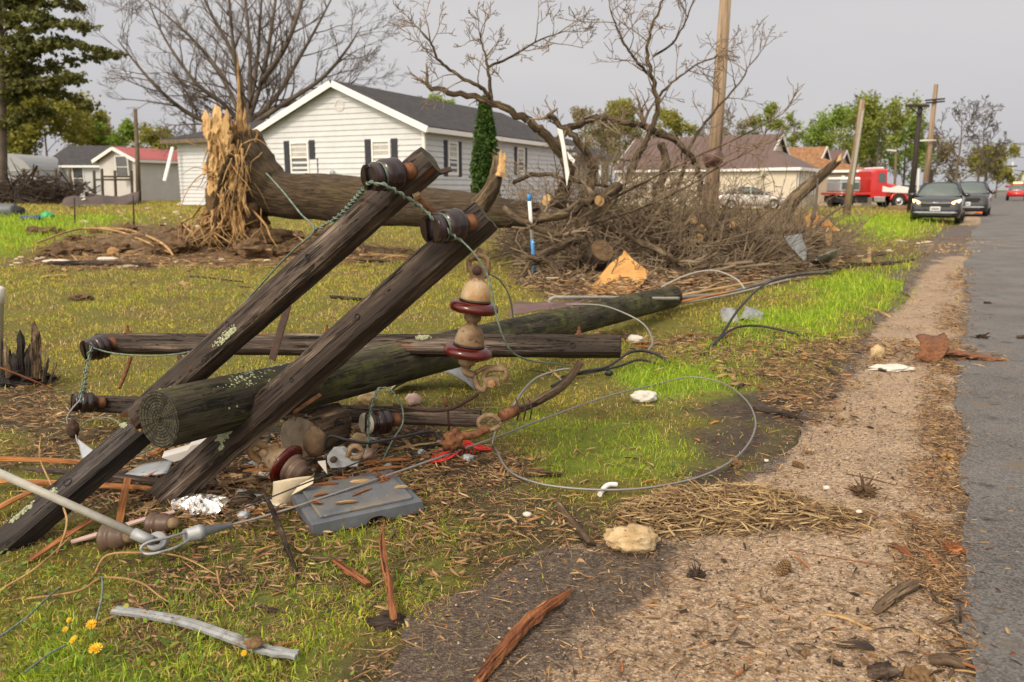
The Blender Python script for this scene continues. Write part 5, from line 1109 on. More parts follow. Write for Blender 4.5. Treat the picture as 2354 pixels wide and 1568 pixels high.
# trees far behind, one by one
TREES = [
 ('broad olive green tree beyond the domed grey shed', -10, 95, 232, 190, 'leafy', m_lf_olive, 31, .34, 34), ('rounded olive green tree standing tallest beside the conifer', 120, 92, 240, 200, 'leafy', m_lf_olive, 32, .34, 38),
 ('olive green bushy tree above the dark roofed white cottage', 205, 100, 275, 120, 'leafy', m_lf_olive, 33, .32, 28), ('small bright green tree right above the red roofed shed', 288, 98, 290, 90, 'leafy', m_lf_bright, 34, .28, 26),
 ('thin tan tree just starting to bud behind the red roofed shed', 262, 108, 262, 70, 'leafy', m_lf_tan, 35, .2, 5), ('dull olive thicket tree behind the dark pole and the white wing', 372, 96, 318, 120, 'leafy', m_lf_olive, 36, .28, 22),
 ('small leafless tree over the roof of the white wing', 452, 66, 190, 120, 'bare', None, 37, 0, 0), ('spindly leafless tree beside the huge bare tree, over the wing roof', 505, 70, 215, 90, 'bare', None, 38, 0, 0),
 ('pale green treetop showing over the roof ridge of the white house', 905, 78, 208, 70, 'leafy', m_lf_bright, 39, .17, 9), ('low yellow green treetop over the middle of the white house roof', 965, 82, 222, 60, 'leafy', m_lf_green, 40, .18, 10), ('bright green treetop over the roof just before the evergreen column', 1020, 80, 216, 80, 'leafy', m_lf_bright, 41, .2, 14),
 ('tan budding tree behind the torn limbs of the fallen tree', 1340, 88, 255, 120, 'leafy', m_lf_tan, 42, .24, 12), ('yellow green rounded tree behind the upright broken limb', 1425, 92, 248, 130, 'leafy', m_lf_olive, 43, .26, 20), ('yellow green tree close to the tall pale pole', 1545, 96, 262, 120, 'leafy', m_lf_olive, 44, .26, 18), ('sparse tan tree just past the tall pale pole', 1690, 98, 268, 90, 'leafy', m_lf_tan, 45, .22, 6),
 ('fresh green tree over the middle of the maroon roof', 1752, 100, 246, 95, 'leafy', m_lf_green, 46, .26, 14), ('slim pale green tree behind the gable of the cream house', 1818, 104, 252, 65, 'leafy', m_lf_green, 47, .22, 8), ('leafless purple grey tree behind the brown shingle roof', 1868, 108, 268, 80, 'bare', None, 48, 0, 0),
 ('wide spring green tree behind the leaning broken pole', 1925, 98, 270, 150, 'leafy', m_lf_bright, 49, .30, 20), ('tall spring green tree over the red tow truck', 2010, 92, 246, 160, 'leafy', m_lf_green, 50, .30, 17), ('spring green tree beside the black pole over the tow truck', 2075, 96, 285, 110, 'leafy', m_lf_bright, 51, .28, 13), ('leafless grey tree rising among the green trees over the tow truck', 1990, 110, 236, 130, 'bare', None, 52, 0, 0),
 ('large leafless forked tree right behind the parked cars', 2190, 74, 250, 150, 'bare', None, 53, 0, 0), ('second leafless tree beside the forked one, leaning over the road', 2240, 80, 275, 110, 'bare', None, 54, 0, 0), ('bushy olive tree along the road beyond the parked cars', 2290, 120, 352, 85, 'leafy', m_lf_olive, 55, .32, 16), ('olive roadside tree farthest down the road', 2262, 150, 345, 80, 'leafy', m_lf_olive, 56, .36, 12), ('brownish thicket tree between the black pole and the orange brown pole', 2135, 100, 335, 110, 'leafy', m_lf_tan, 57, .26, 14), ('tan thicket behind the bed of the tow truck', 1968, 104, 345, 100, 'leafy', m_lf_tan, 58, .24, 12), ('leafless bush behind the maroon roofed house', 1640, 104, 290, 120, 'bare', None, 59, 0, 0)]
for (lb, px, Y, top, w, kd, mt, sd, lf, per) in TREES: tree(lb, px, Y, top, w, kd, mt, sd, leaf=lf * .62, per=max(3, int(per * .62)))
# evergreen column at the house
T = thing('arborvitae', 'narrow dense evergreen column growing at the side of the white house', 'tree', GX(1116, 31.5)); b0 = GX(1116, 31.5); tp = Q(1116, 236, 31.5)
tips = []; rnd = random.Random(3)
for i in range(520):
    f = rnd.random() ** .9; a = rnd.uniform(0, 6.28); r = (.46 * (1 - f ** 3.2) + .03) * rnd.uniform(.72, 1.0); tips.append((Vector((b0.x + math.cos(a) * r, 31.5 + math.sin(a) * r, b0.z + .05 + (tp.z - b0.z) * f)), None))
MB().tube([b0, b0.lerp(tp, .9)], [.10, .03], 8).build('trunk', m_twigdark, T); leaf_cloud('foliage', tips, 26, .07, .075, m_lf_arb, T, rnd, 1.6)
# ------------------------------------------------------------------ houses
def wallp(o, a, b, s, t, z): return Vector((o.x + a.x * s + b.x * t, o.y + a.y * s + b.y * t, z))
def lap_wall(mb, p, q_, z0, z1, topf=None, lap=.19, lip=.034, out=None):
    p, q_ = Vector(p), Vector(q_); d = (q_ - p); L = d.length; d /= L; out = Vector(out).normalized()
    z = z0
    while z < z1 - 1e-4:
        zt = min(z + lap, z1); s0, s1 = (0, L) if topf is None else topf(z); u0, u1 = (0, L) if topf is None else topf(zt)
        if s1 - s0 < .05: break
        a, b_ = p + d * s0 + Vector((0, 0, z)) + out * lip, p + d * s1 + Vector((0, 0, z)) + out * lip; c, e = p + d * u1 + Vector((0, 0, zt)), p + d * u0 + Vector((0, 0, zt))
        a0, b0_ = p + d * s0 + Vector((0, 0, z)), p + d * s1 + Vector((0, 0, z))
        mb.add([a, b_, c, e], [(0, 1, 2, 3)]); mb.add([a0, b0_, b_, a], [(0, 1, 2, 3)]); z = zt
def slab(mb, quad, th):
    qd = [Vector(p) for p in quad]; nn = (qd[1] - qd[0]).cross(qd[3] - qd[0]).normalized(); nn = nn if nn.z > 0 else -nn
    mb.prism([p + nn * .001 for p in qd], nn * th)
def obox(mb, c, ax, half, mi=0):                # box with free axes
    ax = [Vector(v).normalized() for v in ax]; Mx = Matrix(ax).transposed(); mb.box(c, [h * 2 for h in half], M=Mx, bev=min(half) * .18, mi=mi)
Z = Vector((0, 0, 1))
def window(T, c, al, out, w, h, curtain=True, frame=m_trim, shutters=None, blind=.45, name='window'):
    al, out = Vector(al).normalized(), Vector(out).normalized(); mb = MB(); t = .075
    for s in (-1, 1): obox(mb, c + al * s * (w / 2 - t / 2) + out * .035, (al, out, Z), (t / 2, .035, h / 2))
    for s in (-1, 0, 1): obox(mb, c + Z * s * (h / 2 - t / 2 * abs(s)) * .985 + out * (.034 if s else .026), (al, out, Z), (w / 2 - t * .98, .033 if s else .024, t / 2 * (1 if s else .7)))
    fr = mb.build(name, frame, T)
    mb = MB(); obox(mb, c + out * .012, (al, out, Z), (w / 2 - t * .9, .008, h / 2 - t * .9)); mb.build('pane', m_glass, fr)
    if curtain:
        mb = MB(); hh = (h / 2 - t) * blind * 2; P = lambda u, v: c + al * ((u - .5) * (w - 2.2 * t)) + Z * (h / 2 - t - hh * v) + out * (.023 + .002 * math.sin(u * 30))
        mb.grid(P, 16, 2); mb.build('blind', m_curtain, fr)
    for sd_, hh, dz in (shutters or []):
        mb = MB(); cc = c + al * sd_ * (w / 2 + .19) + Z * dz + out * .02
        obox(mb, cc, (al, out, Z), (.16, .018, hh / 2))
        for k in range(int(hh / .09)): obox(mb, cc + Z * (-hh / 2 + .06 + k * .09) + out * .02, (al, out + Z * .5, Z), (.13, .006, .03))
        mb.build('shutter', m_shutter, T)
def gable(T, o, a, b, La, Lb, zb, ze, zr, wall, roof, lap=None, over=.35, trim=True, skip=(), th=.12, rib=0, shade=m_trim):
    a, b = Vector(a).normalized(), Vector(b).normalized(); mb = MB()
    W_ = lambda s, t, z: wallp(o, a, b, s, t, z)
    if lap:
        P0 = lambda s, t: W_(s, t, 0)
        lap_wall(mb, P0(0, 0), P0(La, 0), zb, ze, None, lap, out=-b); lap_wall(mb, P0(La, Lb), P0(0, Lb), zb, ze, None, lap, out=b)
        gf = lambda z: (0, Lb) if z <= ze else ((z - ze) / (zr - ze) * Lb / 2, Lb - (z - ze) / (zr - ze) * Lb / 2)
        lap_wall(mb, P0(0, Lb), P0(0, 0), zb, zr - .02, gf, lap, out=-a); lap_wall(mb, P0(La, 0), P0(La, Lb), zb, zr - .02, gf, lap, out=a)
    else:
        vs = [W_(0, 0, zb), W_(La, 0, zb), W_(La, Lb, zb), W_(0, Lb, zb), W_(0, 0, ze), W_(La, 0, ze), W_(La, Lb, ze), W_(0, Lb, ze), W_(0, Lb / 2, zr), W_(La, Lb / 2, zr)]
        mb.add(vs, [(0, 1, 5, 4), (1, 2, 6, 9, 5), (2, 3, 7, 6), (3, 0, 4, 8, 7)])
    mb.build('wall', wall, T)
    k = (zr - ze) / (Lb / 2); mb = MB(); fm = MB()
    for sgn in (0, 1):
        t0 = -over if not sgn else Lb + over; ez = ze - k * over + .05; rz = zr + .05
        Qd = [W_(-over, t0, ez), W_(La + over, t0, ez), W_(La + over, Lb / 2, rz), W_(-over, Lb / 2, rz)]; slab(mb, Qd, th)
        if rib:
            nn = (Qd[1] - Qd[0]).cross(Qd[3] - Qd[0]).normalized(); nn = nn if nn.z > 0 else -nn
            m = int((La + 2 * over) / rib)
            for i in range(m + 1):
                p = Qd[0].lerp(Qd[1], i / m) + nn * (th + .012); r_ = Qd[3].lerp(Qd[2], i / m) + nn * (th + .012); mb.tube([p, r_], .022, 4, True, False)
        if trim:
            for e in (-over - .012, La + over + .012):
                p, r_ = W_(e, t0, ez - .08), W_(e, Lb / 2, rz - .08); dd = (r_ - p).normalized(); nn = Vector((-dd.x * dd.z, -dd.y * dd.z, 1 - dd.z ** 2)).normalized()
                obox(fm, (p + r_) / 2 + nn * .06, (dd, a, nn), ((r_ - p).length / 2, .022, .13))
            obox(fm, W_(La / 2, t0 + (-.012 if not sgn else .012), ez - .02), (a, b, Z), (La / 2 + over, .02, .10))
            # soffit
            s0, s1 = (W_(-over, t0, ez - .03), W_(La + over, t0, ez - .03)); inn = 0 if not sgn else Lb
            fm.prism([s0, s1, W_(La + over, inn, ez - .03), W_(-over, inn, ez - .03)], Vector((0, 0, -.015)))
    mb.build('roof', roof, T)
    if trim: fm.build('fascia', shade, T)
    return W_
# the white house
Rc = Q(978, 490, 33.0); Lc = Q(608, 470, 36.6); Rc.z = Lc.z = 0
va = Vector((Lc.x - Rc.x, Lc.y - Rc.y, 0)); WW = va.length; vb = va.normalized(); ua = Vector((vb.y, -vb.x, 0)); ua = ua if ua.y > 0 else -ua
zb = float(height(Rc.x, Rc.y)); EZ, RZ = 3.78, 5.62
T = thing('white_house', 'long white clapboard house with dark shingle roof and black shutters', 'house', (Rc.x, Rc.y, zb))
Wf = gable(T, Rc, ua, vb, 15.5, WW, zb + .25, EZ, RZ, m_siding, m_shingle, .225)
mb = MB(); o2 = Wf(7.5, WW / 2, 0)
for s, t in ((0, 0), (0, WW), (15.5, 0)):
    mb = MB(); obox(mb, Wf(s, t, (zb + EZ) / 2), (ua, vb, Z), (.07, .07, (EZ - zb) / 2 - .13)); mb.build('corner_board', m_trim, T)
mb = MB(); mb.add([Wf(.01, .01, zb - .4), Wf(15.4, .01, zb - .4), Wf(15.4, WW - .01, zb - .4), Wf(.01, WW - .01, zb - .4), Wf(.01, .01, zb + .26), Wf(15.4, .01, zb + .26), Wf(15.4, WW - .01, zb + .26), Wf(.01, WW - .01, zb + .26)], [(0, 1, 5, 4), (1, 2, 6, 5), (2, 3, 7, 6), (3, 0, 4, 7)]); mb.build('foundation', m_greywall, T)
def gpos(px, py): # point of the gable wall under a pixel
    r = ray(px, py); nn = ua; c0 = Vector((Rc.x, Rc.y, 0)); c = Vector((0, 0, CAMH)); t = (c0 - c).dot(nn) / r.dot(nn); return c + r * t
def spos(px, py):
    r = ray(px, py); nn = vb; c0 = Vector((Rc.x, Rc.y, 0)); c = Vector((0, 0, CAMH)); t = (c0 - c).dot(nn) / r.dot(nn); return c + r * t
for (x0, x1, y0, y1, sh) in [(669, 711, 326, 399, [(1, 1.45, 0), (-1, .80, .33)]), (856, 899, 322, 402, [(1, 1.5, 0), (-1, 1.5, 0)])]:
    A, B = gpos(x0, (y0 + y1) / 2), gpos(x1, (y0 + y1) / 2); c = (A + B) / 2; hz = gpos((x0 + x1) / 2, y0).z - gpos((x0 + x1) / 2, y1).z
    window(T, c, vb, -ua, (A - B).length, hz, True, m_trim, sh, .5 if x0 < 700 else .62)
mb = MB(); c = gpos(731, 383); obox(mb, c - ua * .02, (vb, ua, Z), (.025, .015, .36)); mb.build('broken_shutter_slat', m_shutter, T)
c = gpos(781, 243); MB().lathe([(0, .0), (.26, .0), (.26, .04), (.20, .045), (.19, .02), (0, .02)], c - ua * .0, -ua, 8, False).build('gable_vent', m_greywall, T)
c = gpos(767, 398); lm = MB(); lm.lathe([(0, 0), (.10, .0), (.13, .06), (.11, .12), (0, .15)], c, -ua, 12); lm.tube(spline([c - ua * .05, gpos(790, 402) - ua * .25, gpos(815, 412) - ua * .5], 4), .03, 6); lm.build('meter_conduit', m_galv, T)
for (x0, x1, y0, y1, sh) in [(1026, 1054, 326, 404, [(-1, 1.5, 0), (1, 1.5, 0)]), (1186, 1206, 340, 402, [(-1, 1.4, 0), (1, 1.4, 0)])]:
    A, B = spos(x0, (y0 + y1) / 2), spos(x1, (y0 + y1) / 2); c = (A + B) / 2; hz = spos((x0 + x1) / 2, y0).z - spos((x0 + x1) / 2, y1).z
    window(T, c, ua, -vb, max(.8, (A - B).length * .8), hz, True, m_trim, sh, .45)
# porch wing going away along the road
Wp = gable(T, Wf(15.5, 1.0, 0), ua, vb, 11.0, WW - 2.0, zb + .2, EZ - .25, RZ - .9, m_siding, m_shingle, .19)
c = Wp(2.2, 0, (zb + EZ) / 2 - .2); mb = MB(); obox(mb, c - vb * .03, (ua, vb, Z), (.5, .03, 1.1)); dr = mb.build('door', m_trim, T); mb = MB(); obox(mb, c - vb * .065 + Z * .3, (ua, vb, Z), (.2, .012, .45)); mb.build('pane', m_glass, dr)
for s in (.8, 6.5): window(T, Wp(s + 3.4, 0, 2.55), ua, -vb, 1.0, 1.3, True, m_trim, [(-1, 1.35, 0), (1, 1.35, 0)])
for s in (4.5, 9.5):
    mb = MB(); mb.tube([Wp(s, -1.6, zb - .2), Wp(s, -1.6, EZ - .5)], .08, 8); mb.build('porch_post', m_trim, T)
mb = MB(); slab(mb, [Wp(3.6, -1.9, EZ - .62), Wp(10.6, -1.9, EZ - .62), Wp(10.6, .2, EZ - .22), Wp(3.6, .2, EZ - .22)], .1); mb.build('porch_roof', m_shingle, T)
# low wing on the near side of the bare tree
A = Q(412, 400, 41.5); B = Q(610, 400, 38.6); A.z = B.z = 0; al = (A - B); LL = al.length; al.normalize(); bk = Vector((al.y, -al.x, 0)); bk = bk if bk.y > 0 else -bk; zb2 = float(height(A.x, A.y))
T = thing('house_wing', 'low white clapboard wing with torn brown eave beside the upturned roots', 'house', (A.x, A.y, zb2))
mb = MB(); zt = 3.72
lap_wall(mb, A, B, zb2 + .1, zt, None, .19, out=-bk); lap_wall(mb, A + bk * 6, A, zb2 + .1, zt, None, .19, out=al); mb.build('wall', m_siding, T)
mb = MB(); ov = .55; slab(mb, [A + al * ov - bk * ov + Z * (zt - .05), B - bk * ov + Z * (zt - .05), B + bk * 3.4 + Z * (zt + 1.05), A - al * 2.6 + bk * 3.4 + Z * (zt + 1.05)], .12)
slab(mb, [A + al * ov - bk * ov + Z * (zt - .06), A + al * ov + bk * 7 + Z * (zt - .06), A - al * 2.6 + bk * 3.5 + Z * (zt + 1.05), A - al * 2.6 + bk * 3.4 + Z * (zt + 1.05)], .11); mb.build('roof', m_shingle, T)
mb = MB(); obox(mb, (A + B) / 2 + al * ov / 2 - bk * (ov + .02) + Z * (zt - .06), (al, bk, Z), (LL / 2 + ov / 2, .02, .10)); mb.build('fascia', m_fence, T)
mb = MB(); mb.prism([A + al * ov - bk * ov + Z * (zt - .1), B - bk * ov + Z * (zt - .1), B + Z * (zt - .1), A + al * ov + Z * (zt - .1)], Z * -.02); mb.build('soffit', m_siding, T)
mb, e_, _ = beam_mesh(Q(397, 338, 41.0), Q(378, 416, 40.6), (0, -1, .2), .16, .10, 3, rings=8); tag(mb.build('downspout', m_trim), 'white downspout torn loose and dangling from the wing eave', 'downspout')
# cream house with maroon metal roof
rda = Vector((-.845, .535, 0)); rdb = Vector((.535, .845, 0))
def road_house(label, px, Y, La, Lb, ez_px, rz_px, wall, roof, addw, addl, rib, seed, wins=True, name='house'):
    c = Q(px, 434, Y); c.z = 0; T = thing(name, label, 'house', c); ez = Q(px, ez_px, Y).z; zr = Q(px, rz_px, Y + Lb / 2 * .8).z
    Wh = gable(T, c, rda, rdb, La, Lb, -.05, ez, zr, wall, roof, None, .3, True, rib=rib, th=.08)
    # addition towards the road with a hipped roof
    W2 = lambda s, t, z: wallp(c, -rda, rdb, s, t, z); mb = MB(); t0, t1 = -.35, addl
    vs = [W2(.02, t0, -.05), W2(addw, t0, -.05), W2(addw, t1, -.05), W2(.02, t1, -.05), W2(.02, t0, ez - .05), W2(addw, t0, ez - .05), W2(addw, t1, ez - .05), W2(.02, t1, ez - .05)]
    mb.add(vs, [(0, 1, 5, 4), (1, 2, 6, 5), (2, 3, 7, 6)]); mb.build('wall', wall, T)
    mb = MB(); o = .3; hz = ez + (zr - ez) * .52
    A_, B_, C_, D_ = W2(.31, t0 - o, ez - .04), W2(addw + o, t0 - o, ez - .04), W2(addw + o, t1 + o, ez - .04), W2(.31, t1 + o, ez - .04); E_, F_ = W2(.31, t0 + 1.7, hz), W2(.31, t1 - 1.4, hz)
    vs = [A_, B_, C_, D_, E_, F_]; mb.add(vs, [(0, 1, 4), (1, 2, 5, 4), (2, 3, 5)]); mb.add([v - Z * .02 for v in vs], [(3, 2, 1, 0)])
    mb.build('porch_roof', roof, T)
    mb = MB()
    for p, r_ in ((A_, B_), (B_, C_)):
        dd = (r_ - p).normalized(); obox(mb, (p + r_) / 2 - Z * .10 , (dd, Vector((dd.y, -dd.x, 0)), Z), ((r_ - p).length / 2 - .01, .03, .10))
    mb.build('gutter', m_trim, T)
    if wins:
        window(T, Wh(La * .36, 0, 1.75), rda, -rdb, 1.0, 1.9, True, m_trim, None, .5)
        for t in np.linspace(t0 + .7, t1 - .6, 4): window(T, W2(addw, t, 1.75), rdb, -rda, .75, 1.7, False, m_trim)
    else:
        mb = MB(); p = W2(addw * .62, t0, 1.2); obox(mb, p - rdb * .03, (rda, rdb, Z), (.12, .03, 1.22)); mb.build('door_trim', m_trim, T)
    return T
road_house('cream house with ribbed maroon metal roof behind the silver sedan', 1748, 57, 11.0, 8.0, 385, 311, m_cream, m_metalroof, 2.5, 5.6, .42, 1)
road_house('taupe house with brown shingle roof beyond the cream house', 1866, 68, 9.0, 7.0, 391, 340, m_taupe, m_brownshingle, 4.0, 5.0, 0, 2, False)
c = Q(1918, 434, 80); c.z = 0; T = thing('house', 'farthest house of the row showing only its rust red roof behind brown shingles', 'house', c)
gable(T, c, rda, rdb, 6, 7, 0, Q(1918, 384, 80).z, Q(1918, 348, 82).z, m_taupe, m_redroof if False else m_brownmetal, None, .3)
# sheds and cottage at the back of the lawn
def back_house(label, x0, x1, Y, ez, rz, depth, wall, roof, name='shed', wins=(), ridge='depth', over=.35, dxy=(0, 0)):
    A, B = Q(x0, 434, Y), Q(x1, 434, Y); A.z = B.z = 0; zb = float(height(A.x, Y)) - .2; T = thing(name, label, 'shed' if name == 'shed' else 'house', (A.x, Y, zb))
    if ridge == 'depth': gable(T, B, (dxy[0], 1, 0), (-1, dxy[0], 0), depth, (B - A).length, zb, Q(x0, ez, Y).z, Q(x0, rz, Y).z, wall, roof, None, over)
    else: gable(T, B, (-1, 0, 0), (0, 1, 0), (B - A).length, depth, zb, Q(x0, ez, Y).z, Q(x0, rz, Y + depth / 2).z, wall, roof, None, over)
    for (px, py, w, h) in wins: window(T, Q(px, py, Y - .0), (1, 0, 0), (0, -1, 0), w, h, False)
    return T
back_house('pale grey shed with a red metal roof behind the paddock rails', 189, 318, 62, 367, 341, 17, m_greywall, m_redroof, wins=[(281, 384, 1.0, 1.7)], dxy=(.52, 0))
back_house('white cottage with a dark grey roof beside the red roofed shed', 112, 240, 71, 380, 339, 9, m_siding, m_shingle, 'cottage', [(140, 405, .8, 1.4), (181, 410, 1.0, 2.2)], 'side')
back_house('small white lean to beside the dark roofed cottage', 90, 125, 76, 390, 381, 5, m_siding, m_greywall, 'lean_to', [(103, 400, .7, .7)])
A = Q(-60, 434, 66); B = Q(92, 434, 66); T = thing('domed_shed', 'grey round topped metal shed behind the conifer trunk', 'shed', ((A.x + B.x) / 2, 66, .3)); mb = MB(); zb = .2; W2_ = (B.x - A.x) / 2; cx_ = (A.x + B.x) / 2; zh = Q(0, 352, 66).z - zb
arc = [(cx_ + W2_ * (1.0 if a in (0,) else math.cos(a)), zb + zh * math.sin(a) ** .8) for a in np.linspace(0.0, math.pi, 21)]
mb.loft([[Vector((x, y, z)) for x, z in arc] for y in (66, 76)], True, False); mb.build('shell', m_galv, T)
mb = MB()
for k in (.3, .55, .8): mb.tube([Vector((A.x + .3, 65.97, zb + zh * k * .8)), Vector((B.x - .3, 65.97, zb + zh * k * .8))], .04, 5)
mb.build('end_rail', m_greymetal, T)
# fences, posts, poles
def post(label, px, Y, y0, y1, r, mat=m_fence, name='fence_post', group=None, dx=0):
    a = Q(px, y1, Y); a.z = min(a.z, float(height(a.x, Y)) - .0) if y1 > 434 else a.z; b = Q(px + dx, y0, Y)
    return tag(MB().tube([a, b], [r, r * .9], 7, smooth=False).build(name, mat), label, 'post' if 'post' in name else 'pole', group)
T = thing('paddock_fence', 'weathered wooden paddock rails in front of the pale grey shed', 'fence', GX(420 / 1, 58) if False else GX(300, 58))
for x, y0 in ((353 * .353 * 0 + 352, 392),): pass
def fz(x): return GX(x, 58).z - .1
for x, y0 in ((216, 392), (234, 388), (264, 392), (302, 392)): MB().tube([Vector((Q(x, 434, 58).x, 58, fz(x))), Q(x, y0, 58)], .10, 6, smooth=False).build('post', m_fence, T)
for (x0, x1, y) in ((216, 302, 413), (236, 302, 406)): MB().tube([Q(x0, y, 57.85), Q(x1, y, 57.85)], .07, 5, smooth=False).build('rail', m_fence, T)
MB().tube([Q(184, 415, 57.6), Q(215, 442, 57)], .09, 5).build('fallen_rail', m_fence, T)
T = thing('board_fence', 'grey wooden pasture fence behind the brush heap', 'fence', GX(120, 63))
for x in (54, 86, 128, 160): MB().tube([Vector((Q(x, 434, 63).x, 63, .2)), Q(x, 387, 63)], .11, 6, smooth=False).build('post', m_fence, T)
for y in (392, 406, 420): MB().tube([Q(50, y - 2, 62.85), Q(128, y, 62.85)], .06, 5, smooth=False).build('rail', m_fence, T)
for k, (lb, px, y0, y1, Y) in enumerate([('thin dark steel stake standing in front of the tarp, nearer the tarp tip', 172, 455, 508, 25), ('thin dark steel stake standing nearest the root mound', 308, 450, 513, 24), ('short dark stake next to the grey drum', 37, 458, 490, 28), ('thin stake far up the lawn before the brush heap', 205, 452, 474, 48)]):
    b = GX(px, Y); tag(MB().tube([b - Z * .05, Q(px + (-2 if k else -1), y0, Y)], .022 * Y / 25, 6).build('fence_stake', m_poledark), lb, 'stake')
def pole(label, px0, y0, px1, y1, Y, r0, r1, mat, arms=(), armm=m_poledark, ground=True):
    b = GX(px0, Y) - Z * .1 if ground else Q(px0, y0, Y); t = Q(px1, y1, Y); T = thing('utility_pole', label, 'utility pole', b)
    MB().tube([b, b.lerp(t, .5) + Vector((.02, 0, 0)), t], [r0, (r0 + r1) / 2, r1], 14, jit=.03).build('shaft', mat, T)
    for (xa, ya, xb, yb, th) in arms:
        mb, e_, _ = beam_mesh(Q(xa, ya, Y - r1 - .05), Q(xb, yb, Y - r1 - .05), (0, -1, .1), th, th * .8, 4, rings=6); mb.build('crossarm', armm, T)
    return T
pole('slim dark utility pole standing before the pale grey shed', 319, 445, 311, 250, 52, .16, .11, m_fence)
T = pole('tall pale split pole standing without its bark in the fallen tree crown', 1627, 470, 1670, -30, 22, .20, .145, m_polelight)
bb = MB(); r2 = random.Random(2); c = Q(1639, 362, 21.9)
bb.blob(c, (.25, .25, .25), .35, 2.2, 4)
tag(bb.build('wire_ball', m_brownmetal), 'ragged dark maroon bundle snagged on the tall pale split pole', 'debris bundle')
T = pole('leaning broken pole with splintered pale face beyond the brush', 1944, 497, 1983, 230, 39, .19, .12, m_polelight)
mb, e_, _ = beam_mesh(Q(1985, 245, 38.8), Q(1957, 430, 38.8), (-.3, -1, .1), .12, .06, 6, jag0=.3, jag1=.2, rings=20); mb.build('peeled_strip', m_rod, T)
T = pole('black utility pole with a single crossarm between the tow truck and the parked cars', 2091, 455, 2116, 240, 46, .16, .13, m_poledark, [(2082, 243, 2136, 243, .14)])
for x in (2092, 2127): MB().tube([Q(x, 246, 45.8), Q(2113, 263, 45.8)], .03, 5).build('arm_brace', m_poledark, T)
T = pole('orange brown utility pole with double crossarms behind the parked cars', 2121, 445, 2152, 194, 52, .19, .13, m_polelight, [(2127, 231, 2172, 227, .10), (2128, 237, 2172, 233, .10)])
MB().tube([Q(2110, 324, 51.7), Q(2152, 323, 51.7)], .06, 6).build('guy_band', m_greywall, T)
pole('short grey pole with a lamp bracket far behind the black pole', 2055, 445, 2060, 340, 80, .12, .10, m_fence, [(2038, 345, 2060, 347, .16)], m_greywall)
pole('thin dark pole standing far along the road verge', 2260, 445, 2272, 362, 95, .15, .11, m_poledark)
pole('faint pale pole farthest down the road', 2327, 440, 2328, 372, 130, .18, .13, m_greywall, [(2318, 382, 2338, 382, .2)])
post('short black post behind the hood of the parked car', 2141, 58, 390, 440, .16, m_poledark, 'bollard_post')
post('white marker pipe leaning beside the orange brown pole', 2112, 50, 388, 440, .07, m_whitepaint, 'marker_post')
for lb, a, b_, sg in [('upper power line crossing the sky at the road', (2330, 330, 90), (2400, 330, 60), 0), ('middle power line sagging over the road', (2295, 352, 110), (2400, 366, 60), 0), ('lower power line sagging over the road', (2300, 384, 110), (2400, 397, 60), 0)]:
    A, B = Q(*a), Q(*b_); tag(MB().tube([A.lerp(B, t) - Z * (.5 * t * (1 - t)) for t in np.linspace(0, 1, 8)], .03, 5).build('power_line', m_poledark), lb, 'power line')
A, B = Q(2154, 330, 51.5), Q(2420, 329, 40); tag(MB().tube([A, B], .012, 5).build('service_line', m_poledark), 'thin overhead line running from the orange brown pole across the road', 'power line')
# white pipe at the picture border, marker stake
b = G(-6, 884); tag(MB().lathe([(0, 0), (.030, 0), (.030, .60), (.035, .60), (.035, .70), (.028, .715), (0, .72)], b - Z * .02, Q(-3, 645, b.y) - b, 18).build('vent_pipe', m_pvc), 'pale plastic pipe with a cap standing in the grass beside the splintered stump', 'pipe')
b = GX(1230, 11.9); t = Q(1216, 446, 11.8); T = thing('marker_stake', 'thin blue and white marker stake standing before the fallen trunk', 'stake', b)
for f0, f1, mt in ((0, .07, m_whitepaint), (.07, .48, m_blue), (.48, .92, m_whitepaint), (.92, 1.0, m_blue)):
    MB().tube([b.lerp(t, f0), b.lerp(t, f1)], .027, 8).build('painted_band', mt, T)
# brush heap at the back
mb = MB(); r2 = random.Random(8)
for i in range(420):
    x = r2.uniform(-30, 205); Y = r2.uniform(45, 53); c = GX(x, Y, r2.random() ** 1.6 * 1.7 * max(.15, 1 - ((x - 75) / 135) ** 2)); d = Vector((r2.gauss(0, 1), r2.gauss(0, .6), r2.gauss(.1, .35))).normalized() * r2.uniform(.7, 1.8)
    mb.tube([c - d, c + Vector((r2.gauss(0, .1), 0, r2.gauss(0, .1))), c + d], [.045, .035, .012], 4, False)
for i in range(26):
    x = r2.uniform(-10, 190); mb.blob(GX(x, 51, .25), (1.3, .8, .55 * max(.2, 1 - ((x - 75) / 140) ** 2) + .25), .4, 2, i, 2)
tag(mb.build('brush_heap', m_darkstick), 'heap of dark brushwood under the conifer', 'brush heap', kind='stuff')

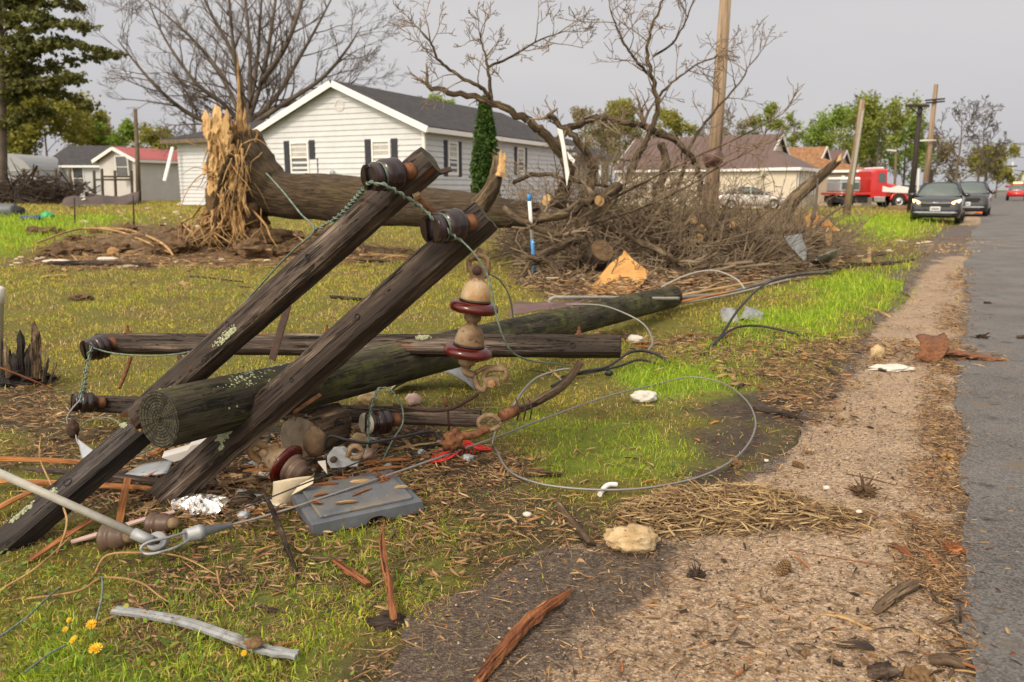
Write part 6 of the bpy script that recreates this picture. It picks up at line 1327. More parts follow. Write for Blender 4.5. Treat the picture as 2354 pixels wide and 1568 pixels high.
def shard_mesh(mb, pts, w, t, n=None, tap=(0.15, .5), seed=0, up=Z, rough=.12, n_sp=6):
    P = spline(pts, n_sp) if len(pts) > 2 else [Vector(pts[0]).lerp(Vector(pts[1]), i / 10) for i in range(11)]
    r2 = random.Random(seed); N = len(P); vs = []; uv = []; L = 0; K = 8
    for i, p in enumerate(P):
        f = i / (N - 1); d = (P[min(i + 1, N - 1)] - P[max(i - 1, 0)]).normalized(); s = d.cross(up); s = s.normalized() if s.length > 1e-3 else d.orthogonal().normalized(); u = s.cross(d)
        prof = min(1, tap[0] + (1 - tap[0]) * f / .22) * min(1, tap[1] + (1 - tap[1]) * (1 - f) / .22)
        if i: L += (p - P[i - 1]).length
        for k, (a, b) in enumerate(((1, -.4), (1, .5), (.45, 1), (-.5, .85), (-1, .45), (-1, -.5), (-.5, -1), (.5, -1))):
            q = prof * (1 + rough * mnoise.noise((L * 14, k * 2.3, seed)) * 2)
            vs.append(p + s * (a * w / 2 * q) + u * (b * t / 2 * q)); uv.append((L + seed * .37, k * (w + t) / 4))
    fs = []; fu = []
    for i in range(N - 1):
        for k in range(K):
            a = i * K + k; b = i * K + (k + 1) % K; fs.append((a, b, b + K, a + K)); c = (w + t) / 4; fu.append([uv[a], (uv[a][0], uv[a][1] + c), (uv[a + K][0], uv[a][1] + c), uv[a + K]])
    fs += [tuple(range(K))[::-1], tuple(range((N - 1) * K, N * K))]; fu += [[(0, 0)] * K, [(0, 0)] * K]
    return mb.add(vs, fs, fu, False)
# ------------------------------------------------------------------ the uprooted tree
rnd = random.Random(17)
T = thing('fallen_tree', 'large uprooted tree lying on its side with torn root plate and sprawling broken crown', 'tree', G(560, 560))
tp = [(545, 400, 17.0, .98), (572, 412, 17.0, .80), (604, 430, 16.95, .60), (640, 446, 16.9, .49), (700, 452, 16.7, .46), (780, 457, 16.4, .48), (880, 467, 15.9, .44), (980, 476, 15.2, .38), (1080, 484, 14.5, .31), (1150, 490, 14.0, .26), (1230, 494, 13.6, .2)]
P = spline([Q(*p[:3]) for p in tp], 7); R_ = [float(np.interp(i / 7, range(len(tp)), [p[3] for p in tp])) for i in range(len(P))]
mb = MB(); mb.tube(P, R_, 36, True, True)
vv = [Vector(v) for v in mb.v]
for i, v in enumerate(vv):
    ring = min(i // 36, len(P) - 1); c = P[ring]; d = v - c; a = i % 36
    k = 1 + .07 * mnoise.noise((ring * .22, math.cos(a / 36 * 6.28) * 2.2, math.sin(a / 36 * 6.28) * 2.2)) + .06 * max(0, 1 - ring / 16) * math.sin(a * 1.05 + 1) + .03 * mnoise.noise((ring * .6, math.cos(a / 36 * 6.28) * 8, math.sin(a / 36 * 6.28) * 8))
    mb.v[i] = tuple(c + d * k)
mb.build('trunk', m_bark, T)
mb = MB()
mb.blob(Q(548, 415, 17.1), (.50, .75, 1.15), .42, 1.4, 3, 4); mb.blob(Q(545, 505, 16.9), (.62, .6, .55), .45, 1.6, 5, 4); mb.blob(Q(575, 345, 17.1), (.28, .5, .42), .4, 1.6, 6, 3); mb.blob(Q(520, 470, 16.7), (.35, .45, .6), .45, 1.7, 7, 3); mb.blob(Q(560, 545, 16.8), (1.0, .6, .22), .4, 2, 9, 3)
mb.build('root_plate', m_rootsoil, T)
mb = MB()
for (x, y, rx, rz, sd, ay) in [(512, 310, .10, .28, 1, 16.6), (502, 340, .07, .2, 2, 16.5), (524, 335, .10, .32, 3, 16.6), (512, 380, .10, .26, 5, 16.4), (540, 400, .09, .22, 6, 16.3), (520, 430, .08, .2, 7, 16.2), (505, 470, .07, .3, 8, 16.3), (545, 460, .08, .2, 9, 16.2), (500, 520, .09, .28, 10, 16.2), (552, 335, .10, .25, 12, 16.5)]:
    mb.blob(Q(x, y, ay), (rx, .12, rz), .8, 3.0, sd + 20, 3, False)
mb.build('torn_wood', m_rootsoil, T)
mb = MB(); sl = MB()
def spike(mb, a, b, w, seed=0):
    a, b = Vector(a), Vector(b); r2 = random.Random(seed); n = 7; pts = [a.lerp(b, i / n) + Vector((r2.gauss(0, .008), r2.gauss(0, .008), 0)) for i in range(n + 1)]
    mb.tube(pts, [w * (1 - i / n) ** .7 + .004 for i in range(n + 1)], 5, True, False, .25, seed)
for (x0, y0, x1, y1, w) in [(506, 330, 498, 262, .12), (520, 330, 522, 260, .13), (512, 320, 489, 262, .06), (530, 330, 532, 275, .07), (548, 300, 546, 112, .045), (556, 300, 552, 225, .04), (566, 315, 562, 245, .06), (574, 330, 573, 285, .05), (540, 320, 538, 272, .05), (585, 345, 592, 300, .04), (498, 330, 480, 262, .03)]:
    spike(mb, Q(x0, y0, 16.7), Q(x1, y1, 16.6), w, x0)
for i in range(85):                        # broad torn slabs
    y0 = rnd.uniform(275, 420); x0 = 512 + rnd.gauss(0, 15) + (y0 - 400) * .06; L = rnd.uniform(30, 95); dx = rnd.gauss(0, 9)
    shard_mesh(sl, [Q(x0, y0 - L * .4, 16.3 + rnd.uniform(-.15, .2)), Q(x0 + dx * .4, y0 + L * .2, 16.2), Q(x0 + dx, y0 + L * .6, 16.25 + rnd.uniform(-.2, .2))], rnd.uniform(.03, .12), rnd.uniform(.02, .05), None, (rnd.uniform(.02, .4), rnd.uniform(.02, .15)), i, Vector((0, -1, 0)), .5)
for i in range(70):                        # torn fibres and slabs hanging down the face of the plate
    y0 = rnd.uniform(300, 500); x0 = 525 + rnd.gauss(0, 20) + (y0 - 400) * .05; L = rnd.uniform(20, 85); dx = rnd.gauss(-4, 12)
    spike(mb, Q(x0, y0, 16.25 + rnd.uniform(-.15, .2)), Q(x0 + dx, y0 + L, 16.2 + rnd.uniform(-.2, .2)), rnd.choice((.02, .03, .04, .06)), i)
mb.build('splinters', m_root, T); sl.build('torn_slabs', m_splitwood, T)
mb = MB()
for i in range(120):
    y0 = rnd.uniform(320, 520); x0 = 530 + rnd.gauss(0, 24) + (y0 - 400) * .05; a = Q(x0, y0, 16.25 + rnd.uniform(-.2, .3)); L = rnd.uniform(.25, 1.0)
    d = Vector((rnd.gauss(-.15, .5), -rnd.uniform(.0, .5), -rnd.uniform(.3, 1.2))); pts = [a]
    for k in range(5):
        d = (d + Vector((rnd.gauss(0, .22), rnd.gauss(0, .22), -.18 + rnd.gauss(0, .2)))).normalized(); q_ = pts[-1] + d * (L / 5); q_.z = max(q_.z, float(height(q_.x, q_.y)) + .03); pts.append(q_)
    r0 = rnd.choice((.006, .008, .012, .02)); mb.tube(pts, lerps([r0, r0 * .7, .003], 6), 5, True, True)
for i in range(60):
    a = Q(rnd.uniform(450, 610), rnd.uniform(470, 525), 16.5); b_ = G(rnd.uniform(400, 640), rnd.uniform(545, 588), .04); m_ = a.lerp(b_, .5) + Vector((rnd.gauss(0, .12), -.05, rnd.uniform(-.05, .15)))
    r0 = rnd.choice((.008, .012, .018, .03)); P2 = [a, a.lerp(m_, .5) + Vector((rnd.gauss(0, .04), 0, rnd.gauss(0, .04))), m_, m_.lerp(b_, .5) + Vector((rnd.gauss(0, .04), 0, rnd.gauss(0, .03))), b_]; mb.tube(P2, lerps([r0, r0 * .8, .005], len(P2)), 5)
for (pts, r0) in [([(520, 425), (470, 400), (430, 440), (412, 500), (410, 560)], .014), ([(500, 350), (440, 330), (418, 320)], .014), ([(500, 400), (450, 385), (420, 400)], .012), ([(515, 440), (440, 430), (412, 450)], .010), ([(560, 330), (590, 320), (620, 340)], .014), ([(500, 490), (430, 520), (420, 590)], .014)]:
    P2 = spline([Q(x, y, 16.2 - k * .12) for k, (x, y) in enumerate(pts)], 6); mb.tube(P2, lerps([r0, r0 * .7, .004], len(P2)), 5)
mb.build('roots', m_root, T, smooth=True)['kind'] = 'stuff'
# limbs of the crown, followed from the picture at their own distances
lm, tw = MB(), MB()
def L_(pts, r0, r1, nk=5, kl=.8, dep=2, start=.35, **kw):
    r0 *= .74; r1 *= .78
    P2 = [Q(*p) for p in pts]; path_limb_split(P2, r0, r1, nk, kl, dep, start)
def path_limb_split(P2, r0, r1, nk, kl, dep, start):
    S_ = spline(P2, 6); R2 = lerps([r0, (r0 + r1) * .5, r1], len(S_))
    J = [p + Vector((rnd.gauss(0, r0 * .22), rnd.gauss(0, r0 * .22), rnd.gauss(0, r0 * .22))) for p in S_]
    lm.tube(J, R2, 9, True, True, jit=.09, seed=rnd.randrange(99))
    for k in range(nk):
        t = start + (1 - start) * (k + rnd.random()) / nk; i = min(int(t * (len(J) - 1)), len(J) - 2); dd = (J[i + 1] - J[i]).normalized()
        o = Matrix.Rotation(rnd.uniform(0, 6.28), 3, dd) @ dd.orthogonal().normalized()
        grow(tw, J[i], dd * .55 + o * .8, kl * rnd.uniform(.5, 1.2), max(.010, R2[i] * .35), dep, rnd, 5, .16, .8, (3, 4, 3), (5, 4, 3), .0055, .16)
    e = J[-1]; dd = (J[-1] - J[-2]).normalized()
    for k in range(3): grow(tw, e, dd + Vector((rnd.gauss(0, .35), rnd.gauss(0, .35), rnd.gauss(0, .35))), kl * .8, r1 * .8, dep, rnd, 5, .12, .8, (3, 3, 3), (5, 4, 3), .0055, .16)
L_([(1285, 448, 13.0), (1308, 400, 13.0), (1292, 352, 13.0), (1248, 305, 12.9), (1200, 268, 12.8), (1130, 236, 12.7), (1060, 214, 12.6), (985, 199, 12.5)], .135, .045, 2, .4, 1)
L_([(1128, 238, 12.7), (1112, 205, 12.6), (1060, 176, 12.5), (1012, 142, 12.4), (990, 98, 12.3)], .05, .02, 7, .7)
L_([(1130, 236, 12.7), (1125, 180, 12.8), (1116, 130, 12.8), (1104, 85, 12.8)], .045, .015, 6, .6)
L_([(1120, 155, 12.8), (1180, 128, 12.9), (1240, 92, 13), (1296, 73, 13.1)], .03, .010, 7, .6)
L_([(1345, 455, 12.6), (1362, 400, 12.6), (1345, 345, 12.6), (1305, 300, 12.5), (1262, 266, 12.4)], .11, .05, 3, .5)
L_([(1285, 345, 13), (1300, 300, 13.2), (1370, 272, 13.4), (1440, 282, 13.6), (1482, 288, 13.8)], .09, .055, 4, .7)
L_([(1440, 420, 13.8), (1470, 350, 13.8), (1495, 300, 13.8), (1512, 250, 13.8), (1500, 180, 13.8), (1488, 130, 13.8), (1500, 60, 13.8), (1530, -10, 13.9)], .085, .02, 9, .95)
L_([(1500, 180, 13.8), (1462, 140, 13.7), (1430, 90, 13.6), (1402, 20, 13.5)], .04, .012, 7, .7)
L_([(1508, 230, 13.8), (1545, 190, 14), (1600, 150, 14.2), (1650, 130, 14.3)], .035, .012, 6, .7)
L_([(1500, 130, 13.8), (1545, 100, 13.9), (1580, 40, 14), (1600, -20, 14)], .03, .012, 5, .6)
L_([(1560, 430, 15), (1590, 330, 15), (1640, 260, 15.2), (1700, 190, 15.4), (1722, 150, 15.4)], .05, .012, 8, .9)
L_([(1400, 460, 12), (1480, 420, 11.9), (1580, 370, 11.8), (1690, 320, 11.6), (1800, 262, 11.4)], .028, .008, 6, .5, 1)
L_([(1340, 520, 11.6), (1440, 490, 11.6), (1560, 440, 11.8), (1660, 380, 12), (1740, 340, 12)], .03, .010, 6, .6)
L_([(1180, 495, 12.6), (1240, 500, 12.0), (1300, 490, 12), (1360, 455, 12.4)], .11, .09, 2, .6)
L_([(1160, 480, 12.4), (1200, 510, 11.8), (1250, 530, 11.6), (1290, 540, 11.6)], .07, .05, 3, .5)
L_([(1330, 550, 11.6), (1240, 590, 11.4), (1195, 640, 11.3)], .085, .06, 3, .5)
L_([(1200, 590, 11.4), (1260, 600, 11.2), (1300, 640, 11.0), (1380, 645, 10.9), (1460, 640, 10.9)], .06, .035, 5, .5)
L_([(1360, 500, 12.6), (1330, 560, 12.2), (1290, 620, 11.8)], .06, .04, 3, .5)
L_([(1180, 420, 13), (1240, 400, 12.8), (1330, 420, 12.9), (1420, 430, 13)], .05, .03, 5, .7)
L_([(1480, 290, 13.8), (1560, 330, 14), (1600, 380, 14.2), (1610, 440, 14.4)], .08, .06, 4, .6)
L_([(1390, 520, 13), (1480, 560, 12), (1560, 600, 11.5)], .08, .05, 4, .6)
L_([(1520, 330, 14), (1530, 380, 13.9), (1510, 440, 13.5), (1500, 510, 13)], .09, .09, 3, .6)
lm.build('limbs', m_limb, T)
# the tangled brush of the crown
top_px, top_y = [1150, 1200, 1300, 1420, 1520, 1640, 1760, 1860, 1950], [540, 500, 468, 462, 474, 502, 520, 540, 572]
near_y = [585, 605, 655, 640, 652, 650, 640, 622, 590]
def pile_at(px, back):
    yn = np.interp(px, top_px, near_y); Yn = G(px, yn).y; H = max(.25, Q(px, float(np.interp(px, top_px, top_y)), Yn + 1.8).z) * max(.15, 1 - .75 * abs(back / 4.2 - .42)) * min(1, .25 + back / 1.1); return GX(px, Yn + back), H
for i in range(1700):
    px = rnd.uniform(1160, 1940); c, H = pile_at(px, rnd.random() ** 1.3 * 4.2); c.z += H * rnd.random() ** 1.3 * .85
    d = Vector((rnd.gauss(.2, 1), rnd.gauss(0, .7), rnd.gauss(.10, .40))).normalized(); Ln = rnd.uniform(.35, 1.5); r0 = rnd.choice((.005, .007, .007, .010, .016, .024))
    p0 = c - d * Ln / 2; p1 = c + d * Ln / 2; p0.z = max(p0.z, .015); p1.z = max(p1.z, .015); mid = c + Vector((rnd.gauss(0, .03), rnd.gauss(0, .03), rnd.gauss(.01, .03))) * Ln
    tw.tube([p0, mid, p1], [r0, r0 * .8, r0 * .4], 5 if r0 > .01 else 3, False)
for i in range(430):                     # forking branchlets
    px = rnd.uniform(1160, 1930); c, H = pile_at(px, rnd.uniform(.2, 3.8)); c.z += H * rnd.random() ** .8 * (1.25 if px < 1540 else .72)
    d = Vector((rnd.gauss(.3, .8), rnd.gauss(-.15, .6), rnd.gauss(.35, .5)))
    grow(tw, c, d, rnd.uniform(.5, 1.25), rnd.choice((.008, .010, .014, .018)), 2, rnd, 4, .03, .75, (4, 3, 2), (4, 3, 3), .0042, .10)
for i in range(75):                     # tall broken branchlets standing out of the tangle
    px = rnd.gauss(1420, 130); c, H = pile_at(min(max(px, 1190), 1700), rnd.uniform(.6, 3.2)); c.z += H * rnd.uniform(.5, 1.0)
    grow(tw, c, Vector((rnd.gauss(.1, .6), rnd.gauss(-.1, .4), rnd.uniform(.3, 1.1))), rnd.uniform(.7, 1.6), rnd.choice((.008, .011, .016)), 2, rnd, 4, .03, .8, (4, 3, 2), (4, 3, 3), .0045, .13)
o = tw.build('crown_twigs', m_twig, T); o['kind'] = 'stuff'
# torn stub behind the front crossarm
mb = MB(); P2 = spline([Q(1100, 475, 12.9), Q(1126, 442, 12.8), Q(1140, 405, 12.8), Q(1148, 360, 12.8)], 5); mb.tube(P2, lerps([.17, .13, .11, .10], len(P2)), 10, jit=.06); mb.build('broken_limb', m_limb, T)
mb = MB(); spike(mb, Q(1152, 405, 12.68), Q(1152, 343, 12.7), .075, 5); spike(mb, Q(1156, 385, 12.7), Q(1162, 350, 12.7), .05, 7); mb.build('torn_face', m_cutwood, T)
# detached trunk piece and sawn logs
T2 = thing('broken_bough', 'thick broken bough propped up at the end of the brush before the taupe house', 'tree trunk', G(1790, 560))
P2 = spline([Q(1770, 540, 15.5), Q(1802, 495, 15.6), Q(1828, 455, 15.6), Q(1862, 425, 15.6), Q(1900, 393, 15.6), Q(1934, 362, 15.5)], 5); mb = MB(); mb.tube(P2, lerps([.18, .15, .13, .115, .09, .06], len(P2)), 12, jit=.06, seed=3); mb.build('bough', m_limb, T2)
mb = MB(); spike(mb, Q(1926, 372, 15.4), Q(1936, 352, 15.4), .05, 2); mb.build('torn_tip', m_cutwood, T2)
for (x0, y0, x1, y1, r0, nm) in [(1905, 560, 1868, 560, .03, 'a'), (1800, 500, 1835, 545, .03, 'b')]: pass
mb = MB()
for pts in ([(1858, 560), (1880, 520), (1912, 490), (1946, 470)], [(1868, 505), (1876, 460), (1880, 410)], [(1840, 540), (1862, 520), (1880, 470)]):
    P3 = spline([Q(x, y, 14.8) for x, y in pts], 5); mb.tube(P3, lerps([.05, .025, .015], len(P3)), 6)
mb.build('side_branches', m_twigdark, T2)
LOGS = [('sawn log with a bright round cut face in brush below the tall pale pole', 1592, 505, (1560, 560), 13.5, .10), ('sawn log tilted upward with an oval cut face beside the first one', 1613, 524, (1600, 580), 13.2, .085), ('short sawn log with a cut face just before the silver car', 1684, 516, (1690, 570), 13.6, .085),
        ('low sawn log with a cut face half buried under twigs', 1606, 548, (1650, 565), 12.8, .085), ('dark sawn log crossing between two cut faces', 1648, 540, (1668, 500), 12.9, .08), ('sawn log with its pale face by the blue and white stake', 1256, 460, (1330, 485), 12.6, .10), ('sawn log with a yellow cut face in the middle of the brush', 1378, 462, (1420, 430), 12.2, .09), ('fat log lying at the end of the brush near the road', 1905, 545, (1800, 552), 14.2, .19), ('dark hollow log end lying deep in the brush behind the orange board', 1385, 575, (1345, 625), 11.6, .19)]
for lb, x, y, (x2, y2), Y, r in LOGS:
    a = Q(x, y, Y); b_ = Q(x2, y2, Y + .5); d = (b_ - a).normalized(); T3 = thing('sawn_log', lb, 'log', a.lerp(b_, .5)); MB().tube([a.lerp(b_, t) for t in np.linspace(0, 1, 6)], r, 12, True, True, .05, int(x)).build('bark', m_limb if 'dark' not in lb else m_darkstick, T3)
    MB().lathe([(r * .93, .0), (r * .9, .006), (r * .4, .009), (0, .01)], a, (a - b_), 14, False).build('cut_face', m_cutwood if 'hollow' not in lb else m_rootsoil, T3)
# ------------------------------------------------------------------ vehicles
def wheelset(T, xs, ys, R_, w, rim=m_greymetal, rr=.64):
    for y in ys:
        for s in (-1, 1):
            tb = MB(); tb.lathe([(R_ * .62, -w / 2), (R_ * .92, -w / 2), (R_, -w * .36), (R_, w * .36), (R_ * .92, w / 2), (R_ * .62, w / 2)], (s * xs, y, R_), (s, 0, 0), 28)
            wo = tb.build('wheel', m_tyre, T)
            rb = MB(); rb.lathe([(R_ * rr, w * .40), (R_ * rr * .95, w * .34), (R_ * rr * .80, w * .22), (R_ * .2, w * .30), (R_ * .12, w * .42), (0, w * .42)], (s * xs, y, R_), (s, 0, 0), 20)
            for k in range(5):
                a = 2 * math.pi * k / 5 + .3; u = Vector((0, math.cos(a), math.sin(a))); c = Vector((s * (xs + w * .34), y, R_)) + u * (R_ * .36); rb.box(c, (w * .14, R_ * .16, R_ * .56), M=Matrix((Vector((1, 0, 0)), Vector((0, -u.z, u.y)), u)).transposed())
            rb.build('rim', rim, wo)
def sect(y, zb, zs, wb, wm, ws, zt=None, crown=.03):
    pts = [(-wb, zb), (-wm, zb + (zs - zb) * .28), (-wm, zb + (zs - zb) * .72), (-ws, zs), (-ws * .5, zs + crown), (0, zs + crown * 1.3), (ws * .5, zs + crown), (ws, zs), (wm, zb + (zs - zb) * .72), (wm, zb + (zs - zb) * .28), (wb, zb)]
    return [Vector((x, y, z)) for x, z in pts]
def gh(y, z0, z1, w0, w1): return [Vector((x, y, z)) for x, z in ((-w0, z0), (-w1, z1), (-w1 * .5, z1 + .03), (0, z1 + .04), (w1 * .5, z1 + .03), (w1, z1), (w0, z0))]
def roofcap(mb, secs, lift=.012):
    for i in range(len(secs) - 1): pass
    mb.loft([[p + Vector((0, 0, lift)) for p in s[1:6]] for s in secs], False, True, False); mb.loft([[p + Vector((0, 0, -.02)) for p in s[1:6]][::-1] for s in secs], False, True, False)
def suv(label, px, Y, yaw, paint, scale=1.0, lit=True, emblem=True, name='parked_suv'):
    loc = GX(px, Y, .012); T = lthing(name, label, 'car', loc, yaw); k = scale
    mb = MB(); secs = [sect(-2.08, .34, .66, .60, .70, .62), sect(-2.02, .24, .80, .76, .82, .74), sect(-1.80, .22, .93, .84, .885, .80), sect(-1.2, .22, 1.01, .86, .895, .83), sect(-.75, .22, 1.05, .86, .895, .85), sect(.4, .22, 1.07, .86, .90, .86), sect(1.5, .24, 1.08, .86, .895, .85), sect(2.05, .32, 1.02, .80, .85, .78), sect(2.14, .42, .92, .70, .76, .70)]
    mb.loft(secs); mb.build('body', paint, T)
    g = [gh(-.92, 1.05, 1.07, .80, .76), gh(-.45, 1.06, 1.40, .82, .66), gh(-.1, 1.06, 1.56, .83, .60), gh(.9, 1.07, 1.57, .83, .59), gh(1.6, 1.07, 1.50, .82, .57), gh(1.98, 1.05, 1.12, .78, .66)]
    mb = MB(); mb.loft(g); mb.build('windows', m_carglass, T)
    mb = MB(); roofcap(mb, g[2:5]); mb.build('roof', paint, T)
    mb = MB()
    for s in (-1, 1):
        mb.tube([Vector((s * .81, -.95, 1.04)), Vector((s * .675, -.44, 1.41)), Vector((s * .61, -.1, 1.575)), Vector((s * .60, .9, 1.59)), Vector((s * .58, 1.6, 1.52)), Vector((s * .75, 2.0, 1.08))], .038, 6); mb.tube([Vector((s * .845, .35, 1.05)), Vector((s * .605, .35, 1.57))], .035, 5); mb.tube([Vector((s * .845, 1.15, 1.05)), Vector((s * .595, 1.15, 1.56))], .035, 5)
    mb.build('pillars', paint, T)
    mb = MB(); mb.box((0, -2.065, .73), (1.02, .06, .20), bev=.03); mb.box((0, -2.07, .36), (1.20, .08, .15), bev=.04)
    for s in (-1, 1): mb.box((s * .70, -1.99, .47), (.24, .10, .12), bev=.03)
    mb.build('grille', m_bumper, T)
    mb = MB(); mb.prism([Vector((x, -2.11, z)) for x, z in ((-.56, .84), (-.48, .775), (0, .755), (.48, .775), (.56, .84), (0, .835))], Vector((0, .05, 0))); mb.build('chrome_bar', m_chrome if lit else m_bumper, T)
    if emblem:
        mb = MB()
        for s in (-1, 1): mb.tube([Vector((s * .055, -2.135, .85)), Vector((s * .042, -2.135, .735))], .013, 5)
        mb.tube([Vector((-.045, -2.135, .79)), Vector((.045, -2.135, .79))], .012, 5); mb.build('emblem', m_chrome, T)
    mb = MB(); mb.box((0, -2.125, .575), (.36, .02, .17), bev=.008); pl = mb.build('licence_plate', m_plate, T)
    mb = MB()
    for i in range(6): mb.box((-.11 + i * .045, -2.137, .57), (.028, .004, .07))
    mb.build('plate_characters', m_shutter, pl)
    mb = MB(); mb.prism([Vector((x, -2.03, z)) for x, z in ((-.78, .43), (-.5, .40), (.5, .40), (.78, .43), (.66, .47), (-.66, .47))], Vector((0, -.07, 0))); mb.build('bumper_lip', m_greymetal, T)
    for s in (-1, 1):
        mb = MB(); mb.prism([Vector((s * x, y, z)) for x, y, z in ((.52, -2.06, .80), (.60, -2.03, .74), (.80, -1.93, .80), (.855, -1.75, .93), (.78, -1.90, .92), (.60, -2.0, .86))], Vector((0, -.045, .01))); mb.build('headlight', m_headlamp if lit else m_glass, T)
        mb = MB(); mb.blob((s * .98, -.62, 1.10), (.12, .07, .085), .05, 1, 2, 2); mb.tube([Vector((s * .86, -.62, 1.07)), Vector((s * .95, -.62, 1.08))], .03, 5); mb.build('mirror', paint, T)
    wheelset(T, .78, (-1.28, 1.32), .335, .22)
    for s in (-1, 1):
        for y in (-1.28, 1.32): MB().lathe([(.30, -.01), (.385, -.01), (.385, .012), (.30, .012)], (s * .885, y, .34), (s, 0, 0), 24).build('wheel_arch', m_bumper, T); T.scale = (k, k, k); return T
YAW = math.atan2(.535, .845)
suv('charcoal SUV facing the camera with both headlights lit, parked half on the grass', 2155, 33.2, -YAW + .02, m_carpaint)
suv('second dark SUV parked behind the lit one with one black wing mirror out', 2224, 41.5, -YAW, m_carpaint, 1.06, False, False)
def sedan(label, px, Y, yaw):
    T = lthing('parked_sedan', label, 'car', GX(px, Y, .01), yaw)
    mb = MB(); secs = [sect(-2.28, .40, .62, .56, .62, .56), sect(-2.2, .28, .72, .74, .80, .70), sect(-1.7, .22, .84, .80, .88, .78), sect(-1.0, .22, .92, .84, .89, .82), sect(0, .22, .95, .84, .89, .84), sect(1.0, .22, .99, .84, .89, .84), sect(1.9, .26, 1.03, .80, .87, .78), sect(2.25, .36, 1.0, .72, .80, .70), sect(2.32, .5, .84, .66, .74, .66)]
    mb.loft(secs); mb.build('body', m_silver, T)
    g = [gh(-1.15, .92, .95, .78, .74), gh(-.35, .95, 1.38, .80, .62), gh(.2, .96, 1.46, .81, .58), gh(.8, .98, 1.44, .81, .57), gh(1.35, 1.0, 1.26, .79, .60), gh(1.85, 1.02, 1.06, .76, .68)]
    mb = MB(); mb.loft(g); mb.build('windows', m_carglass, T); mb = MB(); roofcap(mb, g[1:5]); mb.build('roof', m_silver, T)
    mb = MB()
    for s in (-1, 1):
        mb.tube([Vector((s * .78, -1.15, .94)), Vector((s * .63, -.35, 1.39)), Vector((s * .59, .2, 1.475)), Vector((s * .58, .8, 1.455)), Vector((s * .61, 1.35, 1.27)), Vector((s * .70, 1.88, 1.05))], .04, 6)
        for y in (.12, .98): mb.tube([Vector((s * .825, y, .96)), Vector((s * .59, y, 1.46 if y < .5 else 1.41))], .035, 5)
    mb.build('pillars', m_silver, T)
    for s in (-1, 1):
        mb = MB(); mb.prism([Vector((s * .80, 2.0, .90)), Vector((s * .70, 2.28, .88)), Vector((s * .70, 2.27, 1.0)), Vector((s * .78, 2.02, 1.01))], Vector((s * .03, .02, 0))); mb.build('tail_light', m_tail, T)
        mb = MB(); mb.blob((s * .93, -.72, 1.0), (.09, .06, .07), .05, 1, 2, 2); mb.build('mirror', m_silver, T)
        for y in (-.05, .85): mb = MB(); mb.box((s * .893, y, .80), (.02, .16, .025)); mb.build('door_handle', m_chrome, T)
    mb = MB()
    for s in (-1, 1):
        for y in (-.62, .14, 1.02): mb.box((s * .893, y, .62), (.006, .012, .56))
    mb.build('door_seams', m_bumper, T)
    wheelset(T, .80, (-1.36, 1.36), .335, .21, m_chrome)
    for s in (-1, 1):
        for y in (-1.36, 1.36): MB().lathe([(.30, -.01), (.375, -.01), (.375, .006), (.30, .006)], (s * .882, y, .34), (s, 0, 0), 24).build('wheel_arch', m_bumper, T); return T
sedan('pale silver sedan parked sideways before the cream house', 1722, 53.5, math.radians(-94) + math.pi * 0 + math.pi)
# tow truck: long hood to the road side, dark deck behind the cab
Yt = 58; c = G(2015, 476); T = lthing('tow_truck', 'red tow truck with white striped hood standing side on in the drive', 'truck', GX(1997, Yt), math.radians(6))
mb = MB()
def xsec(x, z0, z1, w): return [Vector((x, y, z)) for y, z in ((-w, z0), (-w, z1 - .12), (-w + .12, z1), (w - .12, z1), (w, z1 - .12), (w, z0))]
mb.loft([xsec(-.55, .75, 2.55, 1.0), xsec(-.2, .75, 2.72, 1.05), xsec(.55, .75, 2.72, 1.05), xsec(.62, .75, 1.75, 1.05)], True, False); mb.build('cab', m_redpaint, T)
mb = MB(); mb.loft([xsec(.56, .85, 1.78, .92), xsec(1.6, .85, 1.62, .86), xsec(2.25, .75, 1.48, .80), xsec(2.32, .75, 1.30, .78)], True, False); mb.build('hood', m_redpaint, T)
for s in (-1, 1): mb = MB(); mb.prism([Vector((x, s * (.925 + .0), z)) for x, z in ((.3, 1.15), (1.0, 1.10), (2.2, 1.05), (2.25, 1.46), (1.5, 1.58), (.9, 1.40), (.3, 1.55))], Vector((0, s * .14, 0))); mb.build('white_stripe', m_whitepaint, T)
for s in (-1, 1): mb = MB(); mb.prism([Vector((x, s * 1.052, z)) for x, z in ((-.05, 1.80), (.52, 1.80), (.42, 2.42), (-.05, 2.42))], Vector((0, s * .02, 0))); mb.build('side_window', m_carglass, T)
mb = MB(); mb.prism([Vector((.60, y, z)) for y, z in ((-.9, 1.85), (.9, 1.85), (.85, 2.5), (-.85, 2.5))], Vector((.08, 0, 0))); mb.build('windshield', m_carglass, T)
mb = MB(); mb.box((.15, 0, 2.78), (.5, 1.7, .12), bev=.03); mb.build('light_bar', m_whitepaint, T)
mb = MB(); mb.box((-1.85, 0, 1.0), (2.5, 2.3, .16), bev=.03); mb.build('deck', m_redpaint, T); mb = MB(); mb.box((-1.8, 0, .62), (2.3, 1.9, .5), bev=.05); mb.build('underbody', m_bumper, T)
mb = MB(); mb.box((-2.05, 0, 1.5), (1.5, 2.0, .75), bev=.08); bx = mb.build('boom_box', m_greymetal, T)
mb = MB()
for x in (-2.4, -1.7): mb.box((x, -1.02, 1.55), (.55, .03, .45), bev=.01)
mb.build('box_windows', m_carglass, bx)
mb = MB(); mb.box((-2.05, 0, 2.02), (1.55, 1.95, .26), bev=.1); mb.build('white_canopy', m_whitepaint, T)
mb = MB(); mb.box((.15, -.95, .62), (.85, .3, .42), bev=.06); mb.build('fuel_tank', m_chrome, T)
